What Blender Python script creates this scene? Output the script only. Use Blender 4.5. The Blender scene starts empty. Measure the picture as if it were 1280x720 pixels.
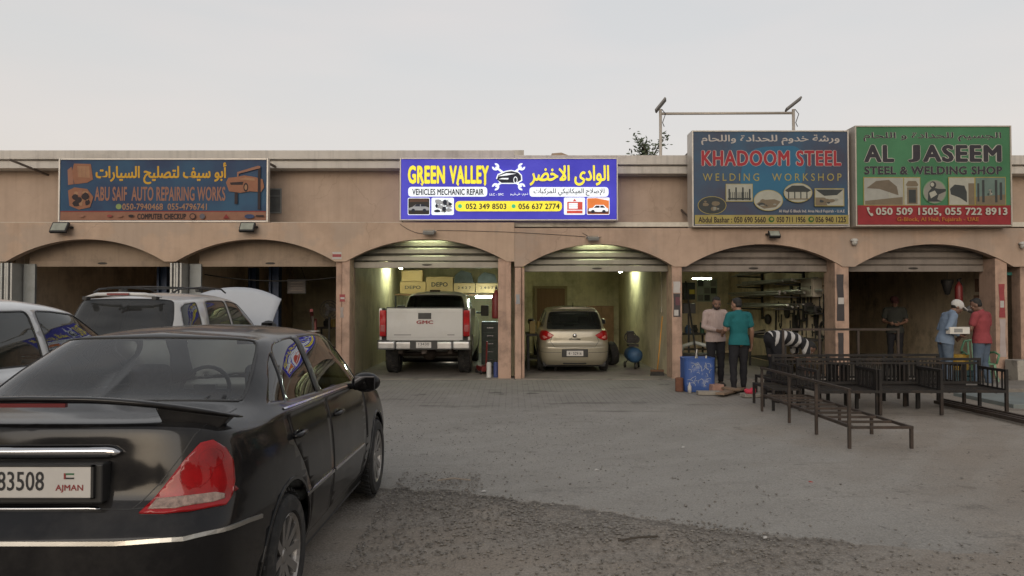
import bpy, bmesh, math, random
import numpy as np
from mathutils import Vector, Matrix, Euler
from mathutils.geometry import delaunay_2d_cdt
R = math.radians
random.seed(7)
rng = np.random.default_rng(7)
scn = bpy.context.scene
COL = scn.collection

# ------------------------------------------------------------------ camera, sky, sun, exposure
cam_d = bpy.data.cameras.new('camera'); cam = bpy.data.objects.new('camera', cam_d); COL.objects.link(cam)
cam_d.sensor_width = 36; cam_d.lens = 26.2; cam_d.clip_end = 2000; cam_d.clip_start = .05
cam.location = (0, 0, 1.6); cam.rotation_euler = (R(90 + 1.29), 0, 0)
scn.camera = cam
w = bpy.data.worlds.new('World'); scn.world = w; w.use_nodes = True
nt = w.node_tree; N = nt.nodes; L = nt.links; N.clear()
def nd(t, **k):
    n = N.new(t)
    for a, b in k.items(): setattr(n, a, b)
    return n
sky = nd('ShaderNodeTexSky', sky_type='NISHITA'); sky.sun_disc = False
sky.sun_elevation = R(15); sky.sun_rotation = R(192); sky.dust_density = 4
bg1 = nd('ShaderNodeBackground'); bg1.inputs[1].default_value = .035; L.new(sky.outputs[0], bg1.inputs[0])
tc = nd('ShaderNodeTexCoord'); sep = nd('ShaderNodeSeparateXYZ'); L.new(tc.outputs['Generated'], sep.inputs[0])
ramp = nd('ShaderNodeValToRGB'); e = ramp.color_ramp.elements
e[0].position = 0.0; e[0].color = (.60, .50, .42, 1)
e[1].position = .9; e[1].color = (.60, .60, .61, 1)
for pos, c in ((.10, (.735, .64, .565, 1)), (.19, (.725, .66, .605, 1)), (.30, (.685, .655, .62, 1)), (.5, (.635, .63, .62, 1))):
    q = ramp.color_ramp.elements.new(pos); q.color = c
L.new(sep.outputs['Z'], ramp.inputs[0])
mp = nd('ShaderNodeMapping'); mp.inputs['Scale'].default_value = (1.6, 1.6, 7.5); L.new(tc.outputs['Generated'], mp.inputs[0])
cl = nd('ShaderNodeTexNoise'); cl.inputs['Scale'].default_value = 2.2; cl.inputs['Detail'].default_value = 2.5; L.new(mp.outputs[0], cl.inputs['Vector'])
cr = nd('ShaderNodeValToRGB'); cr.color_ramp.elements[0].position = .40; cr.color_ramp.elements[1].position = .82
cr.color_ramp.elements[0].color = (0, 0, 0, 1); cr.color_ramp.elements[1].color = (1, 1, 1, 1); L.new(cl.outputs[0], cr.inputs[0])
mx = nd('ShaderNodeMixRGB'); mx.blend_type = 'MIX'; mx.inputs[2].default_value = (.80, .70, .635, 1)
cf = nd('ShaderNodeMath', operation='MULTIPLY'); cf.inputs[1].default_value = .45; L.new(cr.outputs[0], cf.inputs[0])
L.new(cf.outputs[0], mx.inputs[0]); L.new(ramp.outputs[0], mx.inputs[1])
fall = nd('ShaderNodeMapRange'); fall.interpolation_type = 'SMOOTHSTEP'; fall.inputs[1].default_value = -.5; fall.inputs[2].default_value = .5; fall.inputs[3].default_value = .68; fall.inputs[4].default_value = .915; L.new(sep.outputs['Y'], fall.inputs[0])   # the dusk sky is dimmer away from the glow
bg2 = nd('ShaderNodeBackground'); L.new(fall.outputs[0], bg2.inputs[1]); L.new(mx.outputs[0], bg2.inputs[0])
ad = nd('ShaderNodeAddShader'); L.new(bg1.outputs[0], ad.inputs[0]); L.new(bg2.outputs[0], ad.inputs[1])
wo = nd('ShaderNodeOutputWorld'); L.new(ad.outputs[0], wo.inputs[0])
sd = bpy.data.lights.new('sun', 'SUN'); sd.energy = 1.25; sd.angle = R(50); sd.color = (1, .93, .86)
sun = bpy.data.objects.new('sun', sd); COL.objects.link(sun)
sun.rotation_euler = (R(75), 0, R(-12)); sun.location = (0, -20, 30)
scn.view_settings.view_transform = 'Standard'; scn.view_settings.look = 'None'; scn.view_settings.gamma = 1
scn.view_settings.use_curve_mapping = False; scn.view_settings.exposure = 0
scn.cycles.use_denoising = True; scn.cycles.max_bounces = 7; scn.cycles.diffuse_bounces = 4; scn.cycles.transparent_max_bounces = 10
scn.cycles.sample_clamp_indirect = 4; scn.cycles.caustics_reflective = False; scn.cycles.caustics_refractive = False

# ------------------------------------------------------------------ materials
MATS = {}
def M(name, col=(.5, .5, .5), rough=.6, metal=0, var=.12, scale=5, bump=0, bscale=60, coat=0, streak=0, spec=.5,
      dirt=None, damt=0, dscale=2.2, emit=0, stretch=(1, 1, 1), dlo=.52, crack=0, patch=None, crough=.04):
    if name in MATS: return MATS[name]
    m = bpy.data.materials.new(name); m.use_nodes = True; MATS[name] = m
    t = m.node_tree; n = t.nodes; l = t.links; b = n['Principled BSDF']
    b.inputs['Roughness'].default_value = rough; b.inputs['Metallic'].default_value = metal
    b.inputs['Coat Weight'].default_value = coat; b.inputs['Coat Roughness'].default_value = crough
    b.inputs['Specular IOR Level'].default_value = spec
    c = tuple(col) + (1,)
    tco = n.new('ShaderNodeTexCoord'); src = tco.outputs['Object']
    if var or dirt or streak:
        mpn = n.new('ShaderNodeMapping'); mpn.inputs['Scale'].default_value = stretch; l.new(src, mpn.inputs[0])
        no = n.new('ShaderNodeTexNoise'); no.inputs['Scale'].default_value = scale; no.inputs['Detail'].default_value = 6; no.inputs['Roughness'].default_value = .65
        l.new(mpn.outputs[0], no.inputs['Vector'])
        rp = n.new('ShaderNodeValToRGB'); rp.color_ramp.elements[0].position = .3; rp.color_ramp.elements[1].position = .7
        rp.color_ramp.elements[0].color = tuple(x * (1 - var) for x in col) + (1,); rp.color_ramp.elements[1].color = tuple(min(1, x * (1 + var)) for x in col) + (1,)
        l.new(no.outputs[0], rp.inputs[0]); out = rp.outputs[0]
        if dirt:
            n2 = n.new('ShaderNodeTexNoise'); n2.inputs['Scale'].default_value = dscale; n2.inputs['Detail'].default_value = 8; n2.inputs['Roughness'].default_value = .7
            l.new(src, n2.inputs['Vector'])
            r2 = n.new('ShaderNodeValToRGB'); r2.color_ramp.elements[0].position = dlo; r2.color_ramp.elements[1].position = dlo + .2
            r2.color_ramp.elements[0].color = (0, 0, 0, 1); r2.color_ramp.elements[1].color = (damt,) * 3 + (1,)
            l.new(n2.outputs[0], r2.inputs[0])
            x = n.new('ShaderNodeMixRGB'); l.new(r2.outputs[0], x.inputs[0]); l.new(out, x.inputs[1]); x.inputs[2].default_value = tuple(dirt) + (1,); out = x.outputs[0]
        if crack:
            wn = n.new('ShaderNodeTexNoise'); wn.inputs['Scale'].default_value = 3; wn.inputs['Detail'].default_value = 4; l.new(src, wn.inputs['Vector'])
            va = n.new('ShaderNodeVectorMath'); va.operation = 'MULTIPLY_ADD'; va.inputs[1].default_value = (.35, .35, .35); l.new(wn.outputs['Color'], va.inputs[0]); l.new(src, va.inputs[2])
            vo = n.new('ShaderNodeTexVoronoi'); vo.feature = 'DISTANCE_TO_EDGE'; vo.inputs['Scale'].default_value = .8; l.new(va.outputs[0], vo.inputs['Vector'])
            mr = n.new('ShaderNodeMapRange'); mr.inputs[1].default_value = .002; mr.inputs[2].default_value = .008; mr.inputs[3].default_value = crack; mr.inputs[4].default_value = 0; l.new(vo.outputs['Distance'], mr.inputs[0])
            gt = n.new('ShaderNodeTexNoise'); gt.inputs['Scale'].default_value = .7; l.new(src, gt.inputs['Vector']); g2 = n.new('ShaderNodeMapRange'); g2.inputs[1].default_value = .5; g2.inputs[2].default_value = .6; l.new(gt.outputs[0], g2.inputs[0])
            mm = n.new('ShaderNodeMath'); mm.operation = 'MULTIPLY'; l.new(mr.outputs[0], mm.inputs[0]); l.new(g2.outputs[0], mm.inputs[1])
            x = n.new('ShaderNodeMixRGB'); l.new(mm.outputs[0], x.inputs[0]); l.new(out, x.inputs[1]); x.inputs[2].default_value = tuple(v * .3 for v in col) + (1,); out = x.outputs[0]
        if patch:
            pn = n.new('ShaderNodeTexNoise'); pn.inputs['Scale'].default_value = .55; pn.inputs['Detail'].default_value = 9; pn.inputs['Roughness'].default_value = .62; pm = n.new('ShaderNodeMapping'); pm.inputs['Location'].default_value = (3.1, 0, 1.7); l.new(src, pm.inputs[0]); l.new(pm.outputs[0], pn.inputs['Vector'])
            pr = n.new('ShaderNodeMapRange'); pr.inputs[1].default_value = .56; pr.inputs[2].default_value = .60; pr.inputs[4].default_value = .6; l.new(pn.outputs[0], pr.inputs[0])
            x = n.new('ShaderNodeMixRGB'); l.new(pr.outputs[0], x.inputs[0]); l.new(out, x.inputs[1]); x.inputs[2].default_value = tuple(patch) + (1,); out = x.outputs[0]
        if streak:
            ms = n.new('ShaderNodeMapping'); ms.inputs['Scale'].default_value = (7, 7, .35); l.new(src, ms.inputs[0])
            n3 = n.new('ShaderNodeTexNoise'); n3.inputs['Scale'].default_value = 1.5; n3.inputs['Detail'].default_value = 5; l.new(ms.outputs[0], n3.inputs['Vector'])
            r3 = n.new('ShaderNodeValToRGB'); r3.color_ramp.elements[0].position = .5; r3.color_ramp.elements[1].position = .75
            r3.color_ramp.elements[0].color = (0, 0, 0, 1); r3.color_ramp.elements[1].color = (streak,) * 3 + (1,); l.new(n3.outputs[0], r3.inputs[0])
            x = n.new('ShaderNodeMixRGB'); l.new(r3.outputs[0], x.inputs[0]); l.new(out, x.inputs[1]); x.inputs[2].default_value = tuple(v * .45 for v in col) + (1,); out = x.outputs[0]
        l.new(out, b.inputs['Base Color'])
        if emit: l.new(out, b.inputs['Emission Color'])
    else:
        b.inputs['Base Color'].default_value = c; b.inputs['Emission Color'].default_value = c
    b.inputs['Emission Strength'].default_value = emit
    if bump:
        nb = n.new('ShaderNodeTexNoise'); nb.inputs['Scale'].default_value = bscale; nb.inputs['Detail'].default_value = 5; l.new(src, nb.inputs['Vector'])
        bp = n.new('ShaderNodeBump'); bp.inputs['Strength'].default_value = bump; bp.inputs['Distance'].default_value = .02
        l.new(nb.outputs[0], bp.inputs['Height']); l.new(bp.outputs[0], b.inputs['Normal'])
    return m
def glass_mat(name, tint=(.2, .22, .22), rough=.02, refl=1.0, film=0, filmcol=(.3, .3, .3)):
    m = bpy.data.materials.new(name); m.use_nodes = True; t = m.node_tree; n = t.nodes; l = t.links; n.clear()
    tr = n.new('ShaderNodeBsdfTransparent'); tr.inputs[0].default_value = tuple(tint) + (1,)
    gl = n.new('ShaderNodeBsdfGlossy'); gl.inputs['Roughness'].default_value = rough; gl.inputs[0].default_value = (refl, refl, refl, 1)
    fr = n.new('ShaderNodeFresnel'); fr.inputs[0].default_value = 1.52
    mix = n.new('ShaderNodeMixShader'); l.new(fr.outputs[0], mix.inputs[0])
    base = tr.outputs[0]
    if film:                                            # dust lying on the pane
        df = n.new('ShaderNodeBsdfDiffuse'); df.inputs[0].default_value = tuple(filmcol) + (1,)
        no = n.new('ShaderNodeTexNoise'); no.inputs['Scale'].default_value = 3; no.inputs['Detail'].default_value = 6
        mu = n.new('ShaderNodeMath'); mu.operation = 'MULTIPLY'; mu.inputs[1].default_value = film * 2; l.new(no.outputs[0], mu.inputs[0])
        m2 = n.new('ShaderNodeMixShader'); l.new(mu.outputs[0], m2.inputs[0]); l.new(tr.outputs[0], m2.inputs[1]); l.new(df.outputs[0], m2.inputs[2]); base = m2.outputs[0]
    l.new(base, mix.inputs[1]); l.new(gl.outputs[0], mix.inputs[2])
    o = n.new('ShaderNodeOutputMaterial'); l.new(mix.outputs[0], o.inputs[0]); MATS[name] = m
    return m
def emit_mat(name, col, s):
    if name in MATS: return MATS[name]
    m = bpy.data.materials.new(name); m.use_nodes = True; n = m.node_tree.nodes; n.clear()
    e_ = n.new('ShaderNodeEmission'); e_.inputs[0].default_value = tuple(col) + (1,); e_.inputs[1].default_value = s
    o = n.new('ShaderNodeOutputMaterial'); m.node_tree.links.new(e_.outputs[0], o.inputs[0]); MATS[name] = m
    return m

# ------------------------------------------------------------------ objects, things, parts
def tag(o, label=None, cat=None, group=None, kind=None):
    if label: o['label'] = label
    if cat: o['category'] = cat
    if group: o['group'] = group
    if kind: o['kind'] = kind
    return o
def thing(name, label, cat, loc=(0, 0, 0), rotz=0, group=None):
    o = bpy.data.objects.new(name, None); COL.objects.link(o); o.empty_display_size = .2
    o.location = loc; o.rotation_euler = (0, 0, rotz)
    return tag(o, label, cat, group)
def link_mesh(name, me, mats, parent=None, smooth=False, bevel=0, seg=2):
    o = bpy.data.objects.new(name, me); COL.objects.link(o)
    for m in (mats if isinstance(mats, (list, tuple)) else [mats]): me.materials.append(m)
    if smooth:
        me.polygons.foreach_set('use_smooth', [True] * len(me.polygons))
    if bevel:
        b = o.modifiers.new('bevel', 'BEVEL'); b.width = bevel; b.segments = seg; b.limit_method = 'ANGLE'; b.angle_limit = R(40)
        me.polygons.foreach_set('use_smooth', [True] * len(me.polygons)); b.harden_normals = True
    if parent: o.parent = parent
    return o
def copy_tree(o, parent=None):
    c = o.copy(); COL.objects.link(c)
    if parent: c.parent = parent
    for ch in list(o.children): copy_tree(ch, c)
    return c
class MB:
    """collects shapes that belong to one mesh"""
    def __init__(s): s.v = []; s.f = []; s.mi = []; s.cur = 0
    def add(s, vs, fs):
        o = len(s.v); s.v += [tuple(p) for p in vs]
        for f in fs: s.f.append(tuple(i + o for i in f)); s.mi.append(s.cur)
        return s
    def box(s, x0, x1, y0, y1, z0, z1):
        vs = [(x, y, z) for x in (x0, x1) for y in (y0, y1) for z in (z0, z1)]
        return s.add(vs, [(0, 1, 3, 2), (4, 6, 7, 5), (0, 4, 5, 1), (2, 3, 7, 6), (0, 2, 6, 4), (1, 5, 7, 3)])
    def cbox(s, c, d, rot=None):
        m = (rot or Matrix()).to_3x3()
        vs = [Vector(c) + m @ Vector((x * d[0] / 2, y * d[1] / 2, z * d[2] / 2)) for x in (-1, 1) for y in (-1, 1) for z in (-1, 1)]
        return s.add(vs, [(0, 1, 3, 2), (4, 6, 7, 5), (0, 4, 5, 1), (2, 3, 7, 6), (0, 2, 6, 4), (1, 5, 7, 3)])
    def bar(s, a, b, w_, h=None, up=(0, 0, 1)):
        a = Vector(a); b = Vector(b); d = b - a; h = h or w_
        t = d.normalized(); u = Vector(up)
        if abs(t.dot(u)) > .98: u = Vector((0, 1, 0))
        x = t.cross(u).normalized(); z = x.cross(t)
        vs = [p + x * (i * w_ / 2) + z * (j * h / 2) for p in (a, b) for i, j in ((-1, -1), (1, -1), (1, 1), (-1, 1))]
        return s.add(vs, [(3, 2, 1, 0), (4, 5, 6, 7), (0, 1, 5, 4), (1, 2, 6, 5), (2, 3, 7, 6), (3, 0, 4, 7)])
    def tube(s, pts, r, n=8, cap=True):
        pts = [Vector(p) for p in pts]; k = len(pts); rs = r if isinstance(r, (list, tuple)) else [r] * k
        vs = []; ref = None
        for i, p in enumerate(pts):
            t = (pts[min(i + 1, k - 1)] - pts[max(i - 1, 0)]).normalized()
            if ref is None: ref = t.orthogonal().normalized()
            ref = (ref - t * ref.dot(t)).normalized(); b = t.cross(ref)
            for j in range(n):
                a = 2 * math.pi * j / n; vs.append(p + (ref * math.cos(a) + b * math.sin(a)) * rs[i])
        fs = [(i * n + j, i * n + (j + 1) % n, (i + 1) * n + (j + 1) % n, (i + 1) * n + j) for i in range(k - 1) for j in range(n)]
        if cap: fs += [tuple(range(n))[::-1], tuple(range((k - 1) * n, k * n))]
        return s.add(vs, fs)
    def lathe(s, prof, n=24, c=(0, 0, 0), axis='z', cap=True):
        vs = []; k = len(prof)
        for r, h in prof:
            for j in range(n):
                a = 2 * math.pi * j / n; p = (r * math.cos(a), r * math.sin(a), h)
                if axis == 'x': p = (p[2], p[0], p[1])
                if axis == 'y': p = (p[1], p[2], p[0])
                vs.append((p[0] + c[0], p[1] + c[1], p[2] + c[2]))
        fs = [(i * n + j, i * n + (j + 1) % n, (i + 1) * n + (j + 1) % n, (i + 1) * n + j) for i in range(k - 1) for j in range(n)]
        if cap and prof[0][0] > 1e-5: fs.append(tuple(range(n))[::-1])
        if cap and prof[-1][0] > 1e-5: fs.append(tuple(range((k - 1) * n, k * n)))
        return s.add(vs, fs)
    def ball(s, c, r, n=12, m=8, rot=None):
        r = r if isinstance(r, (tuple, list)) else (r, r, r); mt = (rot or Matrix()).to_3x3(); vs = []
        for i in range(m + 1):
            a = math.pi * i / m
            for j in range(n):
                b = 2 * math.pi * j / n
                vs.append(Vector(c) + mt @ Vector((r[0] * math.sin(a) * math.cos(b), r[1] * math.sin(a) * math.sin(b), -r[2] * math.cos(a))))
        fs = [(i * n + j, i * n + (j + 1) % n, (i + 1) * n + (j + 1) % n, (i + 1) * n + j) for i in range(m) for j in range(n)]
        return s.add(vs, fs)
    def prism(s, poly, y0, y1, plane='xz'):
        """poly is convex or simple; swept along the third axis"""
        def P(a, b, c): return {'xz': (a, c, b), 'xy': (a, b, c), 'yz': (c, a, b)}[plane]
        k = len(poly); vs = [P(a, b, y0) for a, b in poly] + [P(a, b, y1) for a, b in poly]
        fs = [(i, (i + 1) % k, k + (i + 1) % k, k + i) for i in range(k)]
        fs += [tuple(range(k))[::-1], tuple(range(k, 2 * k))]
        return s.add(vs, fs)
    def xform(s, m):
        s.v = [tuple(m @ Vector(p)) for p in s.v]; return s
    def build(s, name, mats, parent=None, smooth=False, bevel=0, off=None, seg=2):
        me = bpy.data.meshes.new(name)
        vs = s.v if off is None else [(p[0] - off[0], p[1] - off[1], p[2] - off[2]) for p in s.v]
        me.from_pydata(vs, [], s.f); me.polygons.foreach_set('material_index', s.mi); me.validate(); me.update()
        bm = bmesh.new(); bm.from_mesh(me)
        bmesh.ops.remove_doubles(bm, verts=bm.verts, dist=1e-6) if smooth else None
        bmesh.ops.recalc_face_normals(bm, faces=bm.faces); bm.to_mesh(me); bm.free()
        return link_mesh(name, me, mats, parent, smooth, bevel, seg)
F = 931.0
def at(px, py, Y): return ((px - 640) * Y / F, Y, 1.6 + (381 - py) * Y / F)
def X_(px, Y): return (px - 640) * Y / F
def Z_(py, Y): return 1.6 + (381 - py) * Y / F
def bake(o):
    dg = bpy.context.evaluated_depsgraph_get(); me = bpy.data.meshes.new_from_object(o.evaluated_get(dg))
    o.modifiers.clear(); old = o.data; o.data = me; bpy.data.meshes.remove(old); return o

# ------------------------------------------------------------------ lettering
_FORMS = {}
for ch, base, n_ in (('ا', 0xFE8D, 2), ('أ', 0xFE83, 2), ('إ', 0xFE87, 2), ('ب', 0xFE8F, 4), ('ة', 0xFE93, 2), ('ت', 0xFE95, 4), ('ج', 0xFE9D, 4), ('ح', 0xFEA1, 4),
                     ('خ', 0xFEA5, 4), ('د', 0xFEA9, 2), ('ذ', 0xFEAB, 2), ('ر', 0xFEAD, 2), ('س', 0xFEB1, 4), ('ش', 0xFEB5, 4), ('ص', 0xFEB9, 4), ('ض', 0xFEBD, 4), ('ف', 0xFED1, 4),
                     ('ق', 0xFED5, 4), ('ك', 0xFED9, 4), ('ل', 0xFEDD, 4), ('م', 0xFEE1, 4), ('ن', 0xFEE5, 4), ('ه', 0xFEE9, 4), ('و', 0xFEED, 2), ('ى', 0xFEEF, 2), ('ي', 0xFEF1, 4)):
    _FORMS[ch] = (base, n_)
def arabic(s):
    s = s.replace('لا', '\u0001').replace('لإ', '\u0002'); out = []
    F2 = dict(_FORMS); F2['\u0001'] = (0xFEFB, 2); F2['\u0002'] = (0xFEF9, 2)
    for i, ch in enumerate(s):
        if ch not in F2: out.append(ch); continue
        b, k = F2[ch]
        pj = i > 0 and s[i - 1] in F2 and F2[s[i - 1]][1] == 4
        nj = k == 4 and i + 1 < len(s) and s[i + 1] in F2
        out.append(chr(b + (1 if pj and not nj else 2 if nj and not pj else 3 if pj and nj else 0)))
    return ''.join(out[::-1])
def text_mesh(body, x0, x1, z0, z1, bold=0., depth=.004, shear=0, spacing=1.0, res=3):
    """lettering mesh fitted into a box in the xz plane, facing -y; heavy type is a few close prints side by side"""
    c = bpy.data.curves.new('lettering', 'FONT'); c.body = body; c.resolution_u = res; c.shear = shear; c.space_character = spacing
    o = bpy.data.objects.new('lettering', c); COL.objects.link(o)
    dg = bpy.context.evaluated_depsgraph_get(); me = bpy.data.meshes.new_from_object(o.evaluated_get(dg))
    bpy.data.objects.remove(o); bpy.data.curves.remove(c)
    n = len(me.vertices); a = np.empty(n * 3); me.vertices.foreach_get('co', a); a = a.reshape(-1, 3)
    par = list(range(n))                                     # each letter a hair apart from the next, so that none share a plane
    def find(i):
        while par[i] != i: par[i] = par[par[i]]; i = par[i]
        return i
    for ed in me.edges: par[find(ed.vertices[0])] = find(ed.vertices[1])
    ids = {}; lay = np.array([ids.setdefault(find(i), len(ids)) % 3 for i in range(n)])
    sh = bold; shifts = [(0, 0)] if sh == 0 else [(0, 0)] + [(sh * math.cos(q), sh * .7 * math.sin(q)) for q in np.arange(8) * math.pi / 4]
    mn = a.min(0) - [sh, sh * .7, 0]; mxx = a.max(0) + [sh, sh * .7, 0]; sx = (x1 - x0) / (mxx[0] - mn[0]); sz = (z1 - z0) / (mxx[1] - mn[1])
    fs = [tuple(p.vertices) for p in me.polygons]; V = []; Fs = []
    for k, (dx, dz) in enumerate(shifts):
        V.append(np.stack([x0 + (a[:, 0] + dx - mn[0]) * sx, -.00003 * (lay * 9 + k), z0 + (a[:, 1] + dz - mn[1]) * sz], 1)); Fs += [tuple(i + k * n for i in f) for f in fs]
    bpy.data.meshes.remove(me); me = bpy.data.meshes.new('lettering'); me.from_pydata([tuple(p) for p in np.concatenate(V)], [], Fs); me.update()
    return me
def lettering(body, box, y, mat, parent, bold=.0, ar=False, name='lettering', shear=0, spacing=None, off=None):
    x0, x1, z0, z1 = box
    spacing = spacing or (1.0 if ar else 1 + 1.5 * bold)
    me = text_mesh(arabic(body) if ar else body, x0, x1, z0, z1, bold, shear=shear, spacing=spacing)
    o = link_mesh(name, me, mat, parent); o.location = (0, y, 0)
    return o
# ------------------------------------------------------------------ car bodies: a smooth surface through a net of section points
def _slopes(P):
    d = np.diff(P, axis=0); m = np.zeros_like(P)
    a, b = d[:-1], d[1:]; ok = a * b > 0
    with np.errstate(divide='ignore', invalid='ignore'):
        h = np.where(ok, 2 * a * b / (a + b), 0)
    m[1:-1] = h; m[0] = d[0]; m[-1] = d[-1]
    return m
class Surf:
    def __init__(s, net):
        net = np.array(net, float); s.R, s.C = net.shape[:2]
        fl = np.array([-1, 1, 1.])
        ext = np.concatenate([net[:, 1:2] * fl, net, net[:, -2:-1] * fl], 1)
        s.K = np.transpose(ext, (1, 0, 2)); s.m = _slopes(s.K)
        gu, gv = np.meshgrid(np.linspace(0, s.C - 1, 260), np.linspace(0, s.R - 1, 260)); s.gu = gu.ravel(); s.gv = gv.ravel(); s.G = s(s.gu, s.gv)
    def __call__(s, u, v):
        u = np.clip(np.asarray(u, float), 0, s.C - 1) + 1; v = np.clip(np.asarray(v, float), 0, s.R - 1)
        i = np.clip(np.floor(u).astype(int), 0, s.K.shape[0] - 2); t = (u - i)[:, None, None]
        h = lambda t, p0, p1, m0, m1: (2 * t**3 - 3 * t**2 + 1) * p0 + (t**3 - 2 * t**2 + t) * m0 + (-2 * t**3 + 3 * t**2) * p1 + (t**3 - t**2) * m1
        rows = h(t, s.K[i], s.K[i + 1], s.m[i], s.m[i + 1])        # m,R,3
        rt = np.transpose(rows, (1, 0, 2)); ms = _slopes(rt)
        j = np.clip(np.floor(v).astype(int), 0, s.R - 2); k = np.arange(len(u)); tt = (v - j)[:, None]
        return h(tt, rt[j, k], rt[j + 1, k], ms[j, k], ms[j + 1, k])
    def normal(s, u, v):
        e = 1e-3; a = s(u + e, v) - s(np.asarray(u) - e, v); b = s(u, v + e) - s(u, np.asarray(v) - e)
        n = np.cross(a, b); l = np.linalg.norm(n, axis=1, keepdims=True); return n / np.maximum(l, 1e-12)
    def inv(s, pts, wt, ur=None, vr=None):
        pts = np.asarray(pts, float); wt = np.asarray(wt, float)
        ok = np.ones(len(s.gu), bool)
        if ur: ok &= (s.gu >= ur[0]) & (s.gu <= ur[1])
        if vr: ok &= (s.gv >= vr[0]) & (s.gv <= vr[1])
        idx = np.nonzero(ok)[0]; G = s.G[idx] * wt; U = []; V = []
        for p in pts * wt:
            k = idx[np.argmin(((G - p) ** 2).sum(1))]; U.append(s.gu[k]); V.append(s.gv[k])
        U = np.array(U); V = np.array(V); e = 1e-3
        for _ in range(8):
            f = (s(U, V) - pts) * wt; a = (s(U + e, V) - s(U - e, V)) / (2 * e) * wt; b = (s(U, V + e) - s(U, V - e)) / (2 * e) * wt
            aa = (a * a).sum(1) + 1e-9; bb = (b * b).sum(1) + 1e-9; ab = (a * b).sum(1); fa = (f * a).sum(1); fb = (f * b).sum(1)
            det = aa * bb - ab * ab + 1e-12
            du = np.clip(-(bb * fa - ab * fb) / det, -.1, .1); dv = np.clip(-(aa * fb - ab * fa) / det, -.1, .1)
            lo_u, hi_u = ur or (0, s.C - 1); lo_v, hi_v = vr or (0, s.R - 1)
            U = np.clip(U + du, lo_u, hi_u); V = np.clip(V + dv, lo_v, hi_v)
        return np.stack([U, V], 1)
def dense(poly, step=.04, closed=True):
    out = []; k = len(poly)
    for i in range(k if closed else k - 1):
        a = np.array(poly[i], float); b = np.array(poly[(i + 1) % k], float)
        n = max(1, int(np.linalg.norm(b - a) / step))
        out += [tuple(a + (b - a) * j / n) for j in range(n)]
    if not closed: out.append(tuple(poly[-1]))
    return out
def roundpoly(poly, r, seg=4):
    out = []; k = len(poly)
    for i in range(k):
        p = np.array(poly[i], float); a = np.array(poly[i - 1], float) - p; b = np.array(poly[(i + 1) % k], float) - p
        la, lb = np.linalg.norm(a), np.linalg.norm(b); rr = r[i] if isinstance(r, (list, tuple)) else r
        q = min(rr, la * .45, lb * .45); s_ = p + a / la * q; e_ = p + b / lb * q
        for j in range(seg + 1):
            t = j / seg; out.append(tuple((1 - t)**2 * s_ + 2 * t * (1 - t) * p + t * t * e_))
    return out
def inpoly(P, poly):
    poly = np.asarray(poly); x, y = P[:, 0], P[:, 1]; c = np.zeros(len(P), bool); k = len(poly)
    for i in range(k):
        x0, y0 = poly[i]; x1, y1 = poly[i - 1]
        m = ((y0 > y) != (y1 > y))
        with np.errstate(divide='ignore', invalid='ignore'):
            c ^= m & (x < (x1 - x0) * (y - y0) / (y1 - y0) + x0)
    return c
def tri(outer, holes=(), du=.2, dv=.2):
    outer = np.asarray(outer, float); holes = [np.asarray(h, float) for h in holes]
    mn = outer.min(0); mxx = outer.max(0)
    gx = np.arange(mn[0] + du / 2, mxx[0], du); gy = np.arange(mn[1] + dv / 2, mxx[1], dv)
    g = np.stack(np.meshgrid(gx, gy), -1).reshape(-1, 2) if len(gx) and len(gy) else np.zeros((0, 2))
    ring = np.concatenate([outer] + holes)
    if len(g):
        ok = inpoly(g, outer)
        for h in holes: ok &= ~inpoly(g, h)
        g = g[ok]
        if len(g):
            d = (np.abs(g[:, None, :] - ring[None]) / np.array([du, dv])).max(2).min(1); g = g[d > .35]
    pts = np.concatenate([ring, g]); edges = []; o = 0
    for h in [outer] + holes:
        k = len(h); edges += [(o + i, o + (i + 1) % k) for i in range(k)]; o += k
    r = delaunay_2d_cdt([Vector(p) for p in pts], edges, [], 0, 1e-6)
    V = np.array([tuple(p) for p in r[0]]); Fs = np.array([f for f in r[2] if len(f) == 3])
    cen = V[Fs].mean(1); ok = inpoly(cen, outer)
    for h in holes: ok &= ~inpoly(cen, h)
    return V, Fs[ok]
def mirror_mb(vs, fs, both=True):
    vs = [tuple(p) for p in vs]; fs = [tuple(f) for f in fs]
    if not both: return vs, fs
    n = len(vs); return vs + [(-x, y, z) for x, y, z in vs], fs + [tuple(i + n for i in f[::-1]) for f in fs]
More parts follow.
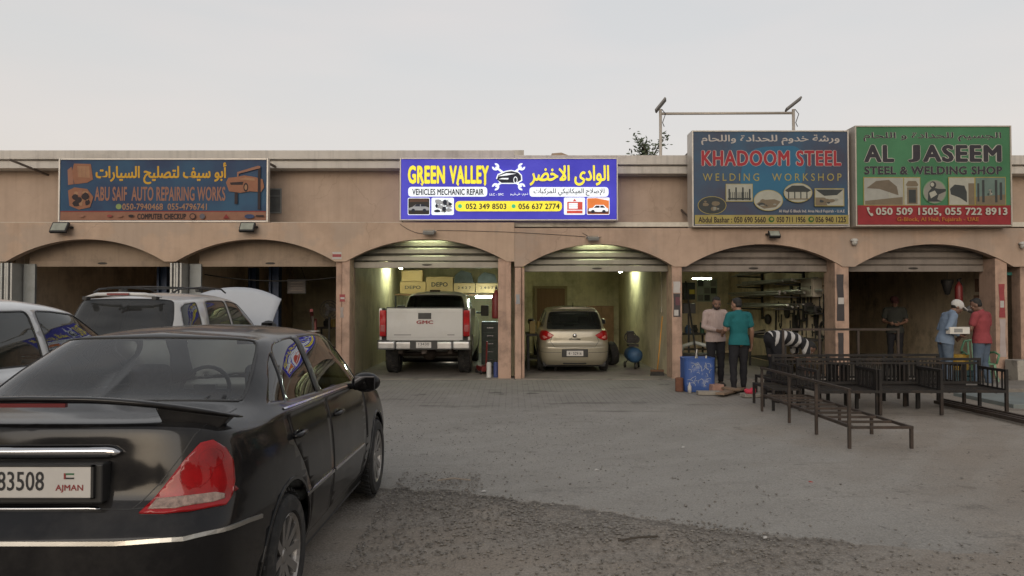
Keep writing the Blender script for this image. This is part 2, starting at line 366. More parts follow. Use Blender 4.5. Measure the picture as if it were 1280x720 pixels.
class Car:
    def __init__(s, net, root): s.S = Surf(net); s.root = root; s.holes = []
    def side(s, poly, step=.05, vr=None, ur=(2.6, 11.4), rnd=0, closed=True):
        p = roundpoly(poly, rnd) if rnd else poly
        p = dense(p, step, closed); return s.S.inv([(.8, a, b) for a, b in p], (.02, 1, 1), ur, vr)
    def back(s, poly, step=.05, vr=None, ur=(0, 4.2), rnd=0, closed=True):
        p = roundpoly(poly, rnd) if rnd else poly
        p = dense(p, step, closed); return s.S.inv([(a, 0, b) for a, b in p], (1, .02, 1), ur, vr)
    def near(s, poly, step=.05, vr=None, ur=None, closed=True, wt=(1, 1, 1)):
        return s.S.inv(dense(poly, step, closed), wt, ur, vr)
    def panel(s, name, mat, uv, holes=(), off=0., du=.15, dv=.15, both=True, thick=.006, parent=None, smooth=True):
        V, Fs = tri(uv, holes, du, dv)
        P = s.S(V[:, 0], V[:, 1]) + (s.S.normal(V[:, 0], V[:, 1]) * off if off else 0)
        P[np.abs(V[:, 0]) < 1e-4, 0] = 0; P[np.abs(V[:, 0] - (s.S.C - 1)) < 1e-4, 0] = 0
        if both is True: vs, fs = mirror_mb(P, Fs)
        elif both == 'left': vs, fs = mirror_mb(P, Fs); n = len(P); vs = vs[n:]; fs = [tuple(i - n for i in f) for f in fs[len(Fs):]]
        else: vs, fs = mirror_mb(P, Fs, False)
        me = bpy.data.meshes.new(name); me.from_pydata(vs, [], fs)
        bm = bmesh.new(); bm.from_mesh(me)
        if both is True: bmesh.ops.remove_doubles(bm, verts=[v for v in bm.verts if abs(v.co.x) < 1e-5], dist=1e-4)
        bm.to_mesh(me); bm.free(); me.validate(); me.update()
        # normals outwards
        o = link_mesh(name, me, mat, parent or s.root, smooth)
        if thick:
            so = o.modifiers.new('thickness', 'SOLIDIFY'); so.thickness = thick; so.offset = -1
        return o
    def strip(s, name, mat, uv, w=.01, off=.004, both=True, closed=False, parent=None, prof=None):
        """trim that follows the surface along a path"""
        uv = np.asarray(uv); P = s.S(uv[:, 0], uv[:, 1]); Nn = s.S.normal(uv[:, 0], uv[:, 1]); k = len(P)
        T = np.roll(P, -1, 0) - np.roll(P, 1, 0)
        if not closed: T[0] = P[1] - P[0]; T[-1] = P[-1] - P[-2]
        T /= np.maximum(np.linalg.norm(T, axis=1, keepdims=True), 1e-9); B = np.cross(Nn, T); B /= np.maximum(np.linalg.norm(B, axis=1, keepdims=True), 1e-9)
        rows = [P - B * w / 2 - Nn * .004, P - B * w * .38 + Nn * off, P + B * w * .38 + Nn * off, P + B * w / 2 - Nn * .004]
        vs = np.concatenate(rows); q = k if closed else k - 1
        fs = [(r * k + i, r * k + (i + 1) % k, (r + 1) * k + (i + 1) % k, (r + 1) * k + i) for r in range(3) for i in range(q)]
        if both is True: vs, fs = mirror_mb(vs, fs)
        elif both == 'left': vs = [(-x, y, z) for x, y, z in vs]
        mb = MB(); mb.add(vs, fs); return mb.build(name, mat, parent or s.root, smooth=False)
def lerp_rows(a, b, t, bulge=0):
    a = np.array(a); b = np.array(b); c = a + (b - a) * t; c[:, 0] *= (1 + bulge); return c
def lower_rows(prof, top, side, zs, f):
    """prof: plan outline of the widest level; side[k] = (side inset, rear shift, front shift) per row"""
    rows = []
    prof = np.array(prof); n = len(prof); Y0 = prof[:, 1].min(); Y1 = prof[:, 1].max()
    for k, (z, (dx, dr, df)) in enumerate(zip(zs, side)):
        row = []
        for c in range(n):
            x, y = prof[c]; wr = max(0, 1 - (y - Y0) / .7); wf = max(0, 1 - (Y1 - y) / .7)
            zz = z if np.isscalar(z) else z[c]
            row.append((x * (1 + dx), y + dr * wr**.7 - df * wf**.7, zz))
        rows.append(row)
    return rows

def wheel(parent, x, y, r, w_, rim_r, spokes, rimmat, sgn=1, name='wheel', hub=.03, tyre='tyre_rubber', z=None):
    z = r if z is None else z
    t = MB(); a = .5 * w_
    t.lathe([(rim_r, -a * .8), (rim_r + .012, -a), (r * .93, -a), (r * .985, -a * .82), (r, -a * .6), (r, -a * .12), (r * .985, -a * .1), (r * .985, a * .1), (r, a * .12), (r, a * .6), (r * .985, a * .82), (r * .93, a), (rim_r + .012, a), (rim_r, a * .8), (rim_r * .97, 0), (rim_r, -a * .8)], 40, (0, 0, 0), 'x', False)
    for k in range(40):                                    # tread blocks
        an = 2 * math.pi * k / 40
        t.cbox((0, r * .99 * math.cos(an), r * .99 * math.sin(an)), (w_ * .8, .016, r * .06), Matrix.Rotation(an, 3, 'X') @ Matrix.Rotation(.35, 3, 'Z'))
    o = t.build(name, M('tyre_rubber', (.022, .022, .022), .85, var=.3, scale=14, dirt=(.14, .12, .10), damt=.45, dscale=7), parent, smooth=False)
    o.location = (x, y, z)
    rm = MB(); q = sgn
    rm.lathe([(rim_r * .99, -a * .75 * q), (rim_r * .93, -a * .7 * q), (rim_r * .86, a * .3 * q), (rim_r * .9, a * .78 * q), (rim_r * .985, a * .92 * q), (rim_r * 1.01, a * .86 * q)], 40, (0, 0, 0), 'x', False)
    rm.lathe([(.0, a * .74 * q), (hub, a * .72 * q), (hub * 1.6, a * .6 * q), (hub * 2.1, a * .45 * q), (hub * 2.1, a * .2 * q)], 20, (0, 0, 0), 'x', False)
    for k in range(spokes):
        an = 2 * math.pi * k / spokes; c_, s_ = math.cos(an), math.sin(an)
        rm.bar((a * .55 * q, hub * 1.4 * c_, hub * 1.4 * s_), (a * .74 * q, rim_r * .93 * c_, rim_r * .93 * s_), rim_r * 1.45 / spokes + .012, .025, up=(1, 0, 0))
    ro = rm.build('rim', rimmat, o, smooth=False)
    dk = MB(); dk.lathe([(0, a * .05 * q), (rim_r * .9, a * .05 * q), (rim_r * .9, -a * .1 * q), (0, -a * .1 * q)], 24, (0, 0, 0), 'x'); dk.build('brake_disc', M('brake_iron', (.08, .075, .07), .6, .6), o)
    return o
def arch(y, r, z0, n=14):
    """wheel arch from the sill upward, as side-view points"""
    return [(y + r * math.cos(a), max(z0, .0) if False else max(r * math.sin(a) + .31, z0)) for a in np.linspace(math.pi + .35, -.35, n)]
def body_outline(S, arches):
    """outer edge of the half body in surface coordinates, with the wheel arches cut into its lower edge"""
    low = []; up = (S.C - 1, S.R - 1)
    pts = [(0., 0.)]
    for y, z, r in arches:
        a = np.linspace(math.pi + .55, -.55, 22); P = [(.8, y + r * math.cos(t), z + r * math.sin(t)) for t in a]
        uv = S.inv(P, (.02, 1, 1), (2.4, 11.6), (0, 7)); b = [tuple(q) for q in uv]
        b = [(b[0][0], 0.)] + [q for q in b if q[1] > .02] + [(b[-1][0], 0.)]
        pts += b
    pts += [(float(up[0]), 0.), (float(up[0]), float(up[1])), (0., float(up[1]))]
    return dense(pts, .12)
SED = dict(
    prof=[(0, 0), (.44, .015), (.67, .07), (.785, .22), (.822, .52), (.835, 1.0), (.835, 1.6), (.835, 2.2), (.835, 2.85), (.825, 3.42), (.795, 3.9), (.70, 4.22), (.42, 4.36), (0, 4.40)],
    top=[1.10, 1.098, 1.08, 1.045, 1.015, 1.005, .995, .985, .97, .91, .82, .74, .72, .72], fz=.52, rz=.66,
    side=[(-.09, .10, .12), (-.03, 0, 0), (0, -.01, -.01), (.004, -.012, 0), (.0, .05, .03), (-.006, .105, .05), (-.028, .125, .09), (-.06, .15, .16)],
    deck=[(0, .34, 1.122), (.43, .35, 1.12), (.63, .38, 1.102), (.725, .46, 1.068), (.765, .70, 1.035), (.785, 1.05, 1.03), (.79, 1.62, 1.018), (.79, 2.2, 1.005), (.785, 2.75, .985), (.765, 3.2, .94), (.72, 3.55, .88), (.62, 3.85, .83), (.36, 3.95, .825), (0, 3.97, .83)],
    base=[(0, .60, 1.14), (.42, .61, 1.138), (.60, .65, 1.128), (.685, .74, 1.108), (.735, .90, 1.085), (.755, 1.15, 1.07), (.765, 1.65, 1.05), (.768, 2.2, 1.03), (.765, 2.7, 1.01), (.745, 3.02, .99), (.70, 3.18, .98), (.63, 3.28, .975), (.36, 3.42, .985), (0, 3.46, .99)],
    roof=[(0, 1.20, 1.425), (.38, 1.21, 1.42), (.485, 1.25, 1.41), (.53, 1.34, 1.40), (.548, 1.46, 1.40), (.56, 1.63, 1.405), (.565, 1.88, 1.41), (.57, 2.12, 1.41), (.565, 2.36, 1.40), (.555, 2.56, 1.385), (.54, 2.68, 1.37), (.50, 2.75, 1.36), (.36, 2.79, 1.375), (0, 2.81, 1.385)], crown=.055)
TWO = dict(
    prof=[(0, 0), (.42, .01), (.66, .05), (.775, .18), (.825, .5), (.845, .95), (.847, 1.5), (.847, 2.1), (.845, 2.7), (.835, 3.3), (.80, 3.75), (.70, 4.05), (.42, 4.17), (0, 4.2)],
    top=[.95, .95, .955, .965, .975, .975, .97, .96, .945, .91, .85, .78, .74, .74], fz=.52, rz=.60,
    side=[(-.09, .08, .12), (-.03, 0, 0), (0, -.015, -.01), (.004, -.015, 0), (.0, .03, .03), (-.004, .06, .05), (-.02, .07, .09), (-.05, .085, .16)],
    deck=[(0, .10, .985), (.42, .11, .985), (.62, .15, .985), (.705, .26, .99), (.765, .52, 1.0), (.785, .95, .995), (.79, 1.5, .99), (.79, 2.1, .98), (.785, 2.6, .965), (.765, 2.95, .945), (.74, 3.3, .90), (.62, 3.55, .86), (.36, 3.65, .855), (0, 3.68, .86)],
    base=[(0, .135, 1.02), (.42, .145, 1.02), (.58, .185, 1.02), (.66, .29, 1.02), (.735, .52, 1.025), (.76, .95, 1.02), (.765, 1.5, 1.01), (.765, 2.1, 1.0), (.755, 2.6, .985), (.735, 2.85, .975), (.70, 3.0, .965), (.62, 3.1, .96), (.36, 3.22, .97), (0, 3.26, .975)],
    roof=[(0, .42, 1.44), (.40, .43, 1.435), (.50, .46, 1.425), (.55, .54, 1.415), (.575, .72, 1.42), (.59, 1.0, 1.43), (.6, 1.4, 1.44), (.60, 1.7, 1.44), (.595, 1.95, 1.43), (.58, 2.15, 1.415), (.56, 2.28, 1.40), (.50, 2.36, 1.395), (.36, 2.42, 1.41), (0, 2.45, 1.42)], crown=.07)
def car_net(d, sx=1, sy=1, sz=1, yrear=0):
    p = np.array(d['prof']); n = len(p); top = np.array(d['top']); Lr = p[:, 1].max()
    t = np.clip(p[:, 1] / Lr, 0, 1); z3 = d['rz'] + (d['fz'] - d['rz']) * t
    zs = [np.full(n, .20), np.full(n, .33), .33 + (z3 - .33) * .6, z3] + [z3 + (top - z3) * f for f in (.2, .38, .72, 1)]
    rows = lower_rows(p, top, d['side'], zs, None)
    rows.append(d['deck']); rows.append(d['base']); b = np.array(d['base']); r = np.array(d['roof'])
    rows.append(lerp_rows(b, r, .52, .03)); rows.append(d['roof'])
    cz = np.array([.22, .25, .4, .55, .8, .95, 1, 1, .95, .85, .65, .45, .25, .2]) * d['crown']
    ym = r[:, 1].mean(); r12 = r.copy(); r12[:, 0] *= .62; r12[:, 1] = ym + (r[:, 1] - ym) * .955; r12[:, 2] = r[:, 2] + cz * .8; r12[0, 2] = r[0, 2] + .012; r12[-1, 2] = r[-1, 2] + .012
    r13 = r12.copy(); r13[:, 0] = 0; r13[:, 1] = ym + (r[:, 1] - ym) * .90; r13[:, 2] = np.interp(r13[:, 1], np.sort(r12[:, 1]), r12[np.argsort(r12[:, 1]), 2]) + d['crown'] * .3
    r12[0, 0] = r12[-1, 0] = 0
    rows += [r12, r13]
    return np.array([np.array(q) for q in rows]) * np.array([sx, sy, sz])

def seat(root, x, y, z, mat, w_=.48, h=.62, head=True, name='front_seat', tilt=-.2):
    m = MB(); m.cbox((0, .22, .09), (w_, .5, .16)); m.cbox((0, -.06, .42), (w_, .14, h), Matrix.Rotation(tilt * -1 if False else .18, 3, 'X'))
    o = m.build(name, mat, root, bevel=.045, seg=3); o.location = (x, y, z)
    if head:
        hm = MB(); hm.cbox((0, -.14, .84), (.25, .10, .19), Matrix.Rotation(.15, 3, 'X')); hm.build('headrest', mat, o, bevel=.04, seg=3)
    return o
G_DARK = glass_mat('tinted_window_glass', (.10, .11, .11), .015)
G_REAR = glass_mat('rear_window_glass', (.86, .89, .89), .02, film=.02, filmcol=(.3, .3, .29))
G_CLEAR = glass_mat('clear_glass', (.75, .8, .78), .01)
CHROME = M('chrome', (.55, .55, .56), .12, 1, var=.05)
BLACKPL = M('black_trim_plastic', (.02, .02, .02), .5, var=.2)
SEATM = M('grey_seat_fabric', (.17, .165, .155), .9, var=.2, scale=30)
CABIN = M('dark_cabin_lining', (.05, .05, .05), .9)
TAN = M('beige_cabin_plastic', (.36, .33, .28), .7, var=.08)
REDL = M('red_lamp_lens', (.27, .004, .006), .3, var=.4, scale=7, coat=.8, spec=.1)
WHTL = M('clear_lamp_lens', (.25, .18, .15), .3, var=.5, scale=40, coat=.8, spec=.2)
PLATE = M('white_plate', (.50, .485, .46), .5, var=.06)
INK = M('black_ink', (.02, .02, .022), .6, var=0)
REDINK = M('dark_red_ink', (.22, .03, .03), .6, var=0)
RIMS = M('alloy_silver', (.34, .33, .32), .35, .8, var=.2, dirt=(.16, .14, .12), damt=.7, dscale=5)

def tub(root, x, y0, y1, z0=.16, z1=.62, mat=None):
    """floor pan and wheel houses inside the shell"""
    m = MB(); m.box(-x, x, y0, y1, z0, z0 + .05); m.box(-x, x, y0, y0 + .04, z0, z1); m.box(-x, x, y1 - .04, y1, z0, z1)
    return m.build('floor_pan', mat or CABIN, root)

# ================================================================== the black saloon car in front
def black_saloon():
    root = thing('parked_car', 'glossy black saloon car with rear spoiler, red tail lamp and white number plate', 'car', (-1.97, 2.93, 0))
    P = M('black_car_paint', (.008, .008, .009), .35, 0, var=.1, coat=.6, crough=.09, spec=.05, dirt=(.065, .061, .057), damt=.34, dscale=1.7, dlo=.44)
    c = Car(car_net(SED), root); S = c.S
    out = body_outline(S, [(.93, .31, .385), (3.46, .31, .375)])
    rearw = roundpoly([(0, 9.10), (2.55, 9.14), (2.62, 10.0), (2.5, 10.9), (0, 10.93)], [.01, .35, .3, .35, .01])
    rearw = [p if p[0] > .011 else (0., p[1]) for p in rearw]
    frontw = [(13., 9.12), (13., 10.92), (11.1, 10.88), (10.9, 10.), (11.0, 9.16)]
    w1 = c.side([(1.80, 1.062), (2.30, 1.045), (2.98, 1.015), (2.80, 1.21), (2.56, 1.37), (2.2, 1.393), (1.86, 1.395)], vr=(8.6, 11.4), rnd=.05)
    w2 = c.side([(1.14, 1.083), (1.71, 1.065), (1.77, 1.393), (1.62, 1.391), (1.40, 1.372), (1.31, 1.335)], vr=(8.6, 11.4), rnd=.04)
    w3 = c.side([(.91, 1.105), (1.10, 1.085), (1.27, 1.325), (1.16, 1.275)], vr=(8.6, 11.4), rnd=.02)
    dr1 = c.side([(1.845, .30), (2.86, .30), (2.90, .60), (2.92, .96), (2.4, .992), (1.825, 1.012), (1.83, .6)], vr=(0, 8.9), rnd=.03)
    dr2 = c.side([(1.32, .30), (1.835, .30), (1.82, .6), (1.815, 1.012), (1.35, 1.028), (1.0, 1.035), (1.02, .90), (1.17, .74), (1.31, .56)], vr=(0, 8.9), rnd=.03)
    lamp = c.near([(.475, .09, .757), (.55, .12, .86), (.62, .16, .965), (.67, .19, 1.025), (.71, .22, 1.032), (.745, .27, .99), (.762, .30, .93), (.764, .30, .85), (.757, .28, .785), (.738, .25, .745), (.65, .18, .736), (.56, .13, .742)], .04, vr=(2.5, 7.6), ur=(.6, 5), wt=(1, .7, 1))
    hl = lambda q: q
    # the half body is cut along its outline; a rear window that touches the centre line is cut through the outline itself
    body_uv = [p for p in out]
    i = [k for k, p in enumerate(out)]
    top_end = [(0., S.R - 1.)]
    # outline with the two windows that cross the middle
    o2 = []
    for p in out:
        o2.append(p)
    a = [p for p in out if not (p[0] == 0. and p[1] > 0) and not (p[0] == S.C - 1 and 0 < p[1] < S.R - 1)]
    k0 = max(k for k, p in enumerate(a) if p == (float(S.C - 1), 0.))
    seq = a[:k0 + 1] + dense([(13., 0.), (13., 9.12)], .2, False)[1:] + dense(frontw[::-1], .1)[:0] 
    fw = dense([(13., 9.12), (11.0, 9.16), (10.9, 10.), (11.1, 10.88), (13., 10.92)], .1, False)
    seq += fw[1:] + dense([(13., 10.92), (13., 13.)], .2, False)[1:]
    seq += [p for p in a[k0 + 1:] if p[1] == S.R - 1 and p[0] < 13. and p[0] > 0]
    seq += dense([(0., 13.), (0., 10.93)], .2, False)
    rw = [p for p in rearw if True]
    rwp = dense([(0., 10.93), (2.2, 10.9), (2.42, 10.86), (2.55, 10.7), (2.62, 10.), (2.57, 9.4), (2.5, 9.2), (2.35, 9.14), (0., 9.10)], .1, False)
    seq += rwp[1:] + dense([(0., 9.10), (0., 0.)], .2, False)[1:-1]
    body = c.panel('body', P, seq, [w1, w2, w3, dr1, dr2], du=.16, dv=.16, thick=.008)
    glz = lambda nm, uv, mat, **k: c.panel(nm, mat, uv, off=-.003, thick=0, **k)
    glz('rear_window', rwp, G_REAR); glz('windscreen', fw, G_CLEAR)
    c.strip('window_seal', BLACKPL, rwp, .016, .002)
    shr = lambda uv, f=.012: np.asarray(uv) + (np.asarray(uv).mean(0) - np.asarray(uv)) / np.maximum(np.linalg.norm(np.asarray(uv).mean(0) - np.asarray(uv), axis=1, keepdims=True), 1e-6) * f
    for sd_ in (False, 'left'):
        for nm, dv_, wv in (('front_door', dr1, w1), ('rear_door', dr2, w2)):
            d = c.panel(nm, P, shr(dv_, .014), both=sd_, du=.16, dv=.16)
            y_ = 2.02 if nm == 'front_door' else 1.12; z_ = .885 if nm == 'front_door' else .90
            q = S.inv([(.83, y_, z_)], (.02, 1, 1), (3, 11), (2, 8.5)); p = S(q[:, 0], q[:, 1])[0]; sg = -1 if sd_ else 1
            h = MB(); h.tube([(sg * (p[0] - .005), y_ - .085, z_), (sg * (p[0] + .028), y_ - .07, z_ + .004), (sg * (p[0] + .032), y_, z_ + .006), (sg * (p[0] + .028), y_ + .07, z_ + .004), (sg * (p[0] - .005), y_ + .085, z_)], [.011, .014, .015, .014, .011], 8)
            h.ball((sg * (p[0] - .002), y_, z_ - .004), (.006, .06, .03)); h.build('handle', P, d, smooth=True)
            c.panel(nm.replace('door', 'side_window'), G_DARK, wv, off=-.004, thick=0, both=sd_)
        c.panel('quarter_window', G_DARK, w3, off=-.004, thick=0, both=sd_)
        tl = c.panel('tail_light', REDL, lamp, off=.012, thick=.03, both=sd_, du=.1, dv=.1)
        rl = c.near([(.505, .10, .768), (.528, .12, .810), (.62, .15, .815), (.715, .22, .815), (.738, .25, .80), (.735, .25, .775), (.70, .22, .762), (.6, .14, .757)], .03, vr=(2.5, 7.6), ur=(.6, 5), wt=(1, .7, 1))
        c.panel('reversing_lens', WHTL, rl, off=.016, thick=.012, both=sd_, parent=tl, du=.1, dv=.1)
        for cx_, cz_, r_ in ((.655, .90, .055), (.70, .955, .042)):
            cir = c.near([(cx_ + r_ * math.cos(q), .14 + (cx_ - .58) * .6, cz_ + r_ * math.sin(q)) for q in np.linspace(0, 6.28, 16)[:-1]], .03, vr=(2.5, 7.6), ur=(.6, 5), wt=(1, .3, 1)); c.strip('lamp_ring', M('deep_red_lens', (.24, .004, .006), .3, var=.2, coat=.8, spec=.1), cir, .006, .0135, both=sd_, closed=True, parent=tl)
        sp = c.side([(1.20, .555), (1.83, .55)], closed=False, vr=(.5, 6)); c.strip('rubbing_strip', CHROME, sp, .022, .010, both=sd_)
        sp = c.side([(1.86, .55), (2.78, .54)], closed=False, vr=(.5, 6)); c.strip('rubbing_strip', CHROME, sp, .022, .010, both=sd_)
        sp = c.side([(1.0, 1.052), (1.7, 1.035), (2.3, 1.018), (2.95, .992)], closed=False, vr=(7.5, 9.6)); c.strip('window_ledge_trim', CHROME, sp, .014, .006, both=sd_)
        q = c.side([(1.69, 1.06), (1.79, 1.06), (1.85, 1.392), (1.77, 1.392)], vr=(8.6, 11.4)); c.panel('pillar_trim', BLACKPL, q, off=.002, thick=.004, both=sd_)
        for ya in (.93, 3.46):
            an = np.linspace(math.pi + .45, -.45, 24); q = S.inv([(.8, ya + .392 * math.cos(t), .31 + .392 * math.sin(t)) for t in an], (.02, 1, 1), (2.4, 11.6), (0, 7)); c.strip('arch_lip', P, q, .022, .005, both=sd_)
    ww = c.near([(0, 0, .668), (.42, 0, .668), (.66, .06, .668), (.785, .22, .666), (.815, .36, .655), (.828, .50, .635)], .04, closed=False, vr=(1.5, 4.5), ur=(0, 6)); 
    c.strip('bumper_trim', M('dull_chrome', (.42, .41, .38), .3, .9, var=.12), ww, .022, .008)
    c.strip('bumper_gap', BLACKPL, c.near([(0, .1, .765), (.42, .1, .765), (.60, .14, .765), (.74, .2, .752)], .04, closed=False, vr=(3, 6), ur=(0, 4)), .007, .001)
    c.strip('boot_gap', BLACKPL, c.near([(.44, .1, .77), (.462, .1, .80), (.53, .13, .87), (.60, .16, .97), (.645, .2, 1.06), (.665, .36, 1.09), (.665, .62, 1.115)], .03, closed=False, vr=(3.5, 9), ur=(0, 5)), .006, .001)
    def xbar(nm, mat, x, zc, h, d, yb):
        m = MB(); k = 14
        for s in range(2 * k + 1):
            pass
        xs = np.linspace(-x, x, 2 * k + 1); q = S.inv([(abs(v), 0, zc) for v in xs], (1, .02, 1), (0, 3.5), (3, 8)); yy = S(q[:, 0], q[:, 1])[:, 1]
        vs = []; n = 10
        for v, y in zip(xs, yy):
            e_ = min(1, (x - abs(v)) / .04) ** .5 * .8 + .2
            for j in range(n):
                a_ = 2 * math.pi * j / n; vs.append((v, y - yb - d * math.cos(a_), zc + h / 2 * e_ * math.sin(a_)))
        fs = [(i * n + j, i * n + (j + 1) % n, (i + 1) * n + (j + 1) % n, (i + 1) * n + j) for i in range(2 * k) for j in range(n)] + [tuple(range(n))[::-1], tuple(range(2 * k * n, 2 * k * n + n))]
        m.add(vs, fs); return m.build(nm, mat, root, smooth=True)
    xbar('chrome_garnish', CHROME, .375, 1.0, .058, .03, .002)
    xbar('chrome_strip', CHROME, .318, .782, .020, .012, .0)
    rc = MB(); rc.box(-.335, .335, .060, .13, .805, .965); rc.build('plate_recess', BLACKPL, root, bevel=.01)
    pl = MB(); pl.box(-.298, .298, .046, .0595, .832, .958)
    plo = pl.build('number_plate', PLATE, root, bevel=.004)
    lettering('83508', (-.075, .112, .862, .938), .0445, INK, plo, .012)
    lettering('AJMAN', (.158, .268, .855, .886), .0445, REDINK, plo, .02)
    fl = MB(); fl.box(.198, .231, .0435, .0455, .925, .931); fl.build('flag_stripe', M('flag_green', (.02, .12, .05), .6), plo)
    fl = MB(); fl.box(.198, .231, .0435, .0455, .908, .914); fl.build('flag_stripe', INK, plo)
    fl = MB(); fl.box(.191, .198, .0435, .0455, .908, .931); fl.build('flag_stripe', REDINK, plo)
    fr = MB()
    for b in ((-.308, .308, .830, .834), (-.308, .308, .956, .962)): fr.box(b[0], b[1], .044, .058, b[2], b[3])
    for b in ((-.308, -.298), (.298, .308)): fr.box(b[0], b[1], .044, .058, .830, .962)
    fr.build('plate_frame', BLACKPL, plo)
    # spoiler
    m = MB(); xs = np.linspace(-.755, .755, 41); n = 12; vs = []
    for x in xs:
        t = abs(x) / .755; z = 1.205 - .012 * t - .085 * max(0, (t - .25) / .75) ** 1.8; yr = .085 + .22 * t ** 2.2; ch = .20 - .05 * t; th = .030 * (1 - .55 * t ** 6)
        for j in range(n):
            a_ = 2 * math.pi * j / n; cx = math.cos(a_); vs.append((x, yr + ch / 2 + ch / 2 * cx, z - .018 * (cx - 0) * .8 + th / 2 * math.sin(a_) * (1 - .35 * cx)))
    fs = [(i * n + j, (i + 1) * n + j, (i + 1) * n + (j + 1) % n, i * n + (j + 1) % n) for i in range(40) for j in range(n)] + [tuple(range(n)), tuple(range(40 * n, 40 * n + n))[::-1]]
    m.add(vs, fs); spo = m.build('spoiler', P, root, smooth=True)
    for sg in (-1, 1):
        m = MB(); m.add([(sg * x, y, z) for x, y, z in ((.47, .20, 1.172), (.47, .30, 1.168), (.745, .32, 1.115), (.745, .40, 1.11), (.49, .23, 1.10), (.49, .31, 1.105), (.70, .30, 1.06), (.70, .39, 1.065))], [(0, 1, 3, 2), (4, 6, 7, 5), (0, 2, 6, 4), (1, 5, 7, 3), (0, 4, 5, 1), (2, 3, 7, 6)])
        m.build('spoiler_foot', P, spo, bevel=.01)
    m = MB(); m.box(-.17, .17, .081, .10, 1.186, 1.202); m.build('brake_light', M('dim_red_lens', (.12, .01, .012), .25, coat=1), spo)
    # mirror
    for sg in (1, -1):
        m = MB(); m.ball((sg * .905, 2.52, 1.035), (.105, .065, .072), 16, 10); m.bar((sg * .76, 2.56, 1.0), (sg * .86, 2.53, 1.01), .06, .04)
        mo = m.build('door_mirror', P, root, smooth=True)
        m = MB(); m.cbox((sg * .905, 2.462, 1.035), (.15, .012, .10)); m.build('mirror_glass', M('mirror_glass', (.07, .07, .075), .05, 1, var=0), mo, bevel=.02)
    # wheels
    for y in (.93, 3.46):
        for sg in (1, -1): wheel(root, sg * .735, y, .31, .19, .215, 10, RIMS, sg)
    # cabin
    tub(root, .74, .25, 4.1)
    for sg in (-1, 1): seat(root, sg * .37, 2.05, .28, SEATM)
    seat(root, 0, .98, .30, SEATM, 1.25, .60, False, 'rear_seat')
    for sg in (-1, 1):
        m = MB(); m.cbox((sg * .36, .93, 1.03), (.24, .1, .15), Matrix.Rotation(.2, 3, 'X')); m.build('headrest', SEATM, root, bevel=.035, seg=3)
    m = MB(); m.box(-.66, .66, .62, 1.0, 1.02, 1.075); m.build('parcel_shelf', TAN, root, bevel=.02)
    m = MB(); m.box(-.17, .17, .72, .86, 1.076, 1.125); m.build('speaker_box', M('grey_plastic', (.16, .16, .155), .6), root, bevel=.015)
    m = MB(); m.box(-.70, .70, 2.85, 3.4, .62, .99); m.build('dashboard', TAN, root, bevel=.05, seg=3)
    m = MB(); pts = [(-.36 + .185 * math.cos(a_), 2.74 + .06 * math.sin(a_), .95 + .175 * math.sin(a_)) for a_ in np.linspace(0, 2 * math.pi, 25)]
    m.tube(pts, .016, 8, False); m.cbox((-.36, 2.75, .95), (.16, .05, .09)); m.bar((-.54, 2.74, .95), (-.18, 2.74, .95), .03); m.build('steering_wheel', BLACKPL, root, smooth=True)
    m = MB(); m.cbox((.02, 2.66, 1.335), (.22, .02, .06)); m.bar((.02, 2.66, 1.34), (.02, 2.72, 1.375), .015); m.build('interior_mirror', BLACKPL, root, bevel=.01)
    m = MB(); m.box(-.52, .52, 1.3, 2.7, 1.40, 1.405); m.build('headliner', TAN, root)
    return root
black_saloon()
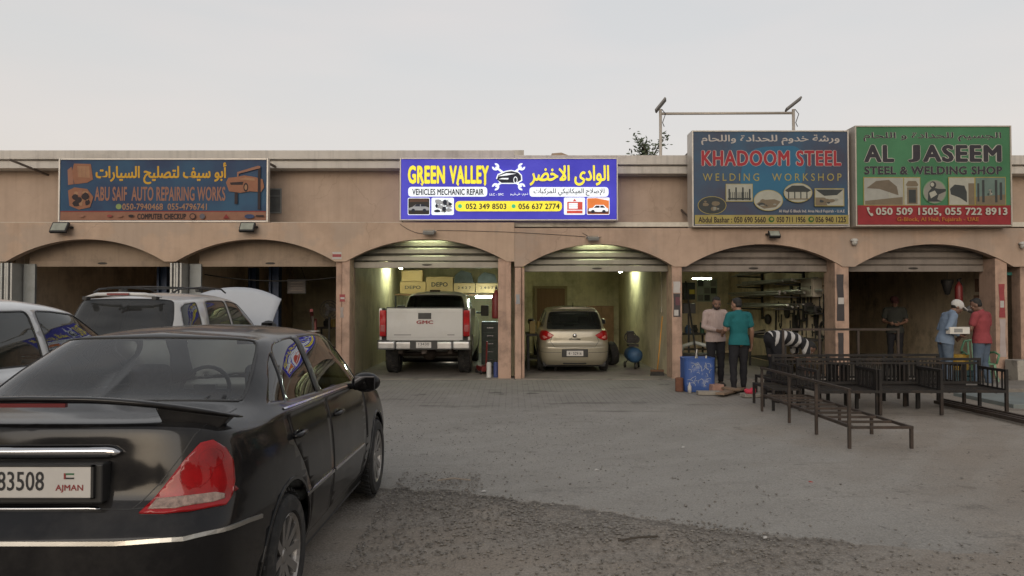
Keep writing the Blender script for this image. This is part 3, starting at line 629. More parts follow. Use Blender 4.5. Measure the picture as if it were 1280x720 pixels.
# ================================================================== ground
def ground():
    xs = np.concatenate([[-300, -120, -50, -25], np.arange(-16, 16.01, .16), [25, 50, 120, 300]])
    ys = np.concatenate([[-120, -40, -12], np.arange(-2, 17.01, .16), [19, 22, 25, 30, 45, 90, 200, 500]])
    gx, gy = np.meshgrid(xs, ys); nz = np.zeros_like(gx)
    for k, a in ((.9, .010), (2.1, .006), (4.7, .0035), (9, .002)):
        p = rng.uniform(0, 6, 4); nz += a * np.sin(gx * k + p[0] + 1.3 * np.sin(gy * k * .7 + p[1])) * np.sin(gy * k * .9 + p[2] + np.sin(gx * k * .6 + p[3]))
    m = np.clip((14.6 - gy) / 2.5, 0, 1) * np.clip((gy + 2) / 1, 0, 1) * np.clip((15.5 - abs(gx)) / 1, 0, 1)
    z = (nz - .016) * m - .004
    nx, ny = len(xs), len(ys)
    vs = np.stack([gx.ravel(), gy.ravel(), z.ravel()], 1)
    fs = [(j * nx + i, j * nx + i + 1, (j + 1) * nx + i + 1, (j + 1) * nx + i) for j in range(ny - 1) for i in range(nx - 1)]
    m = bpy.data.materials.new('packed_dirt'); m.use_nodes = True; t = m.node_tree; n = t.nodes; l = t.links; b = n['Principled BSDF']; b.inputs['Roughness'].default_value = .92; b.inputs['Specular IOR Level'].default_value = .25
    tc = n.new('ShaderNodeTexCoord'); co = tc.outputs['Object']
    def noise(s, d=6, r=.6, st=(1, 1, 1), src=co):
        mpn = n.new('ShaderNodeMapping'); mpn.inputs['Scale'].default_value = st; l.new(src, mpn.inputs[0])
        q = n.new('ShaderNodeTexNoise'); q.inputs['Scale'].default_value = s; q.inputs['Detail'].default_value = d; q.inputs['Roughness'].default_value = r; l.new(mpn.outputs[0], q.inputs['Vector']); return q.outputs[0]
    def rampf(src, a, b_, c0=0, c1=1):
        q = n.new('ShaderNodeMapRange'); q.interpolation_type = 'SMOOTHSTEP'; q.inputs[1].default_value = a; q.inputs[2].default_value = b_; q.inputs[3].default_value = c0; q.inputs[4].default_value = c1; l.new(src, q.inputs[0]); return q.outputs[0]
    def mth(op, a, b_=None, c=None):
        q = n.new('ShaderNodeMath'); q.operation = op
        for i, v in enumerate((a, b_, c)):
            if v is None: continue
            if isinstance(v, (int, float)): q.inputs[i].default_value = v
            else: l.new(v, q.inputs[i])
        return q.outputs[0]
    def mix(f, a, b_, bt='MIX'):
        q = n.new('ShaderNodeMixRGB'); q.blend_type = bt
        for i, v in enumerate((f, a, b_)):
            if isinstance(v, tuple): q.inputs[i].default_value = v + (1,)
            elif isinstance(v, (int, float)): q.inputs[i].default_value = v
            else: l.new(v, q.inputs[i])
        return q.outputs[0]
    sp = n.new('ShaderNodeSeparateXYZ'); l.new(co, sp.inputs[0]); Xc, Yc = sp.outputs[0], sp.outputs[1]
    wob = mth('MULTIPLY_ADD', noise(.55, 4), 3.2, -1.6); Yw = mth('ADD', Yc, wob); Xw = mth('ADD', Xc, mth('MULTIPLY_ADD', noise(.4, 4, .6, (1.3, .8, 1)), 4, -2))
    dirt = mix(noise(1.1, 7, .7), (.182, .157, .130), (.298, .262, .222))
    grey = mix(noise(.8, 7, .68), (.205, .194, .175), (.300, .287, .263))
    edge = mth('MULTIPLY_ADD', Xc, -.5, 6.2); edge = mth('MAXIMUM', edge, mth('MULTIPLY_ADD', Xc, -.22, 5.65)); edge = mth('ADD', edge, mth('MULTIPLY_ADD', noise(1.1, 3), .9, -.45)); edge = mth('ADD', edge, mth('MULTIPLY_ADD', noise(9, 4), .22, -.11))
    dep = mth('SUBTRACT', edge, Yc)
    lane = mth('MULTIPLY', rampf(Xw, -5.2, -2.2), rampf(Xw, 4.6, 2.6)); lane = mth('MULTIPLY', lane, rampf(dep, .05, -.05))
    colr = mix(lane, dirt, grey)
    # pale dust swept into arcs by turning cars
    arcn = n.new('ShaderNodeTexWave'); arcn.wave_type = 'RINGS'; arcn.rings_direction = 'Z'; arcn.inputs['Scale'].default_value = .42; arcn.inputs['Distortion'].default_value = 11; arcn.inputs['Detail'].default_value = 5; arcn.inputs['Detail Scale'].default_value = .5
    ma = n.new('ShaderNodeMapping'); ma.inputs['Location'].default_value = (4.5, -16.5, 0); l.new(co, ma.inputs[0]); l.new(ma.outputs[0], arcn.inputs['Vector'])
    colr = mix(mth('MULTIPLY', rampf(arcn.outputs[0], .6, 1.0), .16), colr, (.33, .317, .29))
    colr = mix(mth('MULTIPLY', rampf(noise(.5, 7, .68), .52, .66), .28), colr, (.33, .31, .28))
    colr = mix(mth('MULTIPLY', rampf(noise(1.9, 6, .7), .60, .68), .40), colr, (.10, .088, .075))
    # loose dark chippings along the near edge of the worn lane, and patches
    band = mth('MULTIPLY', rampf(dep, -.02, .05), rampf(dep, 1.5, .35)); band = mth('MULTIPLY', band, rampf(noise(1.5, 5), .30, .50)); band = mth('MULTIPLY', band, rampf(Xw, 2.8, .4))
    patch = rampf(noise(.75, 5, .65, (1, 1.6, 1)), .58, .66); patch = mth('MULTIPLY', patch, rampf(Yc, 7.5, 6.0))
    rim = mth('MULTIPLY', mth('MULTIPLY', rampf(dep, -.03, .03), rampf(dep, .25, .05)), rampf(Xw, 2.6, .6))
    chip = mth('MAXIMUM', band, mth('MULTIPLY', patch, .7))
    vor = n.new('ShaderNodeTexVoronoi'); vor.inputs['Scale'].default_value = 46; l.new(co, vor.inputs['Vector'])
    vs2 = n.new('ShaderNodeSeparateXYZ'); l.new(vor.outputs['Color'], vs2.inputs[0])
    stone = mix(vs2.outputs[0], (.035, .033, .030), (.25, .237, .215))
    colr = mix(mth('MULTIPLY', chip, .58), colr, stone); colr = mix(mth('MULTIPLY', rim, .45), colr, (.05, .045, .04))
    fine = noise(70, 4, .75); colr = mix(.7, colr, mix(rampf(fine, .3, .7), (.35, .35, .35), (.68, .68, .68)), 'OVERLAY')
    vg = n.new('ShaderNodeTexVoronoi'); vg.inputs['Scale'].default_value = 27; l.new(co, vg.inputs['Vector']); vgs = n.new('ShaderNodeSeparateXYZ'); l.new(vg.outputs['Color'], vgs.inputs[0])
    grit = mth('MULTIPLY', rampf(vg.outputs['Distance'], .34, .22), rampf(noise(.9, 4), .35, .6)); colr = mix(mth('MULTIPLY', grit, .42), colr, mix(vgs.outputs[1], (.075, .07, .062), (.36, .345, .315)))
    speck = rampf(noise(16, 3, .5), .66, .72); colr = mix(mth('MULTIPLY', speck, .5), colr, (.06, .052, .045))
    streak = rampf(noise(1.6, 6, .7, (.5, 2.6, 1)), .55, .75); colr = mix(mth('MULTIPLY', streak, .35), colr, (.11, .096, .082))
    # block paving in front of the workshops, half buried in dust
    br = n.new('ShaderNodeTexBrick'); br.inputs['Scale'].default_value = 1; br.inputs['Brick Width'].default_value = .21; br.inputs['Row Height'].default_value = .105; br.inputs['Mortar Size'].default_value = .008
    br.inputs['Color1'].default_value = (.19, .178, .16, 1); br.inputs['Color2'].default_value = (.235, .22, .197, 1); br.inputs['Mortar'].default_value = (.045, .04, .035, 1)
    mpr = n.new('ShaderNodeMapping'); mpr.inputs['Rotation'].default_value = (0, 0, R(90)); l.new(co, mpr.inputs[0]); l.new(mpr.outputs[0], br.inputs['Vector'])
    pav = mth('MULTIPLY', rampf(Yw, 11.2, 12.4), rampf(Xw, 5.2, 3.6))
    pavd = mth('MULTIPLY', pav, rampf(noise(.9, 6, .7), .25, .62))
    pavd = mth('MULTIPLY', pavd, .5); colr = mix(pavd, colr, mix(mth('MULTIPLY', noise(3, 6, .7), .7), br.outputs[0], (.185, .176, .16)))
    oil = mth('MULTIPLY', rampf(noise(1.15, 6, .62), .60, .67), rampf(Yw, 10.8, 13.5)); colr = mix(mth('MULTIPLY', oil, .6), colr, (.055, .05, .045))
    oil = mth('MULTIPLY', rampf(noise(.8, 5, .6, (.45, 2.2, 1)), .60, .66), rampf(Yw, 8.5, 11.5)); colr = mix(mth('MULTIPLY', oil, .45), colr, (.07, .062, .055))
    crk = n.new('ShaderNodeTexVoronoi'); crk.feature = 'DISTANCE_TO_EDGE'; crk.inputs['Scale'].default_value = .45; l.new(co, crk.inputs['Vector'])
    l.new(colr, b.inputs['Base Color'])
    bp = n.new('ShaderNodeBump'); bp.inputs['Strength'].default_value = .55; bp.inputs['Distance'].default_value = .02
    h = mth('ADD', mth('MULTIPLY', noise(24, 5, .65), .6), mth('MULTIPLY', mth('MULTIPLY', vor.outputs['Distance'], chip), -1.2)); h = mth('ADD', h, mth('MULTIPLY', fine, .35)); h = mth('ADD', h, mth('MULTIPLY', noise(5, 5, .6), .8))
    l.new(h, bp.inputs['Height']); l.new(bp.outputs[0], b.inputs['Normal'])
    me = bpy.data.meshes.new('ground'); me.from_pydata([tuple(v) for v in vs], [], fs)
    o = link_mesh('ground', me, m, None, True); tag(o, 'dusty grey brown yard of packed dirt with worn paving by the workshops', 'ground', kind='structure')
    # loose stones
    k = 11000; px = []; 
    while len(px) < k:
        x = rng.uniform(-2.2, 5.5); y = rng.uniform(2.6, 11.0); d = max(6.2 - .5 * x, 5.65 - .22 * x) - y
        pr = (.95 if -.05 < d < .7 else .5 if .7 <= d < 1.5 else .10) if y < 8.5 else .09
        if d < -.05: pr = .06
        if x > 1.2: pr *= max(.15, 1 - (x - 1.2) / 1.5)
        if x < -.3 and 4.6 < y < 7.2: pr = max(pr, .6)
        if x < -1.05 and y < 7.3: continue
        if rng.random() < pr * .8: px.append((x, y))
    V = []; Fc = []
    base = np.array([(1, 0, 0), (-1, 0, 0), (0, 1, 0), (0, -1, 0), (0, 0, 1), (0, 0, -1.)]); fb = [(0, 2, 4), (2, 1, 4), (1, 3, 4), (3, 0, 4), (2, 0, 5), (1, 2, 5), (3, 1, 5), (0, 3, 5)]
    for x, y in px:
        s_ = .004 + .012 * rng.random() ** 3 * (1.3 if y < 7 else .8); q = base * rng.uniform(.6, 1.3, (6, 1)) * np.array([s_, s_ * rng.uniform(.6, 1), s_ * .55]); a = rng.uniform(0, 6.28)
        q = np.stack([q[:, 0] * math.cos(a) - q[:, 1] * math.sin(a), q[:, 0] * math.sin(a) + q[:, 1] * math.cos(a), q[:, 2]], 1) + np.array([x, y, -.012 + s_ * .35])
        o_ = len(V); V += [tuple(p) for p in q]; Fc += [tuple(i + o_ for i in f) for f in fb]
    me = bpy.data.meshes.new('gravel'); me.from_pydata(V, [], Fc)
    g = link_mesh('gravel', me, M('gravel_stone', (.17, .158, .142), .9, var=.55, scale=19)); tag(g, 'loose dark chippings strewn across the yard', 'gravel', kind='stuff')
ground()

# ================================================================== the two workshop blocks
PEACH = M('peach_stucco', (.44, .325, .243), .92, crack=.35, patch=(.36, .29, .235), var=.10, scale=1.4, bump=.35, bscale=120, dirt=(.24, .17, .125), damt=.38, dscale=1.1, streak=.16, dlo=.50)
PEACHD = M('peach_stucco_weathered', (.42, .308, .235), .92, crack=.4, patch=(.34, .27, .22), var=.12, scale=1.1, bump=.35, bscale=120, dirt=(.20, .145, .11), damt=.42, dscale=.8, streak=.22, dlo=.46)
UPPER = M('shaded_upper_stucco', (.405, .308, .24), .92, crack=.2, var=.10, scale=1.2, bump=.35, bscale=120, dirt=(.22, .16, .12), damt=.35, dscale=.9, streak=.18, dlo=.5)  # peach stucco set a little darker, carrying the coping's shade in its colour
PINK = M('pink_painted_pier', (.42, .285, .215), .85, var=.10, scale=3, bump=.25, bscale=90, dirt=(.17, .12, .095), damt=.8, dscale=2.3, streak=.45, dlo=.48)
WHITEW = M('off_white_coping', (.52, .49, .45), .9, var=.07, scale=1.5, bump=.2, bscale=100, dirt=(.28, .25, .22), damt=.6, dscale=1.2, streak=.35)
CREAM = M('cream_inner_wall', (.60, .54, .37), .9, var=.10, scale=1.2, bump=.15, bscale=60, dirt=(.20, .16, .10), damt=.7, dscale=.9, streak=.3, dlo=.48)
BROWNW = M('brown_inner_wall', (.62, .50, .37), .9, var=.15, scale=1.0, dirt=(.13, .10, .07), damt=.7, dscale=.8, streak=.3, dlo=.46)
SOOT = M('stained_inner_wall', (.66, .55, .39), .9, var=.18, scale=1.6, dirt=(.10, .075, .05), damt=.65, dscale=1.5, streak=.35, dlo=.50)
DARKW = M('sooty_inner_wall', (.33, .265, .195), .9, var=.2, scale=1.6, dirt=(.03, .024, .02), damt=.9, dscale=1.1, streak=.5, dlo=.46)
SLAB = M('worn_concrete', (.21, .19, .165), .88, var=.12, scale=2, bump=.2, bscale=50, dirt=(.06, .05, .045), damt=.7, dscale=1.6, dlo=.5)
STEEL = M('shutter_steel', (.20, .19, .165), .45, .55, var=.10, scale=2, dirt=(.10, .085, .07), damt=.6, dscale=1.4, streak=.25)
STEELD = M('dusty_shutter_steel', (.22, .19, .165), .6, .3, var=.12, scale=2, dirt=(.08, .065, .055), damt=.7, dscale=1.2, streak=.3)
GREYST = M('grey_folding_steel', (.24, .255, .255), .55, .3, var=.1, scale=2, dirt=(.10, .10, .09), damt=.5, dscale=2)
EDGES = [-18.3, -14.65, -10.98, -7.33, -3.67, .03, 3.62, 7.25, 10.92, 14.6, 18.3]      # bay lines
def arc(xa, xb, z0, z1, n=28):
    c = (xa + xb) / 2; h = (xb - xa) / 2; s = z1 - z0; r = (h * h + s * s) / (2 * s); a0 = math.asin(h / r)
    return [(c + r * math.sin(t), z1 - r + r * math.cos(t)) for t in np.linspace(-a0, a0, n)]
def block(name, label, x0, x1, ztop, zcop, zband, zled, zspr, zapex, bays, stucco):
    root = thing(name, label, 'building', ((x0 + x1) / 2, 16, 0)); L0 = (root.location.x, 16, 0)
    # front wall over the arches: slices between the arcs, top flat
    m = MB(); poly = [(x0, zled), (x0, zspr)]
    for a, b, ja, jb in bays:
        poly += arc(a + ja, b - jb, zspr, zapex)
    poly += [(x1, zspr), (x1, zled)]
    V, Fs = tri(dense(poly, .25), [], .5, .5); n = len(V)
    vs = [(x, 16.0, z) for x, z in V] + [(x, 16.2, z) for x, z in V]; k = len(dense(poly, .25))
    fs = [tuple(f) for f in Fs] + [tuple(i + n for i in f[::-1]) for f in Fs] + [(i, n + i, n + (i + 1) % k, (i + 1) % k) for i in range(k)]
    m.add(vs, fs); m.build('arched_front', stucco, root, off=L0)
    m = MB(); m.box(x0, x1, 16.202, 17.10, zled - .06, zled - .004); m.build('ledge', stucco, root, off=L0)
    m = MB(); m.box(x0, x1, 16.9, 17.1, zled - .003, zband + .05); m.build('upper_wall', UPPER, root, off=L0)
    m = MB(); m.box(x0, x1, 16.54, 17.1, zband + .002, zcop - .03); m.box(x0, x1, 16.57, 17.1, zcop - .03, zcop); m.build('band', WHITEW, root, off=L0, bevel=.008)
    m = MB(); m.box(x0, x1, 16.47, 17.1, zcop + .002, ztop); m.build('coping', WHITEW, root, off=L0, bevel=.012)
    m = MB(); m.box(x0, x1, 17.103, 25.2, 3.42, 3.62); m.box(x0, x1, 25.0, 25.2, 3.62, ztop - .1); m.build('roof', SLAB, root, off=L0)
    m = MB(); m.box(x0, x1, 16.2, 25.2, 3.15 if False else 3.30, 3.40); m.build('ceiling', M('stained_ceiling', (.55, .52, .45), .9, var=.15, dirt=(.12, .1, .08), damt=.6), root, off=L0)
    return root, L0
bl = 'long low peach workshop block with white coping and arched bays at left'
blockA, LA = block('workshop_building', bl, -18.3, .05, 5.03, 4.83, 4.64, 3.37, 2.53, 3.01, [(a, b, .10, .14) for a, b in zip(EDGES[:5], EDGES[1:6])], PEACH)
blockB, LB = block('workshop_building', 'peach workshop block with lower coping, under the dark blue and green steel shop signs', .053, 18.3, 4.92, 4.71, 4.52, 3.25, 2.42, 2.905, [(a, b, .12, .14) for a, b in zip([.12] + EDGES[6:10], EDGES[6:11])], PEACHD)
def part(root, off, name, mat, *boxes, bevel=0):
    m = MB()
    for b in boxes: m.box(*b)
    return m.build(name, mat, root, off=off, bevel=bevel)
# inner floor, back walls, dividing walls, piers
for root, off, xs, zh in ((blockA, LA, EDGES[:6], 2.53), (blockB, LB, EDGES[5:], 2.42)):
    part(root, off, 'inner_floor', SLAB, (xs[0] + (.03 if root is blockB else 0), xs[-1] + (.02 if root is blockA else 0), 15.95, 25.2, -.3, .02))
for i in range(10):
    a, b = EDGES[i], EDGES[i + 1]; root, off = (blockA, LA) if i < 5 else (blockB, LB)
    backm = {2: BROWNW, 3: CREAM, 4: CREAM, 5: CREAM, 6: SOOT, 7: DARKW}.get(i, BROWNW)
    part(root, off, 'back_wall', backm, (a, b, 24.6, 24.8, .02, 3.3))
for i in range(11):
    x = EDGES[i]; root, off = (blockA, LA) if i <= 4 else (blockB, LB)
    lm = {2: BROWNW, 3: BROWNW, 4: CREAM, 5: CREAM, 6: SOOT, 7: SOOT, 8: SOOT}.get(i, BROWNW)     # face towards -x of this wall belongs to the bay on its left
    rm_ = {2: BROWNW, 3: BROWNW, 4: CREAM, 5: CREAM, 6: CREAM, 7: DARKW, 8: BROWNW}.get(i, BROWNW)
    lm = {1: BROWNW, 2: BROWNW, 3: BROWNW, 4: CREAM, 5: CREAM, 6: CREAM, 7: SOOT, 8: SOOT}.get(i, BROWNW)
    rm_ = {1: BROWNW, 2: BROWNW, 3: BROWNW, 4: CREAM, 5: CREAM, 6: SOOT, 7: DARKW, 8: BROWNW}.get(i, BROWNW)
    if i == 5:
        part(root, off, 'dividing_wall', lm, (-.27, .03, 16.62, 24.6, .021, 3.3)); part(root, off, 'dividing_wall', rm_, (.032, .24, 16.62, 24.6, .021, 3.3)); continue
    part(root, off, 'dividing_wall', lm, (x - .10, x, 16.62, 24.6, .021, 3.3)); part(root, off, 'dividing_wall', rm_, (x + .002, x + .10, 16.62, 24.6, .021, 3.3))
piers = {4: (-3.66, -3.49), 6: (3.44, 3.66), 7: (6.95, 7.25), 8: (10.40, 10.66)}
for i, (a, b) in piers.items():
    root, off = (blockA, LA) if i == 4 else (blockB, LB)
    part(root, off, 'pier', PINK, (a, b, 16.03, 16.60, .0, 2.60), bevel=.015)
part(blockA, LA, 'pier', PINK, (-.30, -.02, 16.03, 16.60, 0, 2.6), bevel=.015)
part(blockB, LB, 'pier', PINK, (.06, .20, 15.99, 16.60, 0, 2.40), (.205, .27, 16.06, 16.6, 0, 2.40), bevel=.012)
part(blockA, LA, 'pier', PINK, (-3.80, -3.67, 16.08, 16.60, 0, 2.6), bevel=.015)
part(blockB, LB, 'pier', PINK, (10.95, 11.1, 16.05, 16.6, 0, 2.5), bevel=.015)
for x in (-18.2, -14.65): part(blockA, LA, 'pier', PINK, (x - .1, x + .15, 16.03, 16.6, 0, 2.6), bevel=.015)
for x in (14.6, 18.1): part(blockB, LB, 'pier', PINK, (x - .15, x + .15, 16.03, 16.6, 0, 2.5), bevel=.015)
# roller shutters rolled up behind the arches
def shutter(root, off, xa, xb, zb, mat, plain=False):
    m = MB(); z = zb + .14
    if plain: m.box(xa, xb, 16.44, 16.50, zb + .10, 3.28)
    else:
        prof = []; 
        while z < 3.2:
            prof += [(16.46, z), (16.435, z + .03), (16.435, z + .12), (16.46, z + .15), (16.475, z + .155)]; z += .16
        prof = [(y, min(zz, 3.29)) for y, zz in prof]
        vs = [(x, y, zz) for y, zz in prof for x in (xa, xb)]; m.add(vs, [(2 * i, 2 * i + 1, 2 * i + 3, 2 * i + 2) for i in range(len(prof) - 1)])
    s = m.build('roller_shutter', mat, root, off=off)
    m = MB(); m.box(xa, xb, 16.42, 16.49, zb, zb + .135); m.build('bottom_rail', mat, s, off=off, bevel=.008)
    c = (xa + xb) / 2; m = MB(); m.ball((c + .02, 16.415, zb + .075), (.11, .015, .024), 14, 6); m.build('shutter_handle', M('dark_handle', (.05, .045, .04), .5, .5), s, off=off)
    return s
zb = 2.40
shutter(blockA, LA, -3.49, -.30, 2.41, STEEL)
shutter(blockB, LB, .27, 3.44, 2.33, STEEL); shutter(blockB, LB, 3.66, 6.95, 2.33, STEELD); shutter(blockB, LB, 7.25, 10.40, 2.33, STEELD)
shutter(blockB, LB, 11.1, 14.45, 2.33, STEELD); shutter(blockB, LB, 14.75, 17.95, 2.33, STEELD)
for xa, xb in ((-10.65, -7.45), (-6.9, -3.80), (-14.5, -11.1), (-18.05, -14.75)): shutter(blockA, LA, xa, xb, 2.44, M('brown_lintel_board', (.27, .205, .15), .8, var=.12, scale=2, dirt=(.12, .09, .07), damt=.6, streak=.3), True)
# folded steel door leaves between the two left bays
for xa in (-10.98, -7.33):
    m = MB()
    for k in range(4): m.box(xa - .02 + k * .065, xa + .022 + k * .065, 16.0 + .03 * (k % 2), 16.7, .02, 2.50)
    m.build('folding_door', M('pale_folding_steel', (.40, .40, .38), .5, .3, var=.1, dirt=(.15, .14, .12), damt=.5), blockA, off=LA, bevel=.006)
    m = MB(); m.box(xa + .245, xa + .50, 16.36, 16.43, .02, 2.50); m.build('door_leaf', GREYST, blockA, off=LA, bevel=.006)
# small window in the upper wall beside the first sign
m = MB(); x0, x1 = X_(336, 16.9), X_(350, 16.9); z0, z1 = Z_(265, 16.9), Z_(237, 16.9)
m.box(x0, x1, 16.892, 16.898, z0, z1); wn = m.build('vent_window', M('dusty_pane', (.12, .12, .115), .3, var=.2), blockA, off=LA)
m = MB()
for q in ((x0 - .03, x0, z0, z1), (x1, x1 + .03, z0, z1), (x0 - .03, x1 + .03, z1, z1 + .03), (x0 - .03, x1 + .03, z0 - .03, z0), (x0, x1, (z0 + z1) / 2 + .1, (z0 + z1) / 2 + .12)): m.box(q[0], q[1], 16.87, 16.897, q[2], q[3])
m.build('window_frame', M('grey_frame', (.2, .2, .19), .6), wn, off=LA)
# glazed shop front with a green frame in the last bay
m = MB(); GR = M('teal_frame_paint', (.03, .16, .14), .5, var=.12)
for q in ((10.66, 10.76), (11.6, 11.66), (12.6, 12.66)): m.box(q[0], q[1], 16.50, 16.56, .02, 2.35)
m.box(10.76, 12.6, 16.51, 16.55, 2.0, 2.06)
part(blockB, LB, 'shop_window_frame', GR, (10.665, 10.74, 16.30, 16.36, .02, 2.33), (11.7, 11.76, 16.30, 16.36, .02, 2.33), (10.74, 11.7, 16.31, 16.35, 2.25, 2.31))
part(blockB, LB, 'shop_window_pane', glass_mat('shop_glass', (.7, .72, .7), .02), (10.74, 11.7, 16.325, 16.332, .05, 2.25))
# small pieces of other roofs seen over the coping
m = MB(); m.box(X_(640, 24), X_(655, 24), 24, 25, 4.0, Z_(187, 24)); o = m.build('roof_parapet', WHITEW); tag(o, 'short grey parapet end above the roof behind the blue sign', 'parapet')
m = MB(); m.prism([(X_(672, 40), 8), (X_(690, 40), Z_(191, 40)), (X_(702, 40), Z_(190, 40)), (X_(712, 40), Z_(194, 40)), (X_(716, 40), 8), (X_(716, 40), 0), (X_(672, 40), 0)], 40, 46)
o = m.build('distant_house', M('far_house_wall', (.34, .26, .2), .9)); tag(o, 'brown gabled house far behind, only its ridge above the coping', 'house')

# unseen dark ridge added behind the camera to darken the car's reflections
m = MB(); vs = []; n = 60
for i in range(n + 1):
    a_ = R(180 + 200 * i / n - 10); h = 7 + 5 * math.sin(i * .37) + 3 * math.sin(i * .9 + 1) + 1.4 * math.sin(i * 2.3)
    for rr, hh in ((55, -1), (62, h * .6), (72, h), (90, h * 1.25), (110, -1)): vs.append((rr * math.cos(a_), rr * math.sin(a_) - 5, hh))
m.add(vs, [(i * 5 + j, i * 5 + j + 1, (i + 1) * 5 + j + 1, (i + 1) * 5 + j) for i in range(n) for j in range(4)])
o = m.build('reflection_ridge', M('reflection_ridge_dark', (.11, .09, .075), .95, var=.3, scale=.2)); tag(o, 'unseen dark ridge added behind the camera for car reflections', 'reflection_ridge', kind='structure')
# ================================================================== shop signs
ALU = M('sign_frame_metal', (.50, .47, .43), .45, .4, var=.08, dirt=(.25, .2, .16), damt=.4)
def gradmat(name, c1, c2, axis='Z', rough=.45, emit=0, sc=1., off=0.):
    m = bpy.data.materials.new(name); m.use_nodes = True; n = m.node_tree.nodes; l = m.node_tree.links; b = n['Principled BSDF']; b.inputs['Roughness'].default_value = rough; b.inputs['Specular IOR Level'].default_value = .2
    tcn = n.new('ShaderNodeTexCoord'); no = n.new('ShaderNodeTexNoise'); no.inputs['Scale'].default_value = 1.1; no.inputs['Detail'].default_value = 4; l.new(tcn.outputs['Object'], no.inputs['Vector'])
    r = n.new('ShaderNodeValToRGB'); r.color_ramp.elements[0].position = .35; r.color_ramp.elements[1].position = .65
    r.color_ramp.elements[0].color = tuple(c1) + (1,); r.color_ramp.elements[1].color = tuple(c2) + (1,)
    l.new(no.outputs[0], r.inputs[0]); l.new(r.outputs[0], b.inputs['Base Color'])
    if emit: l.new(r.outputs[0], b.inputs['Emission Color']); b.inputs['Emission Strength'].default_value = emit
    return m
def ink(name, col, emit=0): return M('ink_' + name, col, .6, 0, spec=.2, var=.10, scale=6, emit=emit)
class Sign:
    def __init__(s, label, rect, Y, depth, bg, emit=0, frame=2.0, framemat=None):
        s.Y = Y; x0, y0, x1, y1 = rect; s.xc = X_((x0 + x1) / 2, Y); s.zb = Z_(y1, Y); s.e = emit; s.k = 0
        s.root = thing('shop_sign', label, 'sign', (s.xc, Y, s.zb))
        f = frame * Y / F; a, b, c, d = s.r(rect); m = MB(); m.box(a, c, .0, depth, b, d); s.panel = m.build('sign_panel', bg, s.root)
        m = MB(); m.box(a - f, a - .002, -.02, depth + .01, b - f, d + f); m.box(c + .002, c + f, -.02, depth + .01, b - f, d + f); m.box(a - .001, c + .001, -.02, depth + .01, d + .002, d + f); m.box(a - .001, c + .001, -.02, depth + .01, b - f, b - .002)
        m.build('sign_frame', framemat or ALU, s.root, bevel=.006)
    def p(s, x, y): return (X_(x, s.Y) - s.xc, Z_(y, s.Y) - s.zb)
    def r(s, q): a = s.p(q[0], q[3]); b = s.p(q[2], q[1]); return a[0], a[1], b[0], b[1]
    def y(s): s.k += 1; return -.002 - .0009 * s.k
    def box(s, q, mat, name='printed_field', parent=None):
        a, b, c, d = s.r(q); y = s.y(); m = MB(); m.box(a, c, y, y + .0003, b, d); return m.build(name, mat, parent or s.root)
    def poly(s, pts, mat, name='printed_picture', parent=None, rnd=0):
        pts = [s.p(*q) for q in pts]
        if rnd: pts = roundpoly(pts, rnd * s.Y / F)
        y = s.y(); V, Fs = tri(pts, [], 9, 9); m = MB(); n = len(V)
        m.add([(a, y, b) for a, b in V] + [(a, y + .0003, b) for a, b in V], [tuple(f) for f in Fs] + [tuple(i + n for i in f[::-1]) for f in Fs])
        return m.build(name, mat, parent or s.root)
    def ell(s, cx, cy, rx, ry, mat, name='printed_picture', parent=None, n=28):
        return s.poly([(cx + rx * math.cos(2 * math.pi * i / n), cy + ry * math.sin(2 * math.pi * i / n)) for i in range(n)], mat, name, parent)
    def text(s, body, q, mat, bold=.0, ar=False, outline=None, ow=.03, spacing=None, parent=None):
        a, b, c, d = s.r(q); o = None
        spacing = spacing or (1.0 if ar else 1 + 1.5 * (bold + (ow if outline else 0)))
        if outline:
            g = ow * (c - a) / max(1, len(body)) * .8
            o = lettering(body, (a - g, c + g, b - g, d + g), s.y(), outline, parent or s.root, bold + ow, ar, 'letter_outline', spacing=spacing)
        return lettering(body, (a, c, b, d), s.y(), mat, parent or s.root, bold, ar, spacing=spacing)
    def strut(s, p, q, w=.04):
        m = MB(); a = Vector(p) - s.root.location; b = Vector(q) - s.root.location; m.bar(a, b, w); m.build('support_bar', M('rusty_bar', (.14, .11, .09), .7, .4, var=.3), s.root)
def rr(x0, y0, x1, y1): return [(x0, y0), (x1, y0), (x1, y1), (x0, y1)]
def car_pic(s, x0, y0, x1, y1, body, dark, parent, suv=False):
    w_, h = x1 - x0, y1 - y0; P = lambda l: [(x0 + a * w_, y0 + b * h) for a, b in l]
    s.poly(P([(.0, .75), (.02, .5), (.22, .42), (.35, .12), (.78, .12), (.92, .42), (1, .5), (1, .78), (.5, .84)]) if suv else P([(0, .78), (.0, .58), (.2, .45), (.36, .22), (.68, .2), (.84, .42), (1, .52), (1, .8)]), body, 'printed_picture', parent)
    s.poly(P([(.27, .42), (.38, .2), (.56, .2), (.56, .42)]), dark, 'printed_picture', parent); s.poly(P([(.6, .42), (.6, .2), (.74, .2), (.85, .42)]), dark, 'printed_picture', parent)
    for cx in (.22, .78): s.ell(x0 + cx * w_, y0 + .8 * h, .09 * w_, .17 * h, dark, 'printed_picture', parent, 14)
def blobs(s, x0, y0, x1, y1, cols, parent, n=9, seed=1):
    r_ = random.Random(seed)
    for i in range(n):
        cx = x0 + (x1 - x0) * (.2 + .6 * r_.random()); cy = y0 + (y1 - y0) * (.2 + .6 * r_.random()); a = (x1 - x0) * (.06 + .12 * r_.random()); b = (y1 - y0) * (.06 + .13 * r_.random())
        s.poly([(cx + a * math.cos(t) * r_.uniform(.7, 1.1), cy + b * math.sin(t) * r_.uniform(.7, 1.1)) for t in np.linspace(0, 6.28, 9)[:-1]], r_.choice(cols), 'printed_picture', parent)

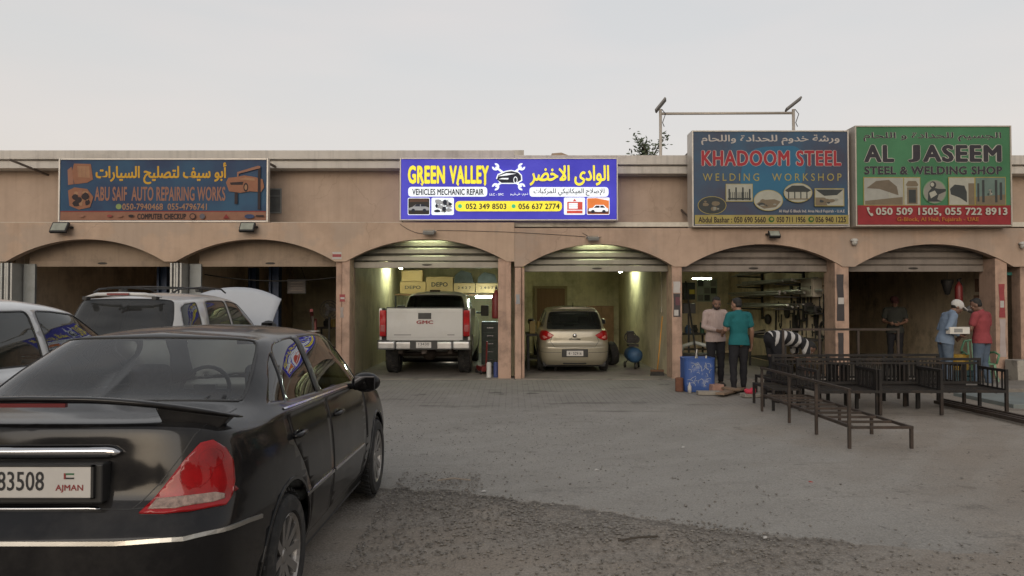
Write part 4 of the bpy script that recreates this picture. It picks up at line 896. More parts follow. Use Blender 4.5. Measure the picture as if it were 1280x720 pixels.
# --- faded blue sign of the left workshop
faded = gradmat('faded_blue_print', (.016, .032, .085), (.02, .075, .145))
s = Sign('faded blue sign ABU SAIF AUTO REPAIRING WORKS with yellow Arabic lettering', (74, 199.5, 332.5, 275.5), 16.05, .10, faded, frame=2.2)
OR1 = ink('faded_orange', (.25, .115, .07)); OR2 = ink('faded_tan', (.30, .17, .10)); DK = ink('faded_dark', (.03, .022, .025)); YEL = ink('golden_yellow', (.52, .30, .035)); BRN = ink('faded_brown', (.26, .13, .09))
s.box((74.4, 264.6, 332, 275.2), ink('faded_orange_band', (.24, .12, .08)), 'bottom_band'); s.box((74.4, 263.6, 332, 264.8), ink('faded_red', (.22, .04, .03)), 'red_line')
s.text('أبو سيف لتصليح السيارات', (118, 202.5, 282, 230), YEL, .035, True)
s.text('ABU SAIF  AUTO REPAIRING WORKS', (117, 233, 281, 251), BRN, .03)
s.text('050-7940468  055-4796741', (152, 254.2, 258, 262.2), OR2, .02)
s.ell(147.5, 258, 3.6, 3.4, ink('pale_green', (.20, .26, .10)), 'phone_icon')
s.text('COMPUTER CHECKUP', (171, 266.8, 232, 274.2), DK, .05)
p = s.poly([(91, 204), (112, 204.5), (115, 224), (108, 228), (92, 230), (88, 215)], OR1, 'printed_scanner'); s.poly([(95, 207), (110, 207.5), (111, 222), (96, 221)], OR2, parent=p); s.poly([(83, 212), (88, 208), (91, 230), (84, 231)], BRN, parent=p)
for k in range(3): s.box((96 + k * 4.8, 209, 96.6 + k * 4.8, 220.5), BRN, 'printed_picture', p)
p = s.poly([(84, 238), (92, 234), (108, 236), (116, 246), (112, 259), (98, 262), (86, 257)], OR1, 'printed_engine'); blobs(s, 83, 234, 116, 262, [DK, OR2, BRN], p, 14, 4)
p = s.poly([(282, 228), (285, 222), (296, 221), (305, 219), (318, 221), (328, 224), (330, 234), (326, 240), (312, 239), (300, 241), (286, 239)], OR1, 'printed_lifted_car')
s.poly([(287, 228), (304, 227), (303, 231), (288, 231)], DK, parent=p); s.ell(307, 234, 3, 5.5, DK, parent=p); s.ell(307, 234, 1.7, 3.4, OR2, parent=p); s.poly([(298, 224), (307, 221.5), (318, 223), (318, 226)], OR2, parent=p)
for q in ((322, 208, 325.5, 262), (293, 241, 297, 255)): s.box(q, DK, 'printed_picture', p)
s.poly([(296, 215), (322, 207), (325, 207.5), (325, 210), (298, 217), (298, 221), (296, 221)], BRN, parent=p)
for cx, c_ in ((102, BRN), (137, ink('red_mark', (.24, .06, .05))), (150, BRN), (164, DK)): s.ell(cx, 270, 3.4, 1.7, c_, 'maker_emblem')
p = s.ell(241, 270.5, 4, 3.9, DK, 'maker_emblem'); s.ell(241, 270.5, 2.8, 2.7, ink('faded_orange_band', (.24, .12, .08)), 'emblem_centre', p)
s.ell(253, 270.5, 3.4, 3.4, ink('slate_blue', (.12, .11, .13)), 'maker_emblem')
s.poly([(283, 267.5), (284.3, 269.6), (287, 273.2), (279, 273.2), (281.7, 269.6)], ink('red_mark2', (.20, .03, .03)), 'maker_emblem')
s.ell(312, 270.6, 6.2, 2.7, ink('oval_blue', (.04, .06, .13)), 'maker_emblem'); s.box((320, 269, 330, 271), DK, 'maker_emblem')
s.strut(at(332, 202, 16.1), at(352, 212.5, 16.9)); s.strut((-10.9, 16.1, 4.75), (-10.55, 16.9, 4.55))

# --- backlit blue sign in the middle
E_ = .62
blue = gradmat('backlit_blue', (.035, .032, .36), (.055, .052, .43), emit=E_)
s = Sign('bright backlit blue sign GREEN VALLEY VEHICLES MECHANIC REPAIR with yellow lettering', (501, 198.5, 771, 274), 16.0, .16, blue, frame=1.6)
Y2 = ink('lit_yellow', (.78, .68, .055), E_); W2 = ink('lit_white', (.74, .80, .86), E_); D2 = ink('lit_dark', (.025, .03, .05), .1); R2 = ink('lit_red', (.55, .08, .06), E_ * .7); G2 = ink('lit_green', (.05, .42, .22), E_); GY = ink('lit_grey', (.30, .31, .33), E_ * .6); O2 = ink('lit_orange', (.66, .19, .05), E_ * .8)
s.text('GREEN', (509.5, 206.3, 556, 229.5), Y2, .05, outline=ink('lit_gold_edge', (.25, .2, .02), .2), ow=.02); s.text('VALLEY', (561.5, 206.3, 611, 229.5), Y2, .05, outline=ink('lit_gold_edge', (.25, .2, .02), .2), ow=.02)
for q in ([(525, 229), (529, 229), (527.5, 232.5)], [(570, 229), (574, 229), (572.5, 232.5)], [(604.5, 229), (608, 229), (606, 232.5)]): s.poly(q, Y2, 'lettering')
pl = s.poly(rr(510, 233.3, 609, 245.6), W2, 'white_field', rnd=4.5); s.text('VEHICLES MECHANIC REPAIR', (515, 235.7, 604.5, 243.7), D2, .035, parent=pl)
p = s.poly(rr(509.5, 247, 537.3, 268.7), W2, 'printed_picture', rnd=2); s.poly(rr(510.2, 247.8, 536.6, 267.9), ink('lit_dusk', (.035, .032, .03), .2), parent=p, rnd=1.6); s.poly([(513, 248.5), (533, 248.3), (536, 252), (511, 252.5)], ink('lit_dim_brown', (.10, .055, .04), .2), parent=p); car_pic(s, 510.8, 252.5, 536, 265.5, GY, D2, p)
p = s.poly(rr(539.2, 247, 567.3, 268.7), W2, 'printed_picture', rnd=2); blobs(s, 539.5, 246.5, 567, 268.5, [GY, D2, GY], p, 18, 3)
pl = s.poly(rr(569, 251.3, 702.5, 264.2), Y2, 'yellow_field', rnd=6); s.text('052 349 8503', (582, 254.4, 633, 261.6), D2, .03, parent=pl); s.text('056 637 2774', (648, 254.4, 699.5, 261.6), D2, .03, parent=pl)
for cx in (575, 642): q = s.ell(cx, 257.8, 2.5, 2.5, G2, 'phone_icon', pl); 
# crossed spanners and a car
def spanner(x0, y0, x1, y1, par):
    a = np.array([x0, y0]); b = np.array([x1, y1]); d = (b - a) / np.linalg.norm(b - a); n = np.array([-d[1], d[0]])
    s.poly([tuple(a + n * 1.3), tuple(b + n * 1.3), tuple(b - n * 1.3), tuple(a - n * 1.3)], W2, 'printed_spanner', par)
    for c_, sg in ((a, -1), (b, 1)):
        pts = [c_ + 4.6 * (math.cos(t) * d * sg + math.sin(t) * n) for t in np.linspace(.62, 2 * math.pi - .62, 14)] + [c_ + 2.1 * (math.cos(t) * d * sg + math.sin(t) * n) for t in np.linspace(2 * math.pi - .75, .75, 8)]
        s.poly([tuple(q) for q in pts], W2, 'printed_spanner', par)
pl = s.poly([(629, 218), (643, 218), (646, 226), (627, 226)], D2, 'repair_emblem')
spanner(619.5, 208.5, 652, 233.5, pl); spanner(652, 208.5, 619.5, 233.5, pl)
s.poly([(620, 223), (622, 217.5), (632, 213.5), (639, 212.3), (648, 214.5), (652.5, 219), (653, 226), (646, 230), (626, 230)], W2, 'printed_picture', pl)
s.poly([(621, 224.5), (623, 219), (632, 215), (639.3, 213.8), (647.5, 215.8), (651, 219.5), (651.5, 225), (645.5, 228.6), (627, 228.6)], D2, 'printed_picture', pl)
s.poly([(622, 220.5), (633, 216.5), (645, 217), (633, 219.5)], W2, 'printed_picture', pl); s.poly([(623, 224), (628, 222.5), (636, 222.5), (635, 224.5)], W2, 'printed_picture', pl); s.ell(644.3, 225, 2.6, 4.3, W2, 'printed_picture', pl, 16); s.ell(644.3, 225, 1.7, 3.2, D2, 'printed_picture', pl, 16)
s.text('LLC - SPC', (612, 241.8, 629.5, 244.6), W2, .02); s.text('ذ.م.م - ش.ش.و', (638, 241, 660, 245.2), W2, .02, True)
s.text('الوادى الاخضر', (662, 206.5, 761.5, 232.2), Y2, .03, True)
pl = s.poly(rr(661.8, 234, 760.6, 246.2), W2, 'white_field', rnd=4.5); s.text('للإصلاح الميكانيكي للمركبات', (667, 235.6, 755.5, 245.2), D2, .015, True, parent=pl)
p = s.poly(rr(704.8, 247, 731.3, 268.8), W2, 'printed_picture', rnd=2); s.poly(rr(709, 252.5, 728, 262.5), R2, parent=p); s.poly(rr(710.8, 254, 722, 261), W2, parent=p); s.poly(rr(708.5, 263.5, 728, 267), R2, parent=p); s.poly([(716, 251.8), (718, 248.6), (720.5, 251.8)], R2, parent=p)
for k in range(2): s.box((711, 256 + k * 2.4, 722, 256.4 + k * 2.4), GY, 'printed_picture', p)
p = s.poly(rr(733.2, 247, 761.8, 268.8), W2, 'printed_picture', rnd=2); s.poly(rr(734, 247.8, 761, 268), O2, parent=p, rnd=1.6); s.poly([(734.2, 248.3), (745, 248), (760.8, 251), (760.8, 248.2), (734.5, 247.9)], W2, parent=p); s.poly([(734.2, 261), (760.8, 262), (760.8, 267.5), (734.4, 267.5)], ink('lit_dark_earth', (.12, .05, .04), .3), parent=p); car_pic(s, 735.5, 255, 760, 267, W2, D2, p, True)
s.strut(at(503, 272, 16.12), at(503, 279, 16.6), .03); s.strut(at(768, 270, 16.12), at(768, 284, 16.6), .03)

# --- dark blue steel sign
navy = gradmat('navy_print', (.055, .058, .088), (.042, .095, .16))
s = Sign('dark blue sign KHADOOM STEEL WELDING WORKSHOP with red lettering and oval photos', (867.5, 164, 1060.5, 282), 15.85, .42, navy, frame=1.8, framemat=ALU)
W3 = ink('dull_white', (.42, .39, .37)); R3 = ink('dull_red', (.30, .035, .045)); Y3 = ink('dull_yellow', (.30, .25, .085)); GR3 = ink('photo_grey', (.22, .22, .19)); GR4 = ink('photo_dark', (.045, .05, .05)); GR5 = ink('photo_pale', (.33, .33, .28)); GR6 = ink('photo_brown', (.16, .13, .09))
s.poly([(930, 184), (1000, 181), (1010, 205), (1000, 240), (960, 262), (925, 245)], gradmat('azure_print', (.03, .11, .20), (.03, .13, .22)), 'azure_field', rnd=30)
s.text('ورشة خدوم للحدادة واللحام', (877.5, 167.5, 1051, 180.5), W3, .02, True)
s.text('KHADOOM STEEL', (877.5, 187.2, 1053, 207.2), R3, .04, outline=W3, ow=.035)
s.text('WELDING  WORKSHOP', (879, 216.3, 1053, 225.8), Y3, .005, spacing=1.5)
p = s.ell(890.5, 256.5, 18, 11.4, Y3, 'printed_photo'); s.ell(890.5, 256.5, 17.2, 10.7, GR4, parent=p); blobs(s, 876, 247, 904, 265, [GR3, GR6, GR3], p, 7, 2)
p = s.poly(rr(907.5, 229.5, 941.5, 252), Y3, 'printed_photo'); s.poly(rr(908.3, 230.2, 940.8, 251.3), GR5, parent=p)
for k in range(4): s.box((911 + k * 8.5, 233 + abs(k - 1.5) * 2, 913 + k * 8.5, 250), GR4, 'printed_picture', p)
for k in range(12): s.box((911 + k * 2.3, 240, 911.7 + k * 2.3, 249.5), GR4, 'printed_picture', p)
s.box((910, 247.5, 939, 249.2), GR4, 'printed_picture', p)
p = s.ell(960.5, 250.5, 18.4, 13.3, Y3, 'printed_photo'); s.ell(960.5, 250.5, 17.6, 12.6, GR5, parent=p); s.poly([(945, 255), (953, 250), (968, 249), (976, 252), (970, 259), (955, 261)], GR6, parent=p); blobs(s, 944, 248, 976, 260, [GR4, GR3, GR6], p, 7, 9)
p = s.ell(997.5, 241, 18, 12.3, Y3, 'printed_photo'); s.ell(997.5, 241, 17.2, 11.6, GR5, parent=p); s.poly([(981, 238), (990, 232), (1004, 232), (1014, 238), (1010, 240), (984, 240)], GR4, parent=p)
for k in range(4): s.box((985 + k * 7.6, 239, 986.4 + k * 7.6, 249), GR4, 'printed_picture', p)
s.box((984, 248.2, 1011, 249.5), GR6, 'printed_picture', p)
p = s.poly(rr(1018, 235.5, 1055, 258), Y3, 'printed_photo'); s.poly(rr(1018.9, 236.4, 1054.1, 257.1), GR5, parent=p); s.poly([(1019, 237), (1054, 237), (1046, 244), (1030, 245)], GR4, parent=p); s.poly([(1019, 247), (1030, 247), (1034, 257), (1019, 257)], GR6, parent=p); blobs(s, 1020, 242, 1053, 256, [GR4, GR6, GR3], p, 8, 5)
s.text('Al Hayl G Block Ind. Area No.8 Fujairah - U.A.E', (973, 262.3, 1055, 267), W3, .02)
yb = s.box((868, 269, 1060, 280.2), Y3, 'yellow_band'); s.box((868, 280.6, 1060, 281.8), W3, 'white_line')
s.text('Abdul Bashar : 050 690 5660', (872.5, 271.2, 956.5, 278.6), DK, .03, parent=yb); s.text('050 711 1956', (970, 271.2, 1006, 278.4), DK, .03, parent=yb); s.text('056 940 1225', (1018.5, 271.2, 1056.5, 278.4), DK, .03, parent=yb)
for cx in (963.5, 1013): q = s.ell(cx, 274.6, 3.6, 3.6, ink('dull_green', (.03, .10, .03)), 'phone_icon', yb); s.ell(cx + .4, 274.3, 1.9, 1.9, Y3, 'phone_icon', q, 14)
s.strut(at(866, 186, 16.0), at(857, 195, 16.9), .035); s.strut(at(1061, 184, 16.0), at(1068, 182, 16.9), .035); s.strut(at(866, 276, 16.2), at(852, 262, 16.9), .03)

# --- green steel sign
green = gradmat('green_print', (.05, .15, .075), (.065, .195, .10))
s = Sign('green and red sign AL JASEEM STEEL & WELDING SHOP with a row of gate photos', (1072, 158, 1264.5, 281), 15.7, .50, green, frame=1.9, framemat=M('faded_frame_paint', (.40, .36, .31), .6, .1, var=.1))
C4 = ink('charcoal', (.04, .037, .045)); W4 = ink('dull_cream', (.40, .40, .35)); R4 = ink('brick_red', (.24, .03, .035)); O4 = ink('dull_orange', (.36, .14, .035)); Y4 = ink('olive_yellow', (.28, .23, .07))
s.text('الجسيم للحدادة و اللحام', (1081, 164.5, 1254, 176), C4, .015, True, outline=W4, ow=.022)
for w_, a_, b_ in (('AL', 1081.5, 1119.5), ('J', 1136.5, 1152), ('ASEEM', 1155, 1254)): s.text(w_, (a_, 180.3, b_, 202.3), C4, .05, outline=W4, ow=.035)
s.text('STEEL & WELDING SHOP', (1081.5, 207.3, 1254.5, 217.8), C4, .045, outline=W4, ow=.015)
s.box((1072.4, 256.5, 1264.2, 280.8), R4, 'red_band')
p = s.poly(rr(1080, 221, 1151.5, 256.8), Y4, 'printed_photo'); s.poly(rr(1081, 222, 1130, 256), ink('photo_sky', (.30, .30, .27)), parent=p); s.poly([(1084, 235), (1096, 226), (1112, 224.5), (1122, 233), (1124, 244), (1112, 240), (1100, 236)], ink('photo_canopy', (.14, .115, .085)), parent=p); s.box((1111.5, 240, 1113, 255.5), GR5, 'printed_picture', p); s.poly([(1082, 251), (1129, 246), (1129, 255.8), (1082, 255.8)], GR6, parent=p)
s.poly(rr(1131, 222, 1150.6, 256), GR5, parent=p); s.poly([(1133, 231), (1136, 226), (1146, 226), (1149, 231), (1147, 233), (1135, 233)], GR6, parent=p); s.poly(rr(1134.5, 234, 1147.5, 255), GR6, parent=p); s.poly(rr(1136.5, 237, 1145.5, 253.5), GR4, parent=p)
p = s.ell(1169, 239.5, 15, 15.2, ink('pale_green_rim', (.13, .24, .13)), 'printed_welder_photo'); s.ell(1169, 239.5, 13.8, 14, GR3, parent=p); s.poly([(1160, 252), (1161, 240), (1166, 234), (1174, 236), (1183, 236), (1183, 239), (1174, 243), (1172, 249), (1178, 252)], GR4, parent=p); s.ell(1167, 231, 4, 4.5, GR4, parent=p, n=14); s.ell(1166, 230.5, 2.4, 2.6, GR5, parent=p, n=12); s.poly([(1162, 241), (1169, 238), (1172, 243), (1164, 248)], GR5, parent=p)
p = s.poly(rr(1186, 221, 1258, 256.8), Y4, 'printed_photo'); s.poly(rr(1187, 222, 1218.5, 256), GR5, parent=p); s.poly([(1188, 236), (1194, 230.5), (1206, 232), (1209, 240), (1209, 253), (1200, 247), (1189, 243)], GR4, parent=p); s.poly(rr(1211, 229, 1218.5, 256), GR6, parent=p)
s.poly(rr(1220, 222, 1257, 256), ink('photo_teal', (.12, .17, .15)), parent=p); s.poly([(1220, 246), (1257, 243), (1257, 256), (1220, 256)], GR6, parent=p)
for q in ((1222, 229, 1224.5, 252), (1228, 225, 1231, 253), (1244, 225, 1247, 253), (1250, 228, 1253, 250)): s.box(q, GR4, 'printed_picture', p)
blobs(s, 1231, 232, 1244, 246, [GR3, GR4, GR5], p, 6, 8)
s.text('050 509 1505, 055 722 8913', (1094.5, 259.6, 1259, 270.2), W4, .035); s.text('G-Block, Al Heil, Fujairah - UAE', (1121, 271.6, 1223, 278.2), O4, .03)
s.poly([(1083, 259.5), (1086, 259), (1087, 262), (1085.5, 263), (1088, 267), (1090, 266.3), (1091.5, 269), (1089, 270.5), (1086, 267.5), (1084, 263)], W4, 'phone_icon')
s.strut(at(1070, 186, 16.0), at(1062, 184, 16.9), .035)
# ================================================================== the other cars
def two_box(root, paint, sx, sy, sz, arches, tint, wins, rear_v=(9.1, 10.9), rear_u=2.5, doors=True, wheel_r=.31, wheel_w=.19, track=.74, rim_r=.2, spokes=9, rimmat=None, net=None, frontglass=True, cabin=True, groundz=0):
    """a car with an upright tail: shell, glass, doors and wheels; sizes are scaled from one net"""
    c = Car(car_net(net or TWO) * np.array([sx, sy, sz]), root); S = c.S
    out = body_outline(S, arches)
    fw = dense([(13., 9.12), (11.0, 9.16), (10.9, 10.), (11.1, 10.88), (13., 10.92)], .1, False)
    u_ = rear_u; v0, v1 = rear_v
    rwp = dense([(0., v1), (u_ - .3, v1 - .02), (u_ - .05, v1 - .15), (u_ + .05, (v0 + v1) / 2), (u_ - .02, v0 + .25), (u_ - .25, v0 + .03), (0., v0)], .1, False)
    a = [p for p in out if not (p[0] == 0. and p[1] > 0) and not (p[0] == S.C - 1 and 0 < p[1] < S.R - 1)]
    k0 = max(k for k, p in enumerate(a) if p == (float(S.C - 1), 0.))
    seq = a[:k0 + 1] + dense([(13., 0.), (13., 9.12)], .2, False)[1:] + fw[1:] + dense([(13., 10.92), (13., 13.)], .2, False)[1:]
    seq += [p for p in a[k0 + 1:] if p[1] == S.R - 1 and 0 < p[0] < 13.] + dense([(0., 13.), (0., v1)], .2, False) + rwp[1:] + dense([(0., v0), (0., 0.)], .2, False)[1:-1]
    W_ = [(nm, c.side([(y * sy, z * sz) for y, z in poly], vr=(8.4, 11.6), rnd=r_)) for nm, poly, r_ in wins]
    c.panel('body', paint, seq, [w for _, w in W_], du=.2, dv=.2, thick=.008)
    c.panel('rear_window', tint, rwp, off=-.003, thick=0); c.strip('window_seal', BLACKPL, rwp, .018, .002)
    if frontglass: c.panel('windscreen', G_CLEAR, fw, off=-.003, thick=0)
    for sd_ in (False, 'left'):
        for nm, w in W_: c.panel(nm, tint, w, off=-.004, thick=0, both=sd_); c.strip('window_seal', BLACKPL, w, .014, .002, both=sd_, closed=True)
    for y, z, r in arches:
        for sg in (1, -1): wheel(root, sg * track * sx / 1.0, y, wheel_r, wheel_w, rim_r, spokes, rimmat or RIMS, sg)
    L_ = S.K[:, :, 1].max(); tub(root, .72 * sx, .15, L_ - .25)
    if cabin:
        for sg in (-1, 1): seat(root, sg * .36 * sx, 1.95 * sy, .30 * sz, SEATM)
        seat(root, 0, .95 * sy, .32 * sz, SEATM, 1.2 * sx, .60, False, 'rear_seat')
        m = MB(); m.box(-.66 * sx, .66 * sx, 2.75 * sy, 3.2 * sy, .6 * sz, .97 * sz); m.build('dashboard', M('dark_dash', (.05, .05, .05), .8), root, bevel=.05)
    return c
WINS = [('front_side_window', [(1.78, 1.035), (2.3, 1.02), (2.86, 1.0), (2.62, 1.2), (2.30, 1.375), (1.95, 1.405), (1.74, 1.41)], .05),
        ('rear_side_window', [(.86, 1.05), (1.68, 1.04), (1.65, 1.41), (1.2, 1.405), (.95, 1.39)], .05),
        ('quarter_window', [(.50, 1.08), (.78, 1.055), (.86, 1.385), (.70, 1.36)], .03)]
def mirrors(root, paint, x, y, z, s=1.0):
    for sg in (1, -1):
        m = MB(); m.ball((sg * (x + .09), y, z), (.10 * s, .06 * s, .085 * s), 14, 8); m.bar((sg * (x - .06), y + .03, z - .03), (sg * (x + .06), y, z - .02), .05, .04); mo = m.build('door_mirror', paint, root, smooth=True)
        m = MB(); m.cbox((sg * (x + .09), y - .055 * s, z), (.14 * s, .012, .12 * s)); m.build('mirror_glass', MATS['mirror_glass'], mo, bevel=.015)
def handles(c, paint, root, ys, z):
    for sd_ in (1, -1):
        for y in ys:
            q = c.S.inv([(.83, y, z)], (.02, 1, 1), (3, 11), (2, 8.5)); p = c.S(q[:, 0], q[:, 1])[0]
            m = MB(); m.tube([(sd_ * (p[0] - .005), y - .085, z), (sd_ * (p[0] + .028), y - .07, z), (sd_ * (p[0] + .03), y + .07, z), (sd_ * (p[0] - .005), y + .085, z)], .013, 8); m.build('handle', paint, root, smooth=True)
WHITEP = M('white_car_paint', (.60, .61, .61), .3, 0, var=.04, coat=.8, dirt=(.35, .32, .28), damt=.35, dscale=1.3)
PEARLP = M('pearl_white_paint', (.50, .50, .49), .35, 0, var=.04, coat=.7, dirt=(.30, .28, .25), damt=.45, dscale=1.5)
GOLDP = M('beige_metallic_paint', (.275, .25, .185), .35, .3, var=.05, coat=.8, dirt=(.25, .2, .14), damt=.3)
TEALG = glass_mat('greenish_car_glass', (.28, .34, .32), .02, film=.06, filmcol=(.25, .27, .25))

# white crossover at the left edge
r = thing('parked_car', 'white crossover car cut by the left edge, beside the black saloon', 'car', (-4.42, 4.02, 0))
c = two_box(r, WHITEP, 1.06, 1.05, 1.10, [(.86, .35, .42), (3.55, .35, .42)], TEALG, WINS, wheel_r=.35, track=.78, rim_r=.24)
mirrors(r, WHITEP, .85, 2.85, 1.15, 1.15); handles(c, WHITEP, r, (1.2, 2.2), 1.0)
q = c.near([(.6, .03, .95), (.75, .12, .97), (.80, .25, 1.0), (.83, .4, .92), (.83, .36, .82), (.72, .1, .80), (.6, .05, .82)], .05, vr=(2.5, 7.8), ur=(.6, 5)); c.panel('tail_light', REDL, q, off=.01, thick=.03, both=False); c.panel('tail_light', REDL, q, off=.01, thick=.03, both='left')

# silver-white off-roader with raised bonnet
r = thing('parked_car', 'white sport utility car with roof rack and its bonnet propped open', 'car', (-4.74, 8.72, 0))
SW = [('front_side_window', [(1.80, 1.06), (2.3, 1.05), (2.86, 1.03), (2.62, 1.2), (2.32, 1.375), (1.95, 1.41), (1.76, 1.42)], .05),
      ('rear_side_window', [(1.0, 1.07), (1.72, 1.06), (1.70, 1.42), (1.25, 1.42), (1.12, 1.41)], .05),
      ('quarter_window', [(.42, 1.09), (.80, 1.08), (.86, 1.40), (.60, 1.38), (.50, 1.34)], .03)]
c = two_box(r, PEARLP, 1.06, 1.06, 1.165, [(.90, .37, .44), (3.6, .37, .44)], glass_mat('dusty_dark_glass', (.12, .13, .13), .03, film=.10, filmcol=(.26, .27, .27)), SW, rear_u=2.25, wheel_r=.37, wheel_w=.22, track=.77, rim_r=.23, spokes=6)
mirrors(r, BLACKPL, .84, 2.95, 1.25, 1.25); handles(c, PEARLP, r, (1.15, 2.15), 1.05)
m = MB(); m.tube([(-.47, .38, 1.69), (-.3, .32, 1.725), (0, .28, 1.73), (.3, .30, 1.725), (.47, .38, 1.69)], [.012, .022, .025, .022, .012], 8); sp_ = m.build('rear_spoiler', PEARLP, r, smooth=True)
m = MB(); m.box(-.13, .13, .235, .255, 1.715, 1.74); m.build('brake_light', M('dull_lens', (.16, .02, .02), .4), sp_)
for sg in (-1, 1):
    m = MB(); m.tube([(sg * .50, .62, 1.755), (sg * .505, .75, 1.80), (sg * .52, 1.4, 1.835), (sg * .515, 2.1, 1.825), (sg * .50, 2.3, 1.775)], .012, 8); rk = m.build('roof_rail', BLACKPL, r, smooth=True)
    m = MB(); m.cbox((sg * .515, 1.35, 1.80), (.06, .14, .06)); m.build('rail_foot', BLACKPL, rk, bevel=.01)
    m = MB(); m.box(sg * .42 - .03, sg * .42 + .03, .27, .36, 1.655, 1.70); m.build('spoiler_bracket', BLACKPL, sp_, bevel=.008)
for y in (.95, 1.9):
    m = MB(); m.tube([(-.51, y, 1.82), (0, y, 1.835), (.51, y, 1.82)], .010, 8); m.build('roof_crossbar', BLACKPL, r, smooth=True)
# bonnet standing open
nx_, ny_ = 15, 10; vs = []
for j in range(ny_):
    for i in range(nx_):
        u = -1 + 2 * i / (nx_ - 1); v = j / (ny_ - 1); hw = .68 + .10 * v
        z = 1.10 + .80 * v - .20 * abs(u) ** 2.2 * v; y = 3.50 + .34 * v + .14 * v * v - .10 * u * u * v - .03 * (1 - abs(u)) ** .5
        vs.append((hw * u + .06, y, z))
m = MB(); m.add(vs, [(j * nx_ + i, j * nx_ + i + 1, (j + 1) * nx_ + i + 1, (j + 1) * nx_ + i) for j in range(ny_ - 1) for i in range(nx_ - 1)])
bo = m.build('bonnet', M('bluish_white_paint', (.38, .40, .43), .35, 0, var=.03, coat=.7), r, smooth=True); so = bo.modifiers.new('thickness', 'SOLIDIFY'); so.thickness = .03; so.offset = 1
m = MB(); m.tube([(.5, 4.25, .95), (.48, 3.85, 1.50)], .009, 6); m.build('bonnet_prop', BLACKPL, r)
q = c.near([(.70, .10, 1.12), (.78, .2, 1.14), (.83, .35, 1.12), (.84, .36, .85), (.80, .2, .82), (.72, .1, .84)], .05, vr=(2.5, 8), ur=(.6, 5)); c.panel('tail_light', REDL, q, off=.01, thick=.03, both=False); c.panel('tail_light', REDL, q, off=.01, thick=.03, both='left')
m = MB(); m.box(-.26, .26, -.012, .07, .86, .98); m.build('number_plate', PLATE, r, bevel=.004)

# beige hatchback, nose on a jack
r = thing('parked_car', 'beige hatchback with red tail lamps backed in the fourth bay', 'car', (1.44, 17.12, .02)); r.rotation_euler = (R(2.2), 0, 0); r.location.z = .01
HW = [(a, b, c_) for a, b, c_ in WINS]
c = two_box(r, GOLDP, 1.0, 1.0, 1.0, [(.78, .305, .37), (3.38, .305, .37)], glass_mat('hatch_glass', (.25, .29, .28), .02, film=.05, filmcol=(.2, .22, .2)), HW, rear_v=(9.02, 10.8), rear_u=2.75, wheel_r=.305, rim_r=.19)
mirrors(r, GOLDP, .85, 2.65, 1.05)
q = c.near([(.47, .06, .885), (.58, .08, .95), (.70, .14, 1.03), (.755, .26, 1.02), (.79, .36, .93), (.80, .34, .84), (.76, .2, .775), (.68, .1, .765), (.56, .05, .815)], .04, vr=(2.5, 8.6), ur=(.6, 5), wt=(1, .6, 1))
for sd_ in (False, 'left'):
    tl = c.panel('tail_light', REDL, q, off=.012, thick=.03, both=sd_, du=.12, dv=.12)
    q2 = c.near([(.62, .07, .83), (.70, .11, .88), (.74, .18, .86), (.70, .11, .80)], .03, vr=(2.5, 8.6), ur=(.6, 5), wt=(1, .6, 1)); c.panel('reversing_lens', M('pink_lens', (.5, .18, .16), .2, coat=1), q2, off=.016, thick=.012, both=sd_, parent=tl)
m = MB(); m.tube([(-.50, .42, 1.475), (-.3, .35, 1.495), (0, .33, 1.50), (.3, .35, 1.495), (.50, .42, 1.475)], [.015, .03, .033, .03, .015], 8); m.build('rear_spoiler', GOLDP, r, smooth=True)
m = MB(); m.tube([(0, .62, 1.50), (0, .55, 1.62)], [.012, .006], 6); m.build('aerial', BLACKPL, r)
c.strip('hatch_gap', BLACKPL, c.near([(0, .0, .60), (.46, .0, .62), (.56, .03, .75), (.50, .05, .88)], .04, closed=False, vr=(2, 8), ur=(0, 4), wt=(1, .1, 1)), .010, .001)
m = MB(); m.box(-.30, .30, -.03, .05, .395, .575); m.build('plate_recess', BLACKPL, r, bevel=.015)
m = MB(); m.box(-.19, .19, -.042, -.031, .42, .54); np_ = m.build('number_plate', PLATE, r, bevel=.003); lettering('4 · 52916', (-.15, .15, .445, .515), -.0435, INK, np_, .012)
c.strip('bumper_line', BLACKPL, c.near([(.31, 0, .50), (.5, 0, .50), (.68, .05, .50), (.79, .2, .51), (.81, .35, .52)], .04, closed=False, vr=(1, 5), ur=(0, 5)), .012, .002)
m = MB(); m.tube([(-.13, .015, .80), (-.06, .0, .815), (.06, .0, .815), (.13, .015, .80)], [.012, .02, .02, .012], 8); m.build('hatch_handle', GOLDP, r, smooth=True)
m = MB(); m.lathe([(.042, 0), (.046, .012), (.034, .016), (.03, .006)], 20, (0, -.0, .885), 'y'); m.build('maker_badge', CHROME, r, smooth=True)
m = MB(); m.tube([(-.30, .055, 1.03), (.15, .10, 1.05)], .008, 6); m.build('rear_wiper', BLACKPL, r)
m = MB(); m.box(-.28, .28, .04, .12, .22, .40); m.build('bumper_grille', BLACKPL, r, bevel=.03)

# tall white pickup
GREYCH = M('brushed_bumper', (.42, .42, .42), .28, .8, var=.1, dirt=(.2, .19, .17), damt=.5)
r = thing('pickup_truck', 'tall white pickup truck seen from behind in the third bay', 'pickup', (-1.93, 16.5, .02))
WP = M('white_truck_paint', (.43, .425, .41), .32, 0, var=.03, coat=.8, dirt=(.36, .33, .28), damt=.35, dscale=1.4)
